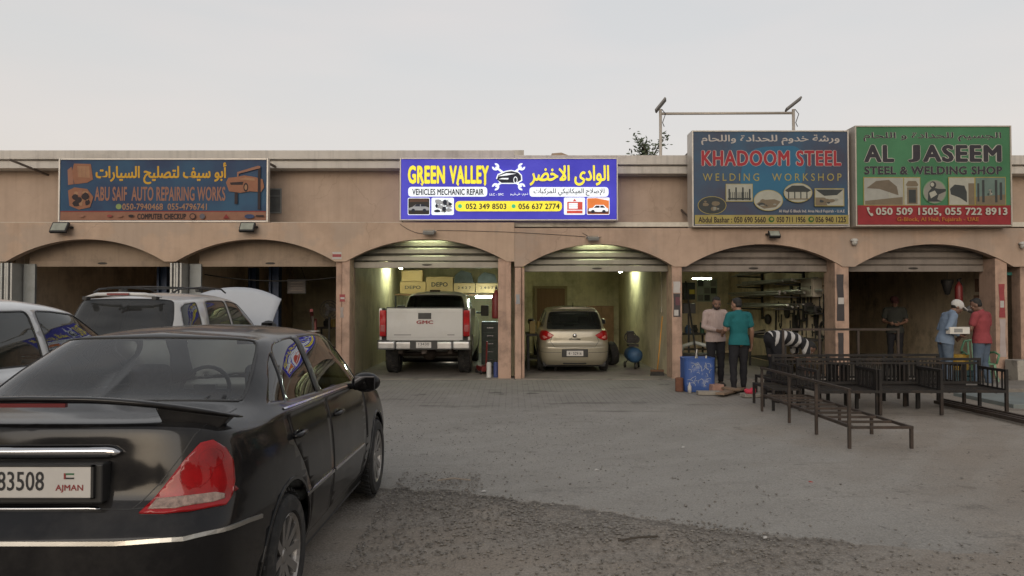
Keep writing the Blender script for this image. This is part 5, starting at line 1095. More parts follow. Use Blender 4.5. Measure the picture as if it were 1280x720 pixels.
# cab, bonnet and front: shell with an upright back wall
CAB = {k: v for k, v in TWO.items()}
c = two_box(r, WP, 1.18, 1.0, 1.29, [(2.72, .42, .46)], glass_mat('truck_side_glass', (.15, .16, .16), .02), [(a, b, d) for a, b, d in WINS[:2]], rear_v=(9.0, 10.75), rear_u=2.7, wheel_r=.42, wheel_w=.28, track=.715, rim_r=.25, spokes=6)
for o in list(r.children):
    o.location.y += 1.95 if not o.name.startswith('wheel') else 0
for o in r.children:
    if o.name.startswith('wheel'): o.location.y = 4.62
m = MB()
for sg in (-1, 1):                                           # bed sides with the wheel arch cut out
    arcp = [(1.03 + .47 * math.cos(a), .43 + .47 * math.sin(a)) for a in np.linspace(math.pi - .25, .25, 14)]
    poly = [(.02, .78), (.10, .74)] + [(.50, .62)] + arcp + [(1.62, .60), (2.02, .58), (2.02, 1.49), (.03, 1.50), (.0, 1.40)]
    V, Fs = tri(poly, [], 9, 9); n = len(V); xo, xi = sg * 1.01, sg * .955
    m.add([(xo - sg * .05 * max(0, (.95 - b)) , a, b) for a, b in V] + [(xi, a, b) for a, b in V], [tuple(f) for f in Fs] + [tuple(i + n for i in f[::-1]) for f in Fs] + [(i, n + i, n + (i + 1) % n, (i + 1) % n) for i in range(n)])
m.build('bed_side', WP, r)
m = MB(); m.box(-.95, .95, .06, 2.0, .80, .86); m.box(-.95, .95, 1.96, 2.02, .86, 1.48); m.build('bed_floor', M('bed_liner', (.03, .03, .03), .8), r)
m = MB(); m.box(-.845, .845, -.012, .05, .785, 1.50); tg = m.build('tailgate', WP, r, bevel=.018)
m = MB(); m.box(-.80, .80, -.017, -.011, .86, .872); m.box(-.80, .80, -.017, -.011, 1.405, 1.412); m.build('tailgate_crease', M('shadow_white', (.36, .36, .35), .4), tg)
m = MB(); m.box(-.85, .85, -.005, .07, 1.503, 1.53); m.build('rail_cap', BLACKPL, tg, bevel=.008)
m = MB(); m.box(-.145, .145, -.022, -.01, 1.265, 1.40); hb = m.build('tailgate_handle', BLACKPL, tg, bevel=.012)
lettering('GMC', (-.185, .19, 1.155, 1.235), -.020, M('emblem_red', (.20, .018, .022), .3, coat=.6), tg, .055)
m = MB(); m.box(-.68, -.30, -.016, -.012, .905, .925); m.box(.50, .66, -.016, -.012, .905, .925); m.build('model_badge', M('badge_grey', (.16, .16, .16), .4, .5), tg)
for sg in (-1, 1):
    m = MB(); m.cbox((sg * .925, .02, 1.17), (.145, .10, .58)); tl = m.build('tail_light', REDL, r, bevel=.02)
    m = MB(); m.cbox((sg * .925, -.034, 1.06), (.10, .012, .15)); m.build('reversing_lens', M('dim_lens', (.25, .05, .05), .2, coat=1), tl, bevel=.01)
m = MB(); m.box(-.62, .62, -.19, .02, .60, .77); bm_ = m.build('rear_bumper', GREYCH, r, bevel=.03, seg=3)
for sg in (-1, 1):
    m = MB(); m.cbox((sg * .82, -.10, .69), (.395, .20, .19)); m.build('bumper_corner', GREYCH, bm_, bevel=.045, seg=3)
    m = MB(); m.cbox((sg * .90, -.06, .79), (.24, .20, .025)); m.build('bumper_step', BLACKPL, bm_, bevel=.006)
m = MB(); m.box(-.30, .30, -.20, -.19, .60, .79); pb = m.build('plate_recess', BLACKPL, bm_, bevel=.005)
m = MB(); m.box(-.165, .165, -.212, -.203, .635, .765); pl_ = m.build('number_plate', PLATE, bm_, bevel=.003); lettering('13430', (-.11, .12, .69, .75), -.2135, INK, r, .01, name='plate_lettering'); lettering('FUJAIRAH', (-.12, .12, .648, .668), -.2135, INK, r, .02, name='plate_lettering')
m = MB(); m.box(-.06, .06, -.12, .3, .50, .60); m.cbox((0, -.15, .53), (.09, .12, .05)); m.build('tow_hitch', M('rusty_iron', (.07, .055, .045), .7, .4, var=.3), r, bevel=.01)
m = MB(); m.tube([(-.98, 1.03, .43), (.98, 1.03, .43)], .05, 10); m.ball((0, 1.03, .43), (.17, .17, .15)); m.box(-.60, -.50, .1, 5.2, .50, .62); m.box(.50, .60, .1, 5.2, .50, .62); m.build('rear_axle', M('rusty_iron', (.07, .055, .045)), r)
for sg in (-1, 1): wheel(r, sg * .83, 1.03, .42, .29, .25, 6, RIMS, sg)
m = MB(); m.tube([(-.13, 2.21, 1.93), (.13, 2.21, 1.93)], .025, 8); m.build('brake_light', M('dark_lens', (.06, .008, .01), .2, coat=1), r)
for sg in (-1, 1):
    m = MB(); m.cbox((sg * 1.17, 4.35, 1.42), (.22, .10, .30)); m.bar((sg * .92, 4.40, 1.36), (sg * 1.10, 4.37, 1.36), .08, .05); m.build('door_mirror', BLACKPL, r, bevel=.03)
# ================================================================== lamps that are lit in the photograph
TUBE = emit_mat('lit_tube', (.90, 1.0, .66), 130); TUBEW = emit_mat('lit_cool_tube', (.80, 1.0, .93), 16)
HOUS = M('lamp_housing_white', (.5, .5, .48), .5)
def tube_light(label, a, b, mat=TUBE, r=.018):
    a = Vector(a); b = Vector(b); t = thing('tube_light', label, 'lamp', tuple((a + b) / 2)); c = t.location.copy()
    m = MB(); m.tube([a - c, b - c], r, 10); m.build('tube', mat, t, smooth=False)
    m = MB(); m.bar(a - c + Vector((0, 0, r + .022)), b - c + Vector((0, 0, r + .022)), .05, .035); m.build('housing', HOUS, t)
    return t
tube_light('lit tube lamp behind the arch over the pickup truck', (-2.25, 16.31, 3.13), (-1.5, 16.31, 3.13), emit_mat('arch_tube', (.86, 1.0, .60), 75))
tube_light('lit tube lamp behind the arch over the beige hatchback', (1.5, 16.31, 3.02), (2.25, 16.31, 3.02), emit_mat('arch_tube', (.86, 1.0, .60), 75))
tube_light('bright tube lamp on the back wall beside the pickup cab', (-1.05, 21.6, 1.83), (-.42, 21.6, 1.83), emit_mat('bright_tube', (.82, 1.0, .86), 120), .028)
tube_light('lit tube lamp hanging near the left wall of the pickup bay', (-3.22, 20.6, 2.66), (-3.22, 21.8, 2.66), TUBE)
tube_light('lit tube lamp hanging near the right wall of the hatchback bay', (3.16, 20.7, 2.56), (3.16, 21.9, 2.56), TUBE)
tube_light('lit tube lamp under the ceiling of the left welding bay', (4.85, 20, 2.30), (5.35, 20, 2.30), TUBE)
for t_ in [o for o in COL.objects if o.name.startswith('tube_light') and o.type == 'EMPTY' and o.location.y > 19.5 and o.location.z > 2]:
    for d_ in (-.2, .2):
        ln = (.0, d_) if abs(t_.location.x) < 4 else (d_, .0); m = MB(); m.tube([(ln[0], ln[1], .05), (ln[0], ln[1], 3.3 - t_.location.z)], .006, 6); m.build('hanging_rod', HOUS, t_)
t = thing('work_lamp', 'small lit work lamp on the floor under the pickup truck', 'lamp', (-1.72, 20.6, .02))
m = MB(); m.box(-.10, .10, -.03, .03, .03, .12); m.build('lens', emit_mat('work_lamp_glow', (1, .95, .8), 6), t)
m = MB(); m.box(-.13, .13, .035, .07, 0, .15); m.build('lamp_body', BLACKPL, t)
FLG = M('flood_glass', (.24, .25, .20), .15, var=.2, coat=1)
def floodlight(label, px, py, Y, tilt, mat, wd=.30, glow=None):
    x, y, z = at(px, py, Y); t = thing('floodlight', label, 'floodlight', (x, y, z), 0, 'floodlights on the arched wall')
    rot = Matrix.Rotation(R(tilt), 3, 'X'); m = MB(); m.cbox((0, -.16, 0), (wd, .07, wd * .72), rot); h = m.build('lamp_body', mat, t, bevel=.012)
    m = MB(); n_ = rot @ Vector((0, -.037, 0)); m.cbox((n_.x, -.16 + n_.y, n_.z), (wd * .84, .006, wd * .54), rot); m.build('lens', FLG, h)
    m = MB(); m.bar((-wd * .53, -.16, 0), (-wd * .53, -.02, .02), .03, .008); m.bar((wd * .53, -.16, 0), (wd * .53, -.02, .02), .03, .008); m.box(-wd * .55, wd * .55, -.025, 0, 0, .04); m.build('bracket', mat, t)
    return t
BLK = M('black_lamp_metal', (.025, .025, .026), .5, .3); GRL = M('grey_lamp_metal', (.22, .22, .21), .6, .2)
floodlight('black floodlight over the far left arch', 79.5, 285.5, 15.995, -32, BLK, .36); floodlight('black floodlight under the right end of the faded blue sign', 312, 285, 15.995, -32, BLK, .32)
floodlight('grey floodlight above the pickup bay arch', 537, 291, 15.995, -70, GRL, .24); floodlight('grey floodlight above the hatchback bay arch', 740.5, 298.5, 15.995, -70, GRL, .24); floodlight('black floodlight under the dark blue steel sign', 965, 294, 15.995, -40, BLK, .24)
def camera_dome(label, px, py):
    x, y, z = at(px, py, 15.99); t = thing('security_camera', label, 'camera', (x, y, z)); m = MB(); m.lathe([(.075, 0), (.075, .03), (.05, .05)], 16, (0, -.05, .06)); m.tube([(0, 0, .08), (0, -.06, .09)], .03, 10); m.build('mount', HOUS, t)
    m = MB(); m.ball((0, -.06, .02), .06, 14, 8); m.cbox((0, -.115, .01), (.04, .02, .04)); m.build('camera_head', M('pale_plastic', (.4, .39, .36), .4), t, smooth=True)
camera_dome('small white security camera between the two steel signs arches', 1067, 305); camera_dome('small white security camera at the right edge of the wall', 1277, 309)
def cable(label, pts, r=.005, mat=None):
    o = MB().tube(pts, r, 6).build('cable', mat or BLACKPL, smooth=True); return tag(o, label, 'cable')
def sag(a, b, s, n=14): a = Vector(a); b = Vector(b); return [a.lerp(b, i / n) - Vector((0, 0, s * 4 * (i / n) * (1 - i / n))) for i in range(n + 1)]
cable('thin cable along the wall between the two grey floodlights', sag(at(546, 288, 15.99), at(732, 296, 15.99), -.03)); cable('dark cable sagging across the second bay', sag((-7.1, 17.2, 2.3), (-3.75, 17.2, 2.28), .14), .014)
cable('short drooping cable from the grey floodlight over the pickup bay', sag(at(500, 280, 15.985), at(530, 292, 15.985), .05)); cable('short drooping cable beside the floodlight over the hatchback bay', sag(at(728, 291, 15.985), at(752, 296, 15.985), .05))

# ================================================================== inside the bays
KRAFT = M('brown_cardboard', (.36, .25, .13), .9, var=.08, dirt=(.2, .14, .08), damt=.4); WOOD = M('brown_door_wood', (.16, .085, .045), .7, var=.2, scale=3, stretch=(6, 6, .6)); IRON = M('dark_shop_iron', (.035, .033, .032), .6, .5, var=.4, scale=9)
BLUEM = M('blue_lift_paint', (.03, .055, .12), .45, .1, var=.15, dirt=(.03, .03, .03), damt=.6); REDM = M('red_tool_paint', (.15, .015, .014), .5, var=.15, dirt=(.05, .02, .02), damt=.4)
# shelf with parts boxes
t = thing('storage_shelf', 'high shelf across the back of the pickup bay with parts boxes', 'shelf', (-1.85, 22.5, .02))
m = MB(); m.box(-1.65, 1.65, -.3, .3, 1.86, 1.90); m.build('board', WOOD, t)
for x in (-1.62, 0, 1.62):
    m = MB(); m.box(x - .025, x + .025, -.3, -.25, 0, 1.86); m.build('post', IRON, t)
def carton(label, px0, px1, py0, py1, Y, text=None, dep=.4, mat=KRAFT):
    x0, x1, z0, z1 = X_(px0, Y), X_(px1, Y), Z_(py1, Y), Z_(py0, Y); t = thing('cardboard_box', label, 'box', ((x0 + x1) / 2, Y, z0), 0, 'parts boxes on the high shelf'); w_ = (x1 - x0) / 2
    m = MB(); m.box(-w_, w_, 0, dep, 0, z1 - z0); b = m.build('carton', mat, t, bevel=.006)
    m = MB(); m.box(-w_, w_, -.002, .0, (z1 - z0) * .9, (z1 - z0) * .94); m.build('tape', M('carton_tape', (.28, .19, .09), .5), b)
    if text: lettering(text, (-w_ * .62, w_ * .62, (z1 - z0) * .38, (z1 - z0) * .66), -.003, INK, b, .03)
carton('brown carton marked DEPO at left on the high shelf', 500, 532, 352, 367, 22.22, 'DEPO'); carton('brown carton marked DEPO in the middle of the high shelf', 533, 566, 346, 366, 22.22, 'DEPO'); carton('low brown carton with small print right of the DEPO cartons', 567, 594, 354, 366, 22.22, '2 4 2 7'); carton('low brown carton at the right end of the high shelf', 595, 622, 354, 366, 22.22, '2 4 3 7')
carton('plain brown carton stacked on the left DEPO carton', 502, 528, 338, 351.6, 22.22)
for lab, px0, px1, py0, py1 in (('black plastic crate on the cartons of the high shelf', 568, 592, 338, 353), ('dark bumper part lying on the right cartons', 597, 622, 340, 353)):
    x0, x1 = X_(px0, 22.3), X_(px1, 22.3); m = MB(); m.prism([(x0, Z_(353.4, 22.22)), (x1, Z_(353.4, 22.22)), (x1 - .08, Z_(py0 + 3, 22.3)), (x0 + .2, Z_(py0, 22.3)), (x0 + .02, Z_(py0 + 6, 22.3))], 22.25, 22.55); tag(m.build('spare_part', M('dark_spare_part', (.05, .055, .055), .5, var=.4)), lab, 'spare part')
def extinguisher(label, loc, s=1.0):
    t = thing('fire_extinguisher', label, 'fire extinguisher', loc); m = MB(); m.lathe([(0, 0), (.075 * s, .01), (.08 * s, .05), (.08 * s, .40 * s), (.05 * s, .47 * s), (.025 * s, .50 * s), (.025 * s, .53 * s), (0, .53 * s)], 20); m.build('cylinder', REDM, t, smooth=True)
    m = MB(); m.cbox((0, 0, .56 * s), (.05, .05, .06)); m.bar((0, 0, .58 * s), (.0, -.10, .60 * s), .02); m.tube([(.02, 0, .55 * s), (.09 * s, 0, .45 * s), (.09 * s, 0, .2 * s)], .01, 6); m.build('valve', BLACKPL, t)
extinguisher('red fire extinguisher on the pier right of the pickup', (-.36, 17.0, 1.28), 1.25); extinguisher('red fire extinguisher on the wall of the far right welding bay', (10.18, 16.98, 1.60), 1.0)
def can(label, loc, r, h, mat):
    t = thing('spray_can', label, 'can', loc); m = MB(); m.lathe([(0, 0), (r, 0), (r, h * .85), (r * .6, h * .92), (0, h * .92)], 16); m.build('can_body', mat, t, smooth=False); m = MB(); m.lathe([(r * .45, h * .921), (r * .45, h), (0, h)], 12); m.build('cap', BLACKPL, t)
can('white oil can beside the pier right of the pickup', (-.50, 16.28, .02), .055, .36, M('white_tin', (.5, .5, .48), .4)); can('dark blue oil can next to the white oil can', (-.35, 16.30, .02), .055, .36, M('blue_tin', (.04, .06, .18), .4))
t = thing('trolley_jack', 'red trolley jack standing by the pier in the pickup bay', 'jack', (-.62, 17.1, .02), .3); m = MB(); m.cbox((0, .1, .12), (.24, .5, .12)); m.build('body', REDM, t, bevel=.02); m = MB(); m.tube([(0, -.1, .15), (0, -.18, .75)], .02, 8); m.build('handle', REDM, t)
for x, y in ((-.12, -.1), (.12, -.1), (-.12, .3), (.12, .3)):
    m = MB(); m.lathe([(0, -.02), (.05, -.02), (.05, .02), (0, .02)], 12, (x, y, .05), 'x'); m.build('wheel', IRON, t)
t = thing('tool_cabinet', 'dark tool cabinet with drawers behind the pickup truck', 'cabinet', (-.55, 19.2, .02)); m = MB(); m.box(-.22, .22, -.4, .4, .08, 1.15); m.build('carcass', M('dark_green_steel', (.045, .06, .055), .5, .3, var=.3), t, bevel=.01)
for k in range(5):
    m = MB(); m.box(-.20, .20, -.415, -.402, .12 + k * .2, .29 + k * .2); d = m.build('drawer', M('dark_green_steel', (.045, .06, .055)), t, bevel=.006); m = MB(); m.box(-.08, .08, -.435, -.416, .19 + k * .2, .21 + k * .2); m.build('handle', CHROME, d)
# hatchback bay
t = thing('wooden_door', 'brown wooden door in the back wall of the hatchback bay', 'door', (1.28, 24.57, .02)); m = MB(); m.box(-.46, .46, -.04, .02, 0, 2.12); m.build('door_leaf', WOOD, t); m = MB(); m.box(-.54, -.465, -.06, .02, 0, 2.2); m.box(.465, .54, -.06, .02, 0, 2.2); m.box(-.465, .465, -.06, .02, 2.125, 2.2); m.build('door_frame', M('pale_frame', (.26, .2, .12), .8), t)
t = thing('wooden_cupboard', 'low brown cupboard against the back wall beside the hatchback', 'cupboard', (2.85, 24.2, .02)); m = MB(); m.box(-.42, .42, -.25, .25, 0, 1.55); m.build('carcass', M('brown_board', (.20, .11, .06), .7, var=.2), t, bevel=.01)
for sg in (-1, 1):
    m = MB(); m.box(sg * .21 - .195, sg * .21 + .195, -.272, -.252, .05, 1.5); m.build('door', M('brown_board', (.2, .11, .06)), t, bevel=.005)
t = thing('air_compressor', 'air compressor with blue tank by the right wall of the hatchback bay', 'compressor', (3.02, 18.6, .02)); m = MB(); m.lathe([(0, -.42), (.12, -.40), (.18, -.33), (.19, -.2), (.19, .2), (.18, .33), (.12, .40), (0, .42)], 24, (0, 0, .34), 'y'); m.build('tank', M('blue_tank_paint', (.022, .07, .15), .6, var=.2, dirt=(.03, .03, .035), damt=.8), t, smooth=True)
m = MB(); m.box(-.12, .12, -.1, .25, .54, .60); m.lathe([(0, -.15), (.10, -.15), (.11, 0), (.10, .15), (0, .15)], 14, (.05, .05, .72), 'y'); m.cbox((-.08, -.05, .78), (.16, .14, .30)); [m.cbox((-.08, -.05, .68 + k * .05), (.2, .18, .012)) for k in range(5)]; m.build('pump', IRON, t)
m = MB(); m.lathe([(.13, -.02), (.15, -.02), (.15, .02), (.13, .02), (.13, -.02)], 20, (-.1, -.2, .78), 'y', False); m.build('flywheel', IRON, t)
for x, y in ((.0, -.33), (-.17, .25), (.17, .25)):
    m = MB(); m.lathe([(0, -.02), (.08, -.02), (.08, .02), (0, .02)], 14, (x, y, .08), 'x'); m.bar((x, y, .08), (x * .6, y * .9, .2), .025); m.build('wheel', IRON, t)
t = thing('broom', 'yellow-handled broom leaning on the wall right of the hatchback', 'broom', (3.30, 16.72, .02)); m = MB(); m.tube([(-.05, -.03, .12), (.10, .14, 1.32)], .014, 8); m.build('handle', M('yellow_handle', (.50, .25, .04), .5), t, smooth=True); m = MB(); m.cbox((-.06, -.04, .11), (.30, .06, .05)); hd = m.build('broom_head', M('brown_head', (.12, .06, .03), .7), t, bevel=.01); m = MB(); m.prism([(-.22, .0), (.10, .0), (.08, .085), (-.20, .085)], -.07, -.01); m.build('bristles', IRON, hd)
t = thing('conduit_switch', 'white cable duct with a switch on the right wall of the hatchback bay', 'switch', (3.505, 17.4, 1.45)); m = MB(); m.box(-.02, 0, -.02, .02, .1, 1.1); m.build('duct', M('old_plastic', (.36, .33, .25), .6), t); m = MB(); m.box(-.04, 0, -.05, .05, -.03, .1); m.build('switch', M('old_plastic', (.36, .33, .25)), t, bevel=.006)
def bench_clutter(label, loc, w_, d, h, seed, n=9, cols=None):
    t = thing('workbench', label, 'workbench', loc); m = MB(); m.box(-w_ / 2, w_ / 2, -d / 2, d / 2, h - .05, h); m.build('bench_top', IRON, t)
    for sx in (-1, 1):
        for sy in (-1, 1):
            m = MB(); m.box(sx * (w_ / 2 - .05) - .025, sx * (w_ / 2 - .05) + .025, sy * (d / 2 - .05) - .025, sy * (d / 2 - .05) + .025, 0, h - .052); m.build('leg', IRON, t)
    m = MB(); m.box(-w_ / 2 + .03, w_ / 2 - .03, -d / 2 + .03, d / 2 - .03, h * .3, h * .33); m.build('lower_shelf', IRON, t)
    return t
def small_things(base, x0, x1, y0, y1, z, n, seed, place):
    r_ = random.Random(seed); cols = [M('tin_red', (.22, .03, .025), .5), M('tin_blue', (.03, .07, .16), .5), M('tin_grey', (.14, .14, .13), .5, .3), IRON, M('tin_dull_yellow', (.28, .2, .05), .5), M('tin_green', (.03, .09, .06), .5)]
    shapes = ['can', 'box', 'motor']
    words_ = {'can': 'tin can', 'box': 'parts box', 'motor': 'small motor'}
    cn = ['red', 'blue', 'grey', 'black', 'yellow', 'green']; slot = (x1 - x0) / n
    for i in range(n):
        k = r_.randrange(6); sh = shapes[r_.randrange(3)]; x = x0 + slot * (i + .5); y = r_.uniform(y0, y1); h = r_.uniform(.14, .34); w_ = slot * r_.uniform(.28, .44); m = MB()
        if sh == 'can': m.lathe([(0, 0), (w_, 0), (w_, h * .9), (w_ * .9, h), (0, h)], 14)
        elif sh == 'box': m.cbox((0, 0, h / 2), (w_ * 2, w_ * 1.6, h), Matrix.Rotation(r_.uniform(-.3, .3), 3, 'Z'))
        else: m.lathe([(0, -w_), (.08, -w_), (.10, -w_ * .6), (.10, w_ * .6), (.06, w_ * .8), (.02, w_ * 1.05), (0, w_ * 1.05)], 14, (0, 0, .11), 'x'); m.cbox((0, 0, .02), (w_ * 1.6, .18, .04)); m.cbox((0, 0, .22), (.1, .1, .06))
        o = m.build({'can': 'tin_can', 'box': 'parts_box', 'motor': 'small_motor'}[sh], cols[k]); o.location = (x, y, z)
        tag(o, f'{cn[k]} {words_[sh]} {["first", "second", "third", "fourth", "fifth", "sixth", "seventh", "eighth", "ninth"][i]} along {place}', words_[sh])
bench_clutter('dark workbench left of the hatchback', (.72, 18.6, .02), .75, 1.4, .88, 3); small_things(0, .42, 1.05, 18.1, 18.4, .90, 4, 5, 'the bench left of the hatchback')
# second bay: car lift, fan, hoist, hanging frame
def lift_post(label, px, Y, w_=.24, h=2.55):
    x = X_(px, Y); t = thing('lift_column', label, 'car lift', (x, Y, .02), 0, 'blue lift columns in the left bays'); m = MB(); m.box(-w_ / 2, w_ / 2, -.02, .14, 0, h); m.box(-w_ / 2, -w_ / 2 + .05, -.12, -.021, 0, h); m.box(w_ / 2 - .05, w_ / 2, -.12, -.021, 0, h); m.build('column', BLUEM, t)
    m = MB(); m.box(-w_ / 2 - .08, w_ / 2 + .08, -.2, .25, 0, .03); m.build('base_plate', BLUEM, t); m = MB(); m.box(-w_ / 2 + .06, w_ / 2 - .06, -.16, -.03, .5, 1.1); m.bar((0, -.12, .6), (.5, -.45, .55), .1); m.build('lift_arm', IRON, t)
lift_post('blue car lift column right of the raised bonnet', 344, 18.4); lift_post('dark blue car lift column behind the raised bonnet', 317, 19.6, .2); lift_post('dark blue car lift column at the right side of the far left bay', 205, 18.2)
t = thing('notice_frame', 'dark square notice frame hanging in the second bay', 'notice', at(371, 358, 17.6)); m = MB(); m.box(-.20, .20, -.01, .02, -.15, .15); p_ = m.build('board', M('dark_notice', (.06, .05, .045), .6, var=.3), t); m = MB(); [m.box(*q) for q in ((-.22, -.20, -.02, .02, -.17, .17), (.20, .22, -.02, .02, -.17, .17), (-.2, .2, -.02, .02, .15, .17), (-.2, .2, -.02, .02, -.17, -.15))]; m.build('frame', IRON, t); m = MB(); [m.box(-.14, .14, -.013, -.0105, .08 - k * .06, .09 - k * .06) for k in range(4)]; m.build('print_lines', M('faint_print', (.2, .16, .13), .7), p_)
m = MB(); m.tube([(-.2, 0, .17), (0, 0, .75)], .005, 5); m.tube([(.2, 0, .17), (0, 0, .75)], .005, 5); m.build('hanging_wire', IRON, t)
x, y, z = at(412, 387, 18); t = thing('pedestal_fan', 'dark pedestal fan in the second bay beside the pier', 'fan', (x, y, .02)); m = MB(); m.lathe([(0, 0), (.2, .0), (.2, .03), (.05, .05), (.03, .06), (.03, z - .2), (0, z - .2)], 18); m.build('stand', IRON, t)
m = MB()
for rr_ in (.22, .16, .09):
    for yy in (-.06, .04): m.tube([(rr_ * math.cos(a), yy, z - .02 + rr_ * math.sin(a)) for a in np.linspace(0, 2 * math.pi, 25)], .005, 5, False)
for k in range(12): a = k * math.pi / 6; m.tube([(0, -.08, z - .02), (.22 * math.cos(a), -.05, z - .02 + .22 * math.sin(a))], .003, 4)
m.build('cage', IRON, t); m = MB(); m.lathe([(0, .0), (.06, 0), (.06, .16), (0, .18)], 14, (0, .02, z - .02), 'y'); m.build('motor', IRON, t)
m = MB()
for k in range(3): m.cbox((.09 * math.cos(k * 2.094), -.02, z - .02 + .09 * math.sin(k * 2.094)), (.17, .01, .08), Matrix.Rotation(-k * 2.094, 3, 'Y'))
m.build('blades', IRON, t)
x, y, _ = at(394, 400, 17.8); t = thing('engine_hoist', 'red engine hoist among clutter in the second bay', 'hoist', (x, y, .02)); m = MB(); m.bar((0, 0, .05), (0, 0, 1.25), .08); m.build('mast', REDM, t); m = MB(); m.bar((-.05, 0, 1.2), (.1, -.7, 1.45), .07); m.build('boom', REDM, t); m = MB(); m.bar((-.35, -.6, .06), (-.08, .05, .06), .07); m.bar((.35, -.6, .06), (.08, .05, .06), .07); m.build('base_frame', REDM, t); m = MB(); m.tube([(0, -.05, .5), (.05, -.4, 1.33)], .03, 8); m.build('ram', CHROME, t)
def tyre_obj(label, loc, rot=(0, 0, 0), r=.31):
    m = MB(); a = .1; m.lathe([(r * .62, -a * .8), (r * .66, -a), (r * .93, -a), (r, -a * .6), (r, a * .6), (r * .93, a), (r * .66, a), (r * .62, a * .8), (r * .6, 0), (r * .62, -a * .8)], 32, (0, 0, 0), 'z', False); o = m.build('tyre', MATS['tyre_rubber'], smooth=False); o.location = loc; o.rotation_euler = rot; return tag(o, label, 'tyre', 'loose tyres in the bays')
tyre_obj('worn tyre lying on the floor of the second bay', (-4.15, 17.5, .12)); tyre_obj('worn tyre stacked on another in the second bay', (-4.13, 17.52, .325)); tyre_obj('worn tyre standing right of the hatchback', (2.60, 19.6, .33), (0, R(82), .3))
bench_clutter('dark workbench along the back of the second bay', (-5.0, 22.8, .02), 1.9, .7, .9, 4); small_things(0, -5.8, -4.2, 22.6, 22.9, .92, 6, 11, 'the back bench in the second bay')
# left welding bay
t = thing('display_board', 'board of small sample photos on the back wall of the welding bay', 'board', (5.72 - .05, 24.56, 1.65)); x0, x1, z0, z1 = X_(871, 24.5) - t.location.x, X_(896, 24.5) - t.location.x, Z_(377, 24.5) - 1.65, Z_(349, 24.5) - 1.65
t.location.x = X_(884, 24.5); x0, x1 = -.33, .33; m = MB(); m.box(x0, x1, -.03, 0, z0, z1); b_ = m.build('board', M('pale_board', (.34, .38, .30), .7, var=.1), t)
for i in range(3):
    for j in range(3):
        m = MB(); m.box(x0 + .03 + i * .21, x0 + .21 + i * .21, -.036, -.031, z0 + .03 + j * .235, z0 + .22 + j * .235); pp = m.build('sample_photo', M(('photo_grey_print', 'photo_dark_print', 'photo_white_print')[(i + 2 * j) % 3], ((.2, .2, .18), (.06, .06, .06), (.4, .42, .38))[(i + 2 * j) % 3], .5), b_)
        m = MB(); m.lathe([(.035, -.038), (.055, -.038), (.055, -.0365), (.035, -.0365)], 12, (x0 + .12 + i * .21, 0, z0 + .125 + j * .235), 'y'); m.build('print_shape', M('photo_ink_shape', (.03, .03, .03), .5), pp) if False else None
t = thing('fuse_box', 'dark electric box with a yellow label in the welding bay', 'fuse box', (X_(861, 22), 22, Z_(372, 22))); t.location.x = X_(862.5, 23.2); t.location.y = 23.2; m = MB(); m.box(-.2, .16, 0, .2, -.05, .48); m.build('cabinet', IRON, t, bevel=.01); m = MB(); m.box(-.02, .14, -.006, -.001, .12, .26); m.build('warning_label', M('yellow_label', (.5, .36, .04), .6), t)
bx = MB(); bx.box(-.03, .03, .2, 1.3, .1, .16); bx.build('bracket', IRON, t)
t = thing('control_box', 'black control box on a stand left of the pale shirt man', 'box', (X_(860.5, 19), 19.0, .02)); m = MB(); m.box(-.16, .16, -.1, .1, 1.36, 1.62); m.build('case', BLACKPL, t, bevel=.01); m = MB(); m.box(-.02, .02, -.02, .02, 0, 1.358); m.box(-.18, .18, -.15, .15, 0, .03); m.build('stand', IRON, t)
o = MB().tube([at(857, 352, 18.0), at(870, 446, 16.8)], .022, 8).build('steel_pole', IRON); tag(o, 'dark steel pole leaning in the left corner of the welding bay', 'pole')
STK = M('mill_steel', (.34, .33, .31), .38, .7, var=.3, scale=5, dirt=(.10, .06, .04), damt=.5)
t = thing('stock_rack', 'wall rack of bracket arms for steel stock in the welding bay', 'rack', (7.08, 19.6, 1.5))
for y in (-1.5, 1.5):
    m = MB(); m.box(-.03, .03, y - .03, y + .03, -.3, 1.2); up_ = m.build('upright', IRON, t)
    for z in (-.02, .28, .58, .88): m = MB(); m.bar((-.03, y, z), (-.70, y, z + .02), .04); m.build('bracket_arm', IRON, up_)
proto = None; r_ = random.Random(3)
for lv, z in enumerate((1.52, 1.82, 2.12, 2.42)):
    for k in range(6):
        if proto is None:
            m = MB(); m.tube([(0, -2.6, 0), (0, 2.4, 0)], .028, 8); proto = m.build('steel_tube', STK, smooth=False); o = proto
        else: o = proto.copy(); COL.objects.link(o)
        o.location = (6.45 + k * .093, 19.4 + r_.uniform(-.3, 1.2), z + .035 + .05 * (k % 2) + r_.uniform(0, .03)); o.scale = (r_.uniform(.5, 1.2), r_.uniform(.68, .95), r_.uniform(.5, 1.2)); o.rotation_euler = (r_.uniform(-.012, .012), 0, r_.uniform(-.03, .03))
        tag(o, f'long steel tube on the {("lowest", "second", "third", "top")[lv]} level of the wall rack in the welding bay', 'steel tube', 'steel tubes on the wall rack')
def wall_tool(name, label, cat, y, z, shape, xw=7.147):
    m = MB(); shape(m); o = m.build(name, IRON); o.location = (xw, y, z); tag(o, label, cat); return o
def g_disc(m): m.lathe([(0, -.01), (.17, -.01), (.17, -.05), (0, -.05)], 20, (0, 0, 0), 'x')
def g_pl(m): m.bar((-.03, -.02, .25), (-.03, .10, -.2), .03); m.bar((-.03, .10, .25), (-.03, -.04, -.2), .03); m.cbox((-.03, .04, .28), (.03, .14, .08))
def g_vice(m): m.box(-.25, 0, -.35, .30, -.04, 0); m.cbox((-.14, .0, .08), (.16, .4, .14)); m.bar((-.14, -.4, .08), (-.14, .4, .08), .05); m.cbox((-.14, .32, .13), (.2, .06, .2))
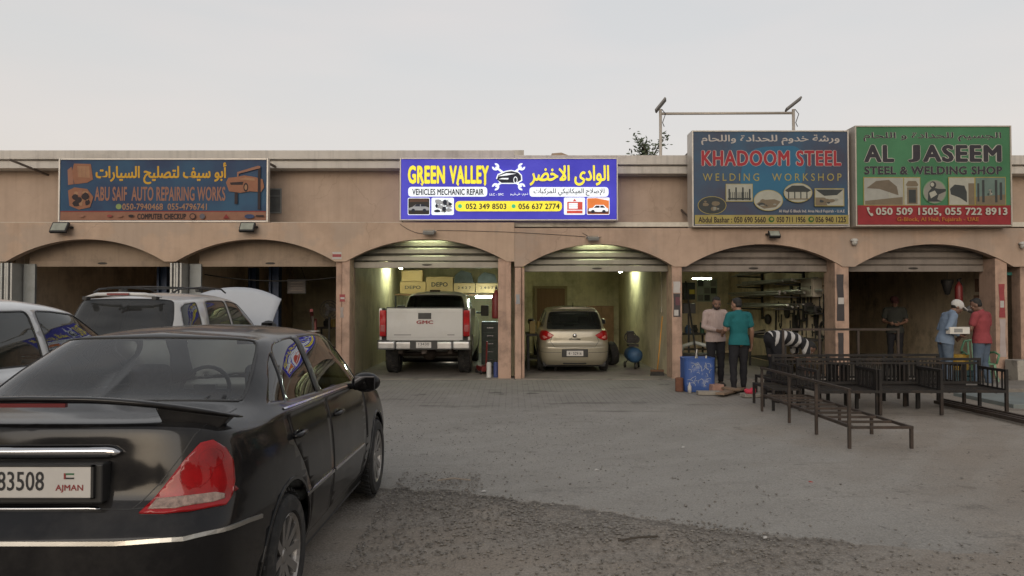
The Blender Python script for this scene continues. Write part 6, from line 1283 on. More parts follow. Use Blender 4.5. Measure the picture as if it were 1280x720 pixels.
def g_clamp(m): m.bar((-.03, 0, .3), (-.03, 0, -.3), .03); m.bar((-.03, 0, .28), (-.03, .2, .28), .03); m.bar((-.03, 0, -.1), (-.03, .2, -.1), .03); m.tube([(-.03, .18, -.2), (-.03, .18, .1)], .015, 6)
def g_reel(m):
    for rr_ in (.14, .17, .20): m.tube([(-.04, rr_ * math.cos(a), rr_ * math.sin(a)) for a in np.linspace(0, 6.28, 22)], .014, 5, False)
wall_tool('grinding_disc', 'dark round grinding disc on the welding bay wall', 'disc', 19.3, 1.42, g_disc); wall_tool('pliers', 'long dark pliers hung on the welding bay wall', 'pliers', 18.5, 1.45, g_pl); wall_tool('bench_vice', 'dark vice on a bracket on the welding bay wall', 'vice', 17.3, 1.42, g_vice); wall_tool('clamp', 'steel clamp hanging high on the welding bay wall', 'clamp', 17.75, 1.95, g_clamp); wall_tool('cable_reel', 'coil of dark cable hung under the vice in the welding bay', 'cable coil', 17.05, 1.02, g_reel); wall_tool('clamp', 'long clamp hanging at the wall end by the pier', 'clamp', 16.85, 1.75, g_clamp); wall_tool('clamp', 'low hanging clamp near the striped shirt man', 'clamp', 18.9, 1.1, g_clamp)
def g_bar(m): m.bar((-.03, 0, .35), (-.03, .03, -.35), .035)
def g_hook(m): m.tube([(-.03, 0, .2), (-.03, 0, -.1), (-.03, .06, -.17), (-.03, .13, -.1), (-.03, .12, -.04)], .016, 6)
def g_mask(m): m.ball((-.08, 0, 0), (.09, .11, .15), 14, 8); m.box(-.175, -.15, -.06, .06, .02, .08)
def g_ham(m): m.bar((-.03, 0, -.2), (-.03, 0, .14), .028); m.cbox((-.04, 0, .16), (.05, .16, .055))
def g_plate(m): m.box(-.025, -.003, -.12, .12, -.4, .4)
for nm_, cat_, y_, z_, g_, what in (('iron_bar', 'bar', 17.0, 1.42, g_bar, 'short iron bar hung beside the vice'), ('hook', 'hook', 17.95, 1.62, g_hook, 'iron hook hung under the pale cabinet'), ('welding_mask', 'mask', 18.15, 1.95, g_mask, 'dark welding mask hung left of the pale cabinet'), ('hammer', 'hammer', 18.0, 1.25, g_ham, 'hammer hung between the pliers and the vice'), ('hammer', 'hammer', 18.3, 1.05, g_ham, 'low hammer hung under the pliers'), ('steel_plate', 'plate', 16.9, .95, g_plate, 'tall grey steel plate leaning at the pier end of the wall'), ('steel_plate', 'plate', 18.75, .9, g_plate, 'tall dark plate leaning behind the striped shirt man'), ('hook', 'hook', 19.7, 1.15, g_hook, 'iron hook low on the wall under the steel rack'), ('iron_bar', 'bar', 20.1, 1.1, g_bar, 'iron bar hung under the steel rack'), ('clamp', 'clamp', 17.5, 1.05, g_clamp, 'clamp hung below the vice'), ('welding_mask', 'mask', 20.6, 1.2, g_mask, 'dark welding mask hung under the far end of the rack')):
    wall_tool(nm_, what + ' in the welding bay', cat_, y_, z_, g_)
def g_chain(m):
    for k in range(9): m.tube([(-.03, .012 * math.cos(a) * (1 if k % 2 else 2), .3 - k * .06 + .035 * math.sin(a)) for a in np.linspace(0, 6.28, 9)], .008, 5, False)
def g_square(m): m.bar((-.02, -.02, -.25), (-.02, -.02, .25), .04, .008); m.bar((-.02, 0, .25), (-.02, .30, .25), .04, .008)
def g_saw(m): m.prism([(-.05, .22), (.06, .22), (.10, -.25), (-.02, -.28)], -.02, -.012, 'yz'); m.cbox((-.03, 0, .27), (.03, .13, .12))
for nm_, cat_, y_, z_, g_, what in (('chain', 'chain', 17.25, 1.78, g_chain, 'dark chain hung beside the pale cabinet'), ('steel_square', 'square', 18.45, 1.88, g_square, 'steel square hung above the pliers'), ('hand_saw', 'saw', 19.0, 1.75, g_saw, 'hand saw hung above the round grinding disc'), ('cable_reel', 'cable coil', 18.6, 1.15, g_reel, 'coil of dark cable hung under the pliers'), ('cable_reel', 'cable coil', 16.85, 1.30, g_reel, 'coil of dark cable at the pier end of the wall'), ('chain', 'chain', 19.9, 1.35, g_chain, 'dark chain hung under the middle of the steel rack'), ('steel_square', 'square', 17.6, 1.35, g_square, 'steel square hung behind the vice'), ('hand_saw', 'saw', 17.4, 1.15, g_saw, 'hand saw hung under the vice'), ('iron_bar', 'bar', 18.8, 1.35, g_bar, 'iron bar hung beside the round grinding disc'), ('chain', 'chain', 18.05, .95, g_chain, 'dark chain hung low under the hammers')):
    wall_tool(nm_, what + ' in the welding bay', cat_, y_, z_, g_)
for i in range(9):
    m = MB(); x_ = 6.0 + .11 * (i % 5); m.bar((x_, 17.1 + .35 * i, .84 + .04 * (i % 2)), (x_ + .5, 17.35 + .35 * i, .86 + .03 * (i % 3)), .035); o = m.build('steel_offcut', STK if i % 2 else IRON); tag(o, f'{["first", "second", "third", "fourth", "fifth", "sixth", "seventh", "eighth", "ninth"][i]} steel offcut from the front on the welding bay work table', 'offcut', 'offcuts on the work table')
t = thing('wall_cabinet', 'pale metal cabinet high on the welding bay wall', 'cabinet', (7.14, 17.5, 2.0)); m = MB(); m.box(-.22, 0, -.35, .35, -.22, .22); m.build('case', M('pale_cabinet', (.34, .31, .25), .6, var=.1, dirt=(.1, .08, .06), damt=.6), t, bevel=.01); m = MB(); m.box(-.235, -.222, -.32, .32, -.2, .2); m.build('door', M('pale_cabinet', (.34, .31, .25)), t); m = MB(); m.box(-.25, -.236, -.3, -.27, -.04, .04); m.build('handle', IRON, t)
bench_clutter('low dark work table along the welding bay wall', (6.6, 18.2, .02), .9, 2.6, .80, 8)
bench_clutter('dark work table at the back of the welding bay', (5.2, 22.8, .02), 1.5, .7, .72, 8); small_things(0, 4.5, 5.9, 22.5, 22.8, .74, 6, 21, 'the back table in the welding bay')
m = MB(); m.tube([(-.35, .1, 0.0), (-.3, 0, .2), (-.05, -.05, .28), (.25, 0, .2), (.5, .1, .02)], .045, 10); o = m.build('white_hose', M('dull_white_hose', (.38, .40, .36), .6), smooth=True); o.location = (4.25, 17.2, .45); tag(o, 'thick pale hose arched over a stand behind the blue bin', 'hose')
bench_clutter('small dark stand under the pale hose', (4.3, 17.25, .02), .95, .5, .46, 3)
# right welding bay
bench_clutter('dark workbench on the left of the far right welding bay', (8.1, 20.5, .02), 1.3, 2.2, .9, 8); small_things(0, 7.6, 8.6, 19.5, 20.2, .92, 5, 31, 'the bench in the far right welding bay')
t = thing('steel_cabinet', 'tall dark cabinet at the back of the far right welding bay', 'cabinet', (8.2, 23.6, .02)); m = MB(); m.box(-.7, .7, -.3, .3, 0, 2.1); m.build('case', IRON, t, bevel=.01)
for sg in (-1, 1): m = MB(); m.box(sg * .345 - .335, sg * .345 + .335, -.32, -.302, .05, 2.05); m.build('door', IRON, t)
o = MB().lathe([(0, -.2), (.05, -.18), (.13, .1), (.13, .16), (.11, .16), (.05, -.1), (0, -.12)], 16).build('hanging_basket', IRON, smooth=True); o.location = (10.05, 17.2, 2.02); tag(o, 'dark cone basket hanging by the extinguisher', 'basket')
o = MB().tube([(10.05, 17.2, 2.18), (10.05, 17.2, 3.3)], .006, 5).build('thin_cord', IRON); tag(o, 'thin cord holding the dark cone basket', 'cord')
def wall_note(label, y, z, w_, h, mat, xw=10.815):
    m = MB(); m.box(-.006, 0, -w_ / 2, w_ / 2, -h / 2, h / 2); o = m.build('wall_notice', mat); o.location = (xw, y, z); return tag(o, label, 'notice')
wall_note('brown printed notice at top right of the far right bay', 17.15, 2.05, .5, .3, M('brown_notice', (.25, .15, .10), .8, var=.3, scale=20)); wall_note('brown printed notice under the upper one in the far right bay', 17.2, 1.68, .5, .28, M('brown_notice', (.25, .15, .10)))
m = MB(); m.ball((0, 0, 0), (.13, .12, .09), 14, 8); m.lathe([(.12, -.02), (.19, -.03), (.19, -.015), (.12, 0)], 16, (0, -.04, 0)); o = m.build('cloth_cap', M('grey_cap_cloth', (.16, .16, .16), .9), smooth=True); o.location = (10.34, 16.75, 1.50); tag(o, 'grey cap hanging on the wall behind the red shirt man', 'cap')
GRN = M('green_plastic', (.10, .24, .135), .4, var=.06)
t = thing('plastic_chair', 'light green plastic chair behind the red shirt man', 'chair', (9.30, 14.85, 0), R(165)); m = MB(); m.prism(roundpoly([(-.24, -.22), (.24, -.22), (.22, .22), (-.22, .22)], .06), .42, .45, 'xy'); m.build('seat', GRN, t, bevel=.01)
for sx in (-1, 1):
    m = MB(); m.bar((sx * .20, .18, .43), (sx * .25, .24, 0), .045); m.build('leg', GRN, t); m = MB(); m.bar((sx * .21, -.19, .43), (sx * .27, -.24, 0), .045); m.build('leg', GRN, t)
    m = MB(); m.tube([(sx * .23, .2, .44), (sx * .28, .2, .62), (sx * .28, -.05, .66), (sx * .25, -.24, .64)], .02, 8); m.build('arm', GRN, t, smooth=True)
m = MB(); m.tube([(-.23, -.20, .44), (-.24, -.28, .70), (-.17, -.33, .86), (0, -.34, .89), (.17, -.33, .86), (.24, -.28, .70), (.23, -.20, .44)], .022, 8); [m.bar((x, -.22, .46), (x * .9, -.33, .86), .035, .01) for x in (-.12, -.04, .04, .12)]; m.build('backrest', GRN, t)
# posters and stickers on the piers
def poster(label, rect, Y, mat, extra=()):
    x0, x1, z0, z1 = X_(rect[0], Y), X_(rect[2], Y), Z_(rect[3], Y), Z_(rect[1], Y); t = thing('poster', label, 'poster', ((x0 + x1) / 2, Y, z0), 0, 'papers stuck on the piers'); w_ = (x1 - x0) / 2; h = z1 - z0; rj = random.Random(int(rect[0] * 7 + rect[1]))
    pts = [(-w_, 0)] + [(-w_ + rj.uniform(0, .02), h * k / 4) for k in range(1, 4)] + [(-w_, h), (w_ * .9, h)] + [(w_ - rj.uniform(0, .02), h * (4 - k) / 4) for k in range(1, 4)] + [(w_, 0)]
    m = MB(); m.prism(pts, -.004, 0); b_ = m.build('paper', mat, t)
    for q, mm in extra: m = MB(); m.box(-w_ + q[0] * 2 * w_, -w_ + q[2] * 2 * w_, -.0055, -.0045, q[1] * h, q[3] * h); m.build('printed_area', mm, b_)
PB = M('poster_black', (.035, .03, .032), .6, var=.3); PWH = M('poster_white', (.42, .40, .38), .7, var=.1); PRD = M('poster_red', (.26, .04, .045), .6, var=.25)
poster('white paper high on the pier left of the blue bin', (841.5, 352, 850.5, 366), 16.025, PWH); poster('dark poster with white corner on the pier above the blue bin', (841.5, 367, 850.5, 396), 16.025, PB, [((.1, .05, .7, .3), PWH), ((.3, .5, .9, .85), M('poster_maroon', (.10, .03, .04), .6))])
poster('tall black poster with a white scrap on the middle welding pier', (1045.5, 343, 1055, 401), 16.025, PB, [((.2, .36, .95, .50), PWH)]); poster('short black poster low on the middle welding pier', (1046.5, 416, 1054, 449), 16.025, PB)
poster('red poster on the right end pier', (1248, 355, 1256, 397), 16.025, PRD, [((.2, .3, .8, .5), PWH)]); poster('faded white poster low on the right end pier', (1248.5, 399, 1256.5, 446), 16.025, M('poster_faded', (.38, .32, .31), .8, var=.15))
poster('small red sticker on the pier left of the pickup', (424.5, 368, 432, 377), 16.025, PRD, [((.15, .35, .85, .6), PWH)]); poster('small white sticker under the red one left of the pickup', (425, 384, 430, 397), 16.025, M('sticker_dull', (.3, .26, .24), .7, var=.3)); poster('small red and white plate on the wall between two arches', (415, 315, 427, 324), 15.995, PWH, [((.05, .3, .95, .7), PRD)])
poster('grey sticker on the double pier between the blocks', (644.5, 368, 650, 380), 15.985, M('sticker_grey', (.25, .26, .27), .7))

# ================================================================== things in the yard
BIN = M('scratched_blue_paint', (.035, .085, .27), .5, 0, var=.1, dirt=(.40, .42, .46), damt=.9, dscale=4.5, dlo=.56)
t = thing('blue_bin', 'square blue bin scratched with white marks outside the welding bay', 'bin', (3.46, 13.95, 0)); out_ = roundpoly([(-.285, -.26), (.285, -.26), (.285, .26), (-.285, .26)], .14); vs = []; k = len(out_)
for s_, z in ((.94, 0), (1.0, .12), (1.0, .56), (1.03, .62), (.96, .62), (.93, .1), (0.0, .09)): vs += [(a * s_, b * s_, z) for a, b in out_]
m = MB(); m.add(vs, [(j * k + i, j * k + (i + 1) % k, (j + 1) * k + (i + 1) % k, (j + 1) * k + i) for j in range(6) for i in range(k)] + [tuple(range(k))[::-1]]); m.build('bin_body', BIN, t)
scr = MB(); rj = random.Random(5)
for i in range(24):
    x = rj.uniform(-.19, .19); z = rj.uniform(.12, .52); a = rj.uniform(-.9, .9); l_ = rj.uniform(.03, .11); pts = [(x + l_ * (q - .5) * math.cos(a) + .02 * math.sin(q * 5 + i), -.2625, z + l_ * (q - .5) * math.sin(a) * 1.6 + .02 * math.cos(q * 4 + i)) for q in (0, .33, .66, 1)]
    for p, q in zip(pts, pts[1:]): scr.bar(p, q, .008, .002, up=(0, 1, 0))
scr.build('paint_scratches', M('scratch_white', (.30, .33, .38), .6), t)
for i, (x, y, a) in enumerate(((-.1, .05, .25), (.08, -.05, -.2), (.15, .1, .12))):
    o = MB().tube([(3.46 + x, 13.95 + y, .14), (3.46 + x + a * .5, 13.95 + y + .05, .14 + .62 - i * .06)], .018, 8).build('metal_offcut', STK); tag(o, f'steel offcut {("tallest", "leaning", "shortest")[i]} of three standing in the blue bin', 'offcut', 'offcuts in the blue bin')
o = MB().lathe([(0, 0), (.075, 0), (.075, .24), (.06, .25), (.06, .1), (0, .1)], 16).build('rusty_tin', M('rust', (.14, .06, .035), .85, var=.35, scale=12)); o.location = (3.10, 13.85, 0); tag(o, 'rusty brown tin beside the blue bin', 'tin')
o = MB().lathe([(0, 0), (.035, 0), (.035, .12), (.012, .16), (.012, .19), (0, .19)], 12).build('white_bottle', PWH, smooth=True); o.location = (3.22, 13.55, 0); tag(o, 'small white bottle in front of the blue bin', 'bottle')
CONC = M('concrete_offcut', (.26, .235, .20), .9, var=.15, bump=.3); PLK = M('old_plank', (.20, .14, .095), .85, var=.25, scale=3, stretch=(1, 8, 8))
for nm, lab, cat, c_, d_, rz, mt in (('wooden_plank', 'long brown plank lying beside the teal shirt man', 'plank', (3.95, 13.45, .05), (.16, 1.1, .04), -.65, PLK), ('wooden_plank', 'short plank lying across the long one by the blue bin', 'plank', (3.86, 13.62, .09), (.14, .75, .035), .45, PLK), ('wooden_block', 'pinkish wooden block at the end of the planks', 'block', (3.72, 13.72, .075), (.22, .3, .15), .2, M('pink_wood', (.30, .18, .14), .85, var=.2)), ('paving_slab', 'grey slab in front of the teal shirt man', 'slab', (4.18, 13.0, .03), (.36, .22, .06), .1, CONC), ('paving_slab', 'grey slab lying in front of the blue bin', 'slab', (3.52, 13.35, .03), (.42, .2, .06), -.06, CONC)):
    m = MB(); m.cbox((0, 0, 0), d_); o = m.build(nm, mt, bevel=.006); o.location = c_; o.rotation_euler = (0, 0, rz); tag(o, lab, cat)
m = MB(); m.ball((0, 0, .03), (.10, .08, .05), 14, 8); m.ball((.05, .03, .06), (.06, .05, .04), 10, 6); m.ball((-.06, .01, .05), (.05, .05, .035), 10, 6); o = m.build('red_rag', M('bright_red_cloth', (.50, .04, .07), .85), smooth=True); o.location = (4.14, 12.98, .06); tag(o, 'bright red rag on the grey slab by the teal shirt man', 'rag')
# welded steel furniture
BLS = M('black_primer_steel', (.018, .016, .015), .55, .3, var=.4, scale=7, dirt=(.10, .065, .045), damt=.5, dscale=3)
RUS = M('brown_primer_steel', (.048, .036, .029), .6, .3, var=.35, scale=6, dirt=(.10, .06, .04), damt=.45, dscale=3)
t = thing('bed_frame', 'long low brown steel bed frame nearest the camera', 'bed frame', (4.1, 9.35, 0))
Lx, Ly = .345, 1.02
def leg(x, y, h, mt=RUS, par=t): m = MB(); m.box(x - .016, x + .016, y - .016, y + .016, 0, h); m.build('leg', mt, par)
for y in (-Ly, -.12, .78): leg(-Lx, y, .635)
for y in (-Ly, -.10, .80): leg(Lx, y, .225)
m = MB(); m.bar((-Lx + .02, -Ly, .235), (Lx + .019, -Ly, .235), .030); m.bar((Lx, -Ly + .02, .235), (Lx, 1.9, .235), .030); m.bar((-Lx + .037, -Ly + .02, .235), (-Lx + .037, 1.9, .235), .034); m.bar((-Lx + .02, 1.9, .235), (Lx + .018, 1.9, .235), .030); m.build('side_rail', RUS, t)
for y in (-.62, -.25, .12, .5, .9, 1.3, 1.6):
    m = MB(); m.bar((-Lx + .055, y, .235), (Lx - .019, y, .235), .028); m.build('cross_bar', RUS, t)
m = MB(); m.bar((-Lx, -Ly - .019, .653), (-Lx, 1.92, .651), .030); m.build('top_rail', RUS, t)
for y in (1.88,): leg(-Lx, y, .635); leg(Lx, y, .215)
def steel_bench(label, loc, rz=0):
    t = thing('steel_bench', label, 'steel bench', loc, rz, 'black welded benches with barred backs'); w_ = .46
    for sx in (-1, 1):
        for y, h in ((-.34, .62), (.34, .78)):
            m = MB(); m.box(sx * w_ - .02, sx * w_ + .02, y - .02, y + .02, 0, h); m.build('leg', BLS, t)
        m = MB(); m.bar((sx * w_, -.36, .64), (sx * w_, .32, .64), .04); m.bar((sx * w_, -.32, .36), (sx * w_, .32, .36), .035)
        for k in range(5): m.bar((sx * w_, -.24 + k * .12, .36), (sx * w_, -.24 + k * .12, .62), .018)
        m.build('arm', BLS, t)
    m = MB(); m.bar((-w_ + .02, -.34, .34), (w_ - .02, -.34, .34), .04); m.bar((-w_ + .02, .30, .34), (w_ - .02, .30, .34), .04)
    for k in range(6): m.bar((-w_ + .02, -.24 + k * .1, .345), (w_ - .02, -.24 + k * .1, .345), .026)
    for k in range(4): m.bar((-.33 + k * .22, -.32, .32), (-.33 + k * .22, .28, .32), .02)
    m.build('seat_grid', BLS, t)
    m = MB(); m.bar((-w_ + .02, .34, .76), (w_ - .02, .34, .76), .04); m.bar((-w_ + .02, .34, .70), (w_ - .02, .34, .70), .03); m.bar((-w_ + .02, .34, .40), (w_ - .02, .34, .40), .035)
    for k in range(13): m.bar((-.39 + k * .065, .34, .40), (-.39 + k * .065, .34, .70), .016)
    m.build('backrest', BLS, t); return t
bp = steel_bench('black barred bench at the left end of the front row', (4.86, 11.15, 0), .04)
for lab, loc, rz in (('black barred bench in the middle of the front row', (5.78, 11.2, 0), -.03), ('black barred bench at the right end of the front row', (6.74, 11.22, 0), -.05), ('black barred bench pushed in behind the left front one', (4.78, 12.0, 0), .05), ('black barred bench pushed in behind the middle front one', (5.72, 12.1, 0), -.02), ('black barred bench pushed in behind the right front one', (6.68, 12.15, 0), .03)):
    c_ = copy_tree(bp); c_.location = loc; c_.rotation_euler.z = rz; c_['label'] = lab
def low_table(label, loc, w_, d, h):
    t = thing('steel_table_frame', label, 'table frame', loc, 0, 'low black table frames')
    for sx in (-1, 1):
        for sy in (-1, 0, 1): m = MB(); m.box(sx * w_ - .018, sx * w_ + .018, sy * d - .018, sy * d + .018, 0, h); m.build('leg', BLS, t)
    m = MB()
    for sx in (-1, 1): m.bar((sx * w_, -d - .018, h + .018), (sx * w_, d + .018, h + .018), .036)
    for k in range(5): m.bar((-w_ + .018, -d + k * d / 2, h + .018), (w_ - .018, -d + k * d / 2, h + .018), .03)
    m.build('top_frame', BLS, t)
low_table('low black table frame at the left end of the steel furniture', (4.55, 12.75, 0), .22, .5, .33); low_table('low black table frame half under the brown bed frame', (4.15, 11.75, 0), .2, .45, .30)
t = thing('open_steel_frame', 'tall open rectangular steel frame standing behind the benches', 'steel frame', (5.6, 12.72, 0))
for x in (-.98, -.36, .30, .98): m = MB(); m.box(x - .018, x + .018, -.018, .018, 0, 1.16); m.build('post', RUS, t)
m = MB(); m.bar((-1.0, 0, 1.18), (1.0, 0, 1.18), .036); m.build('top_rail', RUS, t); m = MB(); m.bar((-1.25, -.037, .74), (1.02, -.037, .74), .036); m.build('middle_rail', RUS, t)
for i, (x, y0, y1) in enumerate(((6.90, 9.6, 12.1), (7.02, 9.3, 12.2), (7.16, 9.9, 12.4))):
    m = MB(); m.bar((x, y0, .03 if i else .03), (x - .05, y1, .03), .05, .05); o = m.build('steel_bar', RUS); tag(o, f'{("left", "middle", "right")[i]} of three long steel bars lying on the ground by the benches', 'steel bar', 'steel bars on the ground')
t = thing('concrete_platform', 'thin pale blue painted concrete platform at right', 'platform', (9.3, 12.45, 0)); m = MB(); m.box(-1.45, 3, -.75, .85, -.1, .045); m.build('slab', M('faded_blue_concrete', (.17, .195, .19), .85, var=.12, scale=2, dirt=(.15, .13, .11), damt=.7, dscale=1.5), t, bevel=.012)
m = MB(); m.box(-1.2, 3, .9, 2.4, -.1, .10); m.build('step', SLAB, t, bevel=.012)
t = thing('concrete_trough', 'grey concrete trough with dark paint stain at the right edge', 'trough', (10.9, 15.75, 0)); m = MB(); m.prism([(-.36, .0), (.5, .0), (.54, .44), (-.38, .44)], -.2, .2); m.build('trough_body', M('stained_concrete', (.36, .34, .30), .9, var=.12, dirt=(.06, .05, .045), damt=.9, dscale=2.6, dlo=.48), t, bevel=.015)
m = MB(); m.box(-.40, -.36 if False else -.395, -.2, .2, .0, .44); 
for i, (px, py) in enumerate(((853, 557), (955, 668), (605, 611), (1011, 600), (745, 585))):
    Y = 1.6 * F / (py - 381); m = MB(); m.add([(-.022, -.012, 0), (.018, -.018, .006), (.025, .012, .002), (-.012, .018, .009), (0, 0, .014)], [(0, 1, 4), (1, 2, 4), (2, 3, 4), (3, 0, 4), (3, 2, 1, 0)]); o = m.build('paper_scrap', M('scrap_red', (.3, .05, .04), .8) if i == 3 else M('scrap_white', (.42, .41, .39), .8)); o.location = (X_(px, Y), Y, -.012); tag(o, ('white paper scrap on the ground in the middle of the yard', 'white paper scrap on the ground nearest the camera', 'white scrap on the edge of the dark gravel', 'tiny red scrap on the ground before the bed frame', 'white scrap on the grey ground before the hatchback')[i], 'scrap')
o = MB().tube([(-.14, 0, .008), (0, .03, .02), (.16, -.01, .012)], .008, 6).build('dry_stick', M('pale_stick', (.28, .24, .2), .9)); o.location = (X_(567, 6.8), 6.8, 0); tag(o, 'pale dry stick lying on the dark gravel', 'stick')
o = MB().tube([(-.13, -.03, .008), (0, 0, .02), (.15, .05, .012)], .008, 6).build('dry_stick', M('dark_stick', (.06, .05, .04), .9)); o.location = (X_(795, 5.1), 5.1, 0); tag(o, 'dark dry stick lying nearest the camera', 'stick')

# ================================================================== on and behind the roof
PIPE = M('pale_pipe', (.42, .38, .33), .5, .2, var=.08)
t = thing('solar_pole_frame', 'pale pipe frame on the roof carrying two small solar panels', 'pipe frame', (6.4, 22, 3.62)); zt = Z_(141, 22) - 3.62
for px, lo, hi in ((826.5, (820.5, 138), (833, 122.5)), (993.5, (984, 136.5), (1003, 121.5))):
    x = X_(px, 22) - 6.4; m = MB(); m.tube([(x, 0, 0), (x, 0, zt + .13)], .045, 10); po = m.build('post', PIPE, t, smooth=True)
    a = Vector((X_(lo[0], 22) - 6.4, 0, Z_(lo[1], 22) - 3.62)); b = Vector((X_(hi[0], 22) - 6.4, 0, Z_(hi[1], 22) - 3.62)); m = MB(); m.bar(a, b, .22, .05, up=(0, .2, 1)); m.build('solar_panel', M('solar_cell', (.13, .125, .12), .4, .2), po)
    m = MB(); m.tube([(x + .03, -.05, zt + .12), (x + .14, -.05, zt - .02), (x + .05, -.05, zt - .28), (x + .1, -.05, zt - .4)], .012, 6); m.build('loose_cable', BLACKPL, po, smooth=True)
m = MB(); m.tube([(X_(828.5, 22) - 6.4, 0, zt), (X_(991.5, 22) - 6.4, 0, zt + .02)], .04, 10); m.build('crossbar', PIPE, t, smooth=True)
t = thing('tree', 'sparse dark treetop showing above the roof coping', 'tree', (5.55, 30, 0)); m = MB()
m.tube([(0, 0, 0), (.1, 0, 2.5), (0, .1, 5.0), (.05, 0, 7.5)], [.16, .13, .10, .05], 8)
rj = random.Random(12); tips = []
for k in range(46):
    a = rj.uniform(0, 6.28); l_ = rj.uniform(.35, 1.0); z = rj.uniform(5.6, 7.75); d = Vector((math.cos(a) * l_ * .8, math.sin(a) * l_ * .8, rj.uniform(.35, 1.1) * min(1, (8.75 - z) / 1.3))); p0 = Vector((.03, 0, min(z, 7.4))); p1 = p0 + d; m.tube([p0, p0 + d * .5 + Vector((0, 0, .06)), p1], [.03, .018, .007], 5); tips += [p0 + d * q for q in (.55, .8, 1.0)]
m.build('trunk', M('tree_bark', (.07, .055, .045), .95, var=.3), t)
V = []; Fs = []
for p in tips:
    for j in range(11):
        c_ = p + Vector((rj.gauss(0, .13), rj.gauss(0, .13), rj.gauss(0, .12))); e1 = Vector((rj.gauss(0, 1), rj.gauss(0, 1), rj.gauss(0, .6))).normalized(); e2 = e1.orthogonal().normalized(); l_ = rj.uniform(.07, .13); w_ = l_ * .5; o_ = len(V); V += [c_ - e1 * l_, c_ + e2 * w_, c_ + e1 * l_, c_ - e2 * w_]; Fs.append((o_, o_ + 1, o_ + 2, o_ + 3))
m = MB(); m.add(V, Fs); m.build('crown', M('tree_leaf', (.055, .075, .035), .7, var=.4, scale=3), t)
# ================================================================== people
from mathutils import noise
def limb(m, pts, n=14):
    """closed tube through (point, radius along, radius across) with rounded ends"""
    P = [Vector(p[0]) for p in pts]; k = len(P); vs = []; ref = None; rings = []
    for i in range(k):
        t = (P[min(i + 1, k - 1)] - P[max(i - 1, 0)]).normalized()
        if ref is None:
            ref = Vector(pts[0][3]) if len(pts[0]) > 3 else Vector((1, 0, 0))
            if abs(ref.dot(t)) > .9: ref = Vector((0, 1, 0))
        ref = (ref - t * ref.dot(t)).normalized(); b = t.cross(ref); a_, b_ = pts[i][1], pts[i][2] if len(pts[i]) > 2 and pts[i][2] else pts[i][1]
        def ring(c, s): rings.append([c + (ref * math.cos(q) * a_ + b * math.sin(q) * b_) * s for q in np.linspace(0, 2 * math.pi, n, endpoint=False)])
        h = min(a_, b_)
        if i == 0:
            for q in (1.35, .9, .45): ring(P[0] - t * h * math.sin(q) * .8, math.cos(q))
        ring(P[i], 1)
        if i == k - 1:
            for q in (.45, .9, 1.35): ring(P[i] + t * h * math.sin(q) * .8, math.cos(q))
    r = len(rings); V = [v for g in rings for v in g]
    Fs = [(i * n + j, i * n + (j + 1) % n, (i + 1) * n + (j + 1) % n, (i + 1) * n + j) for i in range(r - 1) for j in range(n)] + [tuple(range(n))[::-1], tuple(range((r - 1) * n, r * n))]
    m.add(V, Fs); return m
def knit(m, name, mat, parent, vox=.011, smooth=5):
    o = m.build(name, mat, parent)
    rm = o.modifiers.new('fuse', 'REMESH'); rm.mode = 'VOXEL'; rm.voxel_size = vox
    sm = o.modifiers.new('soften', 'SMOOTH'); sm.factor = .5; sm.iterations = smooth
    par = o.parent; o.parent = None; bake(o); o.parent = par
    o.data.polygons.foreach_set('use_smooth', [True] * len(o.data.polygons)); return o
SKIN = M('brown_skin', (.24, .135, .09), .6, var=.12, scale=8); SKIN2 = M('dark_brown_skin', (.15, .082, .055), .6, var=.12, scale=8)
HAIR = M('black_hair', (.010, .009, .008), .7, var=.3, scale=40); EYEW = M('eye_white', (.5, .47, .44), .3); LIPS = M('lip_brown', (.13, .055, .045), .5)
SHOE = M('dark_shoe', (.03, .026, .024), .7, var=.2)
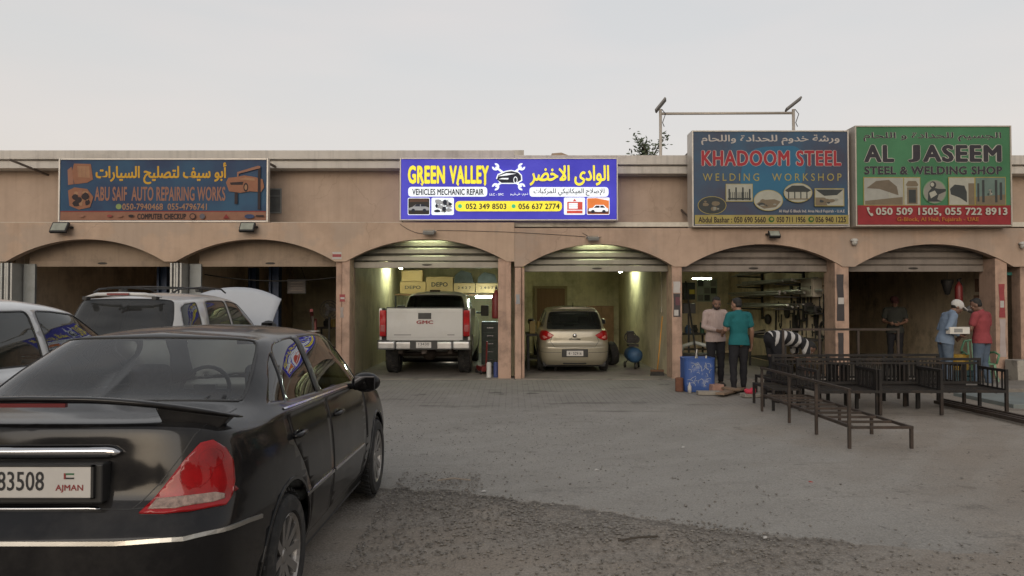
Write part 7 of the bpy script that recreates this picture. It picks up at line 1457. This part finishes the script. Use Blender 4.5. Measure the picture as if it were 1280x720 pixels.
def person(label, loc, rz, J, shirt, trousers, skin=SKIN, sleeve='short', beard=False, hair=True, cap=None, curl=.9, shoe=SHOE, grip=None, scale=1.0):
    t = thing('person', label, 'person', loc, rz, ); t.scale = (scale,) * 3
    V_ = lambda k: Vector(J[k]); L_ = lambda a, b, q: V_(a).lerp(V_(b), q)
    pel, wst, chs, nk, hd = V_('pelvis'), V_('waist'), V_('chest'), V_('neck'), V_('head'); face = Vector(J.get('face', (0, 1, 0))).normalized(); up = (hd - nk).normalized()
    side = (V_('shR') - V_('shL')).normalized(); fx = face; sx = fx.cross(up).normalized(); uz = sx.cross(fx)
    hm = Matrix((sx, fx, uz)).transposed()
    def hp(x, y, z): return hd + hm @ Vector((x, y, z))
    def torso(m, g, low=True):
        limb(m, [(pel - (wst - pel) * (.35 if g < .01 else 1.3), (.165 if g < .01 else .196) + g, .12 + g + (0 if g < .01 else .028), side), (pel, (.17 if g < .01 else .186) + g, (.122 if g < .01 else .138) + g), (wst, .148 + g, .108 + g), (wst.lerp(chs, .5), .165 + g, .118 + g), (chs, .178 + g, .118 + g), (chs.lerp(nk, .55), .150 + g, .095 + g)], 20)
        limb(m, [(V_('shL'), .062 + g, .062 + g), (chs.lerp(nk, .55), .085 + g, .085 + g), (V_('shR'), .062 + g, .062 + g)])
    def arm(m, s, g, q1=1.0):
        sh, el, wr = V_('sh' + s), V_('el' + s), V_('wr' + s)
        pts = [(sh, .060 + g, .060 + g), (sh.lerp(el, .45), .050 + g, .050 + g)]
        if q1 <= .7: pts = [(sh, .062 + g, .062 + g), (sh.lerp(el, q1), .058 + g, .058 + g)]
        else:
            pts += [(el, .041 + g, .041 + g), (el.lerp(wr, .3), .043 + g, .043 + g), (el.lerp(wr, min(q1 - .02, 1)), .028 + g, .026 + g)]
        limb(m, pts)
    def legs(m, g, bottom):
        for s in 'LR':
            hp_, kn, an = V_('hip' + s), V_('kn' + s), V_('an' + s)
            limb(m, [(hp_, .092 + g, .098 + g), (hp_.lerp(kn, .45), .080 + g, .085 + g), (kn, .056 + g, .060 + g), (kn.lerp(an, .3), .056 + g, .060 + g), (kn.lerp(an, bottom), .038 + g, .040 + g)])
    # ---- the body in one surface
    b = MB(); torso(b, -.004); legs(b, -.004, 1.0)
    for s in 'LR': arm(b, s, 0)
    limb(b, [(chs.lerp(nk, .7), .062, .06), (nk, .056, .056), (hd - up * .07 + fx * -.01, .056, .056)])
    b.ball(hp(0, -.012, .03), (.076, .094, .098), 20, 14, hm); b.ball(hp(0, .022, -.045), (.056, .070, .072), 16, 10, hm); b.ball(hp(0, .052, -.088), (.030, .030, .026), 12, 8, hm)
    limb(b, [(hp(0, .085, .015), .009), (hp(0, .104, -.022), .015, .013)])
    for sg in (-1, 1): b.ball(hp(sg * .079, -.008, -.01), (.010, .024, .033), 10, 8, hm); b.ball(hp(sg * .032, .078, .022), (.024, .014, .009), 8, 6, hm); b.ball(hp(sg * .045, .060, -.025), (.022, .022, .020), 8, 6, hm)
    for s in 'LR':
        wr, el = V_('wr' + s), V_('el' + s); d = (wr - el).normalized(); d = (d + Vector(J.get('hand' + s, (0, 0, 0)))).normalized(); pn = Vector(J.get('palm' + s, (-1 if s == 'R' else 1, 0, 0))); pn = (pn - d * pn.dot(d)).normalized(); ac = d.cross(pn).normalized()
        limb(b, [(wr - d * .01, .026, .020, ac), (wr + d * .05, .042, .017), (wr + d * .095, .041, .015)])
        cr = J.get('curl' + s, curl)
        for k, (off, ln) in enumerate(((-.033, .070), (-.011, .080), (.011, .075), (.032, .060))):
            p = wr + d * .092 + ac * off; q1 = d * math.cos(cr * .5) + pn * math.sin(cr * .5); q2 = d * math.cos(cr * 1.3) + pn * math.sin(cr * 1.3); q3 = d * math.cos(cr * 1.9) + pn * math.sin(cr * 1.9)
            limb(b, [(p, .0095), (p + q1 * ln * .45, .009), (p + q1 * ln * .45 + q2 * ln * .32, .0085), (p + q1 * ln * .45 + q2 * ln * .32 + q3 * ln * .25, .0075)], 8)
        p = wr + d * .025 - ac * .03; td = (d * .75 - ac * .55 + pn * .45).normalized(); limb(b, [(p, .014), (p + td * .04, .011), (p + td * .04 + (td + pn * .5).normalized() * .03, .009)], 8)
    for s in 'LR': an = V_('an' + s); to = Vector(J.get('toe' + s, (0, 1, 0))).normalized(); limb(b, [(an - to * .03 + Vector((0, 0, -.045)), .036, .036), (an + to * .13 + Vector((0, 0, -.06)), .036, .022)])
    knit(b, 'body', skin, t, .0085, 3)
    # ---- face details
    for sg in (-1, 1):
        e_ = MB(); e_.ball(hp(sg * .031, .072, .008), (.013, .009, .007), 10, 6, hm); o = e_.build('eye', EYEW, t, smooth=True)
        e_ = MB(); e_.ball(hp(sg * .031, .080, .008), (.006, .004, .006), 8, 6, hm); e_.build('iris', HAIR, o, smooth=True)
        e_ = MB(); limb(e_, [(hp(sg * .014, .088, .028), .004), (hp(sg * .033, .088, .034), .0055, .004), (hp(sg * .052, .076, .028), .003)], 6); e_.build('eyebrow', HAIR, t)
    e_ = MB(); limb(e_, [(hp(-.022, .084, -.058), .005), (hp(0, .092, -.057), .008, .006), (hp(.022, .084, -.058), .005)], 8); e_.build('mouth', LIPS, t)
    if hair:
        h = MB(); h.ball(hp(0, -.032, .05), (.080, .088, .086), 18, 12, hm); h.ball(hp(0, -.05, -.005), (.074, .062, .06), 14, 8, hm); h.ball(hp(0, .025, .102), (.056, .045, .026), 12, 8, hm); knit(h, 'hair', HAIR, t, .009, 3)
    if beard:
        h = MB(); h.ball(hp(0, .034, -.066), (.054, .062, .048), 14, 8, hm); limb(h, [(hp(-.02, .092, -.045), .005), (hp(.02, .092, -.045), .005)], 6)
        for sg in (-1, 1): limb(h, [(hp(sg * .072, .01, -.01), .010), (hp(sg * .062, .03, -.06), .016), (hp(sg * .03, .06, -.085), .02)], 8)
        knit(h, 'beard', HAIR, t, .007, 2)
    # ---- clothes
    c = MB(); torso(c, .014)
    qs = {'short': .62, 'long': .96}[sleeve]
    for s in 'LR': arm(c, s, .014, qs)
    sh_ = knit(c, 'shirt', shirt, t, .011, 4)
    bm = bmesh.new(); bm.from_mesh(sh_.data); ax_ = (wst - pel).normalized()
    bmesh.ops.bisect_plane(bm, geom=bm.verts[:] + bm.edges[:] + bm.faces[:], plane_co=pel - ax_ * J.get('hem', .09), plane_no=(ax_ + side * .04).normalized(), clear_inner=True)
    for v in bm.verts:                                  # folds in the cloth
        q = v.co * 1.0; k_ = noise.noise(Vector((q.x * 9, q.y * 9, q.z * 5 + len(label)))) * .6 + noise.noise(Vector((q.x * 22 + q.z * 14, q.y * 20, q.z * 9))) * .4
        v.co += v.normal * (k_ * .011)
    bm.to_mesh(sh_.data); bm.free()
    so = sh_.modifiers.new('cloth', 'SOLIDIFY'); so.thickness = .004
    cm = MB(); cc = chs.lerp(nk, .82); lean = (nk - chs).normalized(); limb(cm, [(cc, .072, .070), (cc + lean * .035, .066, .064)], 14); cm.build('collar', shirt, sh_, smooth=True)
    c = MB(); limb(c, [(pel - (wst - pel) * .45, .174, .138, side), (pel + (wst - pel) * .40, .174, .132)] if J['waist'][2] < 1 else [(pel - (wst - pel) * .25, .162, .120, side), (pel + (wst - pel) * .25, .160, .118)], 18); legs(c, .012, .97); tr_ = knit(c, 'trousers', trousers, t, .012, 4)
    for v in tr_.data.vertices:
        q = v.co; v.co = q + v.normal * (noise.noise(Vector((q.x * 10, q.y * 10, q.z * 11))) * .010 * (1.3 if q.z < .35 else .8))
    for s in 'LR':
        an = V_('an' + s); to = Vector(J.get('toe' + s, (0, 1, 0))).normalized(); c = MB(); limb(c, [(an - to * .045 + Vector((0, 0, -.05)), .044, .042), (an + to * .06 + Vector((0, 0, -.055)), .046, .038), (an + to * .15 + Vector((0, 0, -.066)), .042, .026)]); c.build('shoe', shoe, t, smooth=True)
    if cap:
        c = MB(); c.ball(hp(0, -.022, .05), (.096, .116, .098), 18, 12, hm); c.prism([(-.075, 0), (.075, 0), (.06, .10), (0, .125), (-.06, .10)], -.006, .006, 'xy')
        k = len(c.v) - 10; c.v[k:] = [tuple(hp(a, b_ + .07, d_ + .058 - .25 * b_)) for a, b_, d_ in c.v[k:]]
        c.build('cap', cap, t, smooth=True)
    return t
STAND = dict(pelvis=(0, 0, .95), waist=(0, .005, 1.07), chest=(0, 0, 1.30), neck=(0, .01, 1.475), head=(0, .035, 1.60), shL=(-.185, 0, 1.40), shR=(.185, 0, 1.40), hipL=(-.09, 0, .90), hipR=(.09, 0, .90), knL=(-.10, .02, .49), knR=(.10, .02, .49), anL=(-.105, 0, .085), anR=(.105, 0, .085),
             elL=(-.24, -.02, 1.12), elR=(.24, -.02, 1.12), wrL=(-.25, .04, .87), wrR=(.25, .04, .87))
CLOTH = lambda n, c, **k: M(n, c, .9, var=.12, scale=5, bump=.25, bscale=9, spec=.15, **k)
JEAN = CLOTH('blue_jeans', (.085, .115, .16), dirt=(.16, .19, .22), damt=.6, dscale=3.5); DARKT = CLOTH('charcoal_trousers', (.022, .022, .025))
# man in a pale shirt, facing the yard, hands together, looking down
J = dict(STAND, head=(0, .06, 1.59), face=(.15, 1, -.38), elL=(-.25, .02, 1.14), wrL=(-.10, .20, 1.08), elR=(.25, .02, 1.14), wrR=(.08, .21, 1.08), palmL=(1, 0, .2), palmR=(-1, 0, .2))
person('bearded man in pale pink striped shirt and dark trousers, looking down at his hands', (4.05, 14.85, .0), R(188), J, M('pale_pink_shirt', (.34, .27, .25), .9, var=.16, scale=7, bump=.25, bscale=9, spec=.15, stretch=(9, 9, .6)), DARKT, SKIN2, 'long', True, scale=1.02)
# man in a teal polo with his back to the camera
J = dict(STAND, head=(-.02, .05, 1.595), face=(-.45, 1, -.2), elL=(-.26, .03, 1.13), wrL=(-.20, .24, 1.06), elR=(.25, -.02, 1.12), wrR=(.30, .08, .88), anL=(-.13, -.05, .085), anR=(.12, .06, .085), knL=(-.115, .0, .49), curlR=.7)
person('man in teal polo shirt and black trousers seen from behind', (4.17, 13.72, 0), R(12), J, CLOTH('teal_polo', (.018, .115, .125)), DARKT, SKIN, 'short')
# man bending over the frames
ax = Vector((0, .95, -.30)).normalized()
J = dict(pelvis=(0, 0, .92), waist=(0, .13, .955), chest=(0, .36, .90), neck=(0, .53, .82), head=(0, .64, .74), face=(0, .55, -1), shL=(-.18, .45, .86), shR=(.18, .45, .86), elL=(-.20, .50, .60), elR=(.20, .50, .60), wrL=(-.13, .60, .40), wrR=(.13, .60, .40), hipL=(-.09, -.02, .89), hipR=(.09, -.02, .89), knL=(-.11, .03, .48), knR=(.11, .08, .48), anL=(-.11, -.10, .085), anR=(.11, .02, .085), palmL=(1, 0, 0), palmR=(-1, 0, 0))
st = bpy.data.materials.new('black_white_stripes'); st.use_nodes = True; n = st.node_tree.nodes; l = st.node_tree.links; tcn = n.new('ShaderNodeTexCoord'); wv = n.new('ShaderNodeTexWave'); wv.bands_direction = 'Y'; wv.inputs['Scale'].default_value = 2.5; wv.inputs['Distortion'].default_value = 2.6; wv.inputs['Detail Scale'].default_value = 1.5
mpn = n.new('ShaderNodeMapping'); mpn.inputs['Rotation'].default_value = (R(18), 0, 0); l.new(tcn.outputs['Object'], mpn.inputs[0]); l.new(mpn.outputs[0], wv.inputs['Vector']); rp = n.new('ShaderNodeValToRGB'); rp.color_ramp.interpolation = 'CONSTANT'; rp.color_ramp.elements[0].color = (.012, .012, .014, 1); rp.color_ramp.elements[1].position = .55; rp.color_ramp.elements[1].color = (.42, .41, .40, 1); l.new(wv.outputs[0], rp.inputs[0]); l.new(rp.outputs[0], n['Principled BSDF'].inputs['Base Color']); n['Principled BSDF'].inputs['Roughness'].default_value = .9
person('man in black and white striped shirt bending over the steel frames', (4.78, 13.6, 0), R(-82), J, st, DARKT, SKIN2, 'short', scale=1.06)
# man with a white cap looking at a box
J = dict(STAND, waist=(0, .02, 1.07), chest=(0, .07, 1.30), neck=(0, .14, 1.46), head=(0, .225, 1.55), face=(.15, 1, -.62), shL=(-.185, .08, 1.385), shR=(.185, .08, 1.385), elL=(-.27, .0, 1.13), wrL=(-.02, .22, 1.06), elR=(.27, -.06, 1.14), wrR=(.24, .15, 1.03), palmL=(.3, .3, 1), palmR=(-.3, .3, 1), curlL=.5, curlR=.5)
p4 = person('man in pale blue shirt and white cap looking at a white carton', (8.36, 14.40, 0), R(-98), J, CLOTH('pale_blue_shirt', (.165, .215, .29)), JEAN, SKIN2, 'long', cap=CLOTH('white_cap_cloth', (.50, .49, .47)))
t = thing('white_carton', 'small white carton held by the man in the white cap', 'carton', (8.45, 14.14, 1.05), R(6)); m = MB(); m.box(-.20, .20, -.06, .06, 0, .13); b_ = m.build('carton', M('white_card', (.62, .60, .55), .7, var=.06), t, bevel=.004); m = MB(); m.box(-.12, .05, -.064, -.061, .03, .10); m.build('printed_label', M('dull_grey_print', (.25, .25, .24), .7), b_)
# man in a red shirt
J = dict(STAND, head=(-.04, .08, 1.59), face=(-.55, 1, -.45), elL=(-.25, .06, 1.13), wrL=(-.25, .25, .98), elR=(.25, .02, 1.12), wrR=(.22, .16, .92), anL=(-.12, .05, .085), anR=(.13, -.06, .085))
person('man in dull red polo shirt and blue jeans seen from behind', (9.0, 14.3, 0), R(28), J, CLOTH('dull_red_polo', (.25, .055, .062)), JEAN, SKIN2, 'short')
# man in the dark of the last bay
J = dict(STAND, face=(-.3, 1, -.3), elL=(-.25, .02, 1.13), wrL=(-.12, .22, 1.08), elR=(.25, .02, 1.13), wrR=(.12, .24, 1.10), palmL=(1, 0, .2), palmR=(-1, 0, .2))
person('man in grey shirt and dark cap standing in the dark of the far right bay', (9.55, 18.6, .02), R(150), J, CLOTH('grey_work_shirt', (.04, .042, .038)), DARKT, SKIN2, 'short', cap=CLOTH('dark_maroon_cap', (.06, .025, .025)), scale=1.03)
o = MB().lathe([(0, 0), (.16, 0), (.18, .3), (.16, .3), (.14, .03), (0, .03)], 18).build('bucket', M('yellow_bucket', (.35, .22, .03), .5, var=.15)); o.location = (8.83, 14.75, .32); tag(o, 'yellow bucket on a crate between the two men at right', 'bucket')
t = thing('crate', 'dark crate carrying the yellow bucket between the two men', 'crate', (8.83, 14.75, 0)); m = MB(); [m.box(-.2, .2, s * .2 - .012, s * .2 + .012, z, z + .08) for s in (-1, 1) for z in (.02, .12, .22)]; [m.box(s * .19 - .012, s * .19 + .012, -.187, .187, z, z + .08) for s in (-1, 1) for z in (.02, .12, .22)]; m.box(-.2, .2, -.21, .21, .30, .318); m.build('slats', M('teal_crate', (.03, .07, .08), .6), t)
m = MB(); [m.box(sx * .17 - .015, sx * .17 + .015, sy * .17 - .015, sy * .17 + .015, 0, .298) for sx in (-1, 1) for sy in (-1, 1)]; m.build('corner_posts', M('teal_crate', (.03, .07, .08)), t)
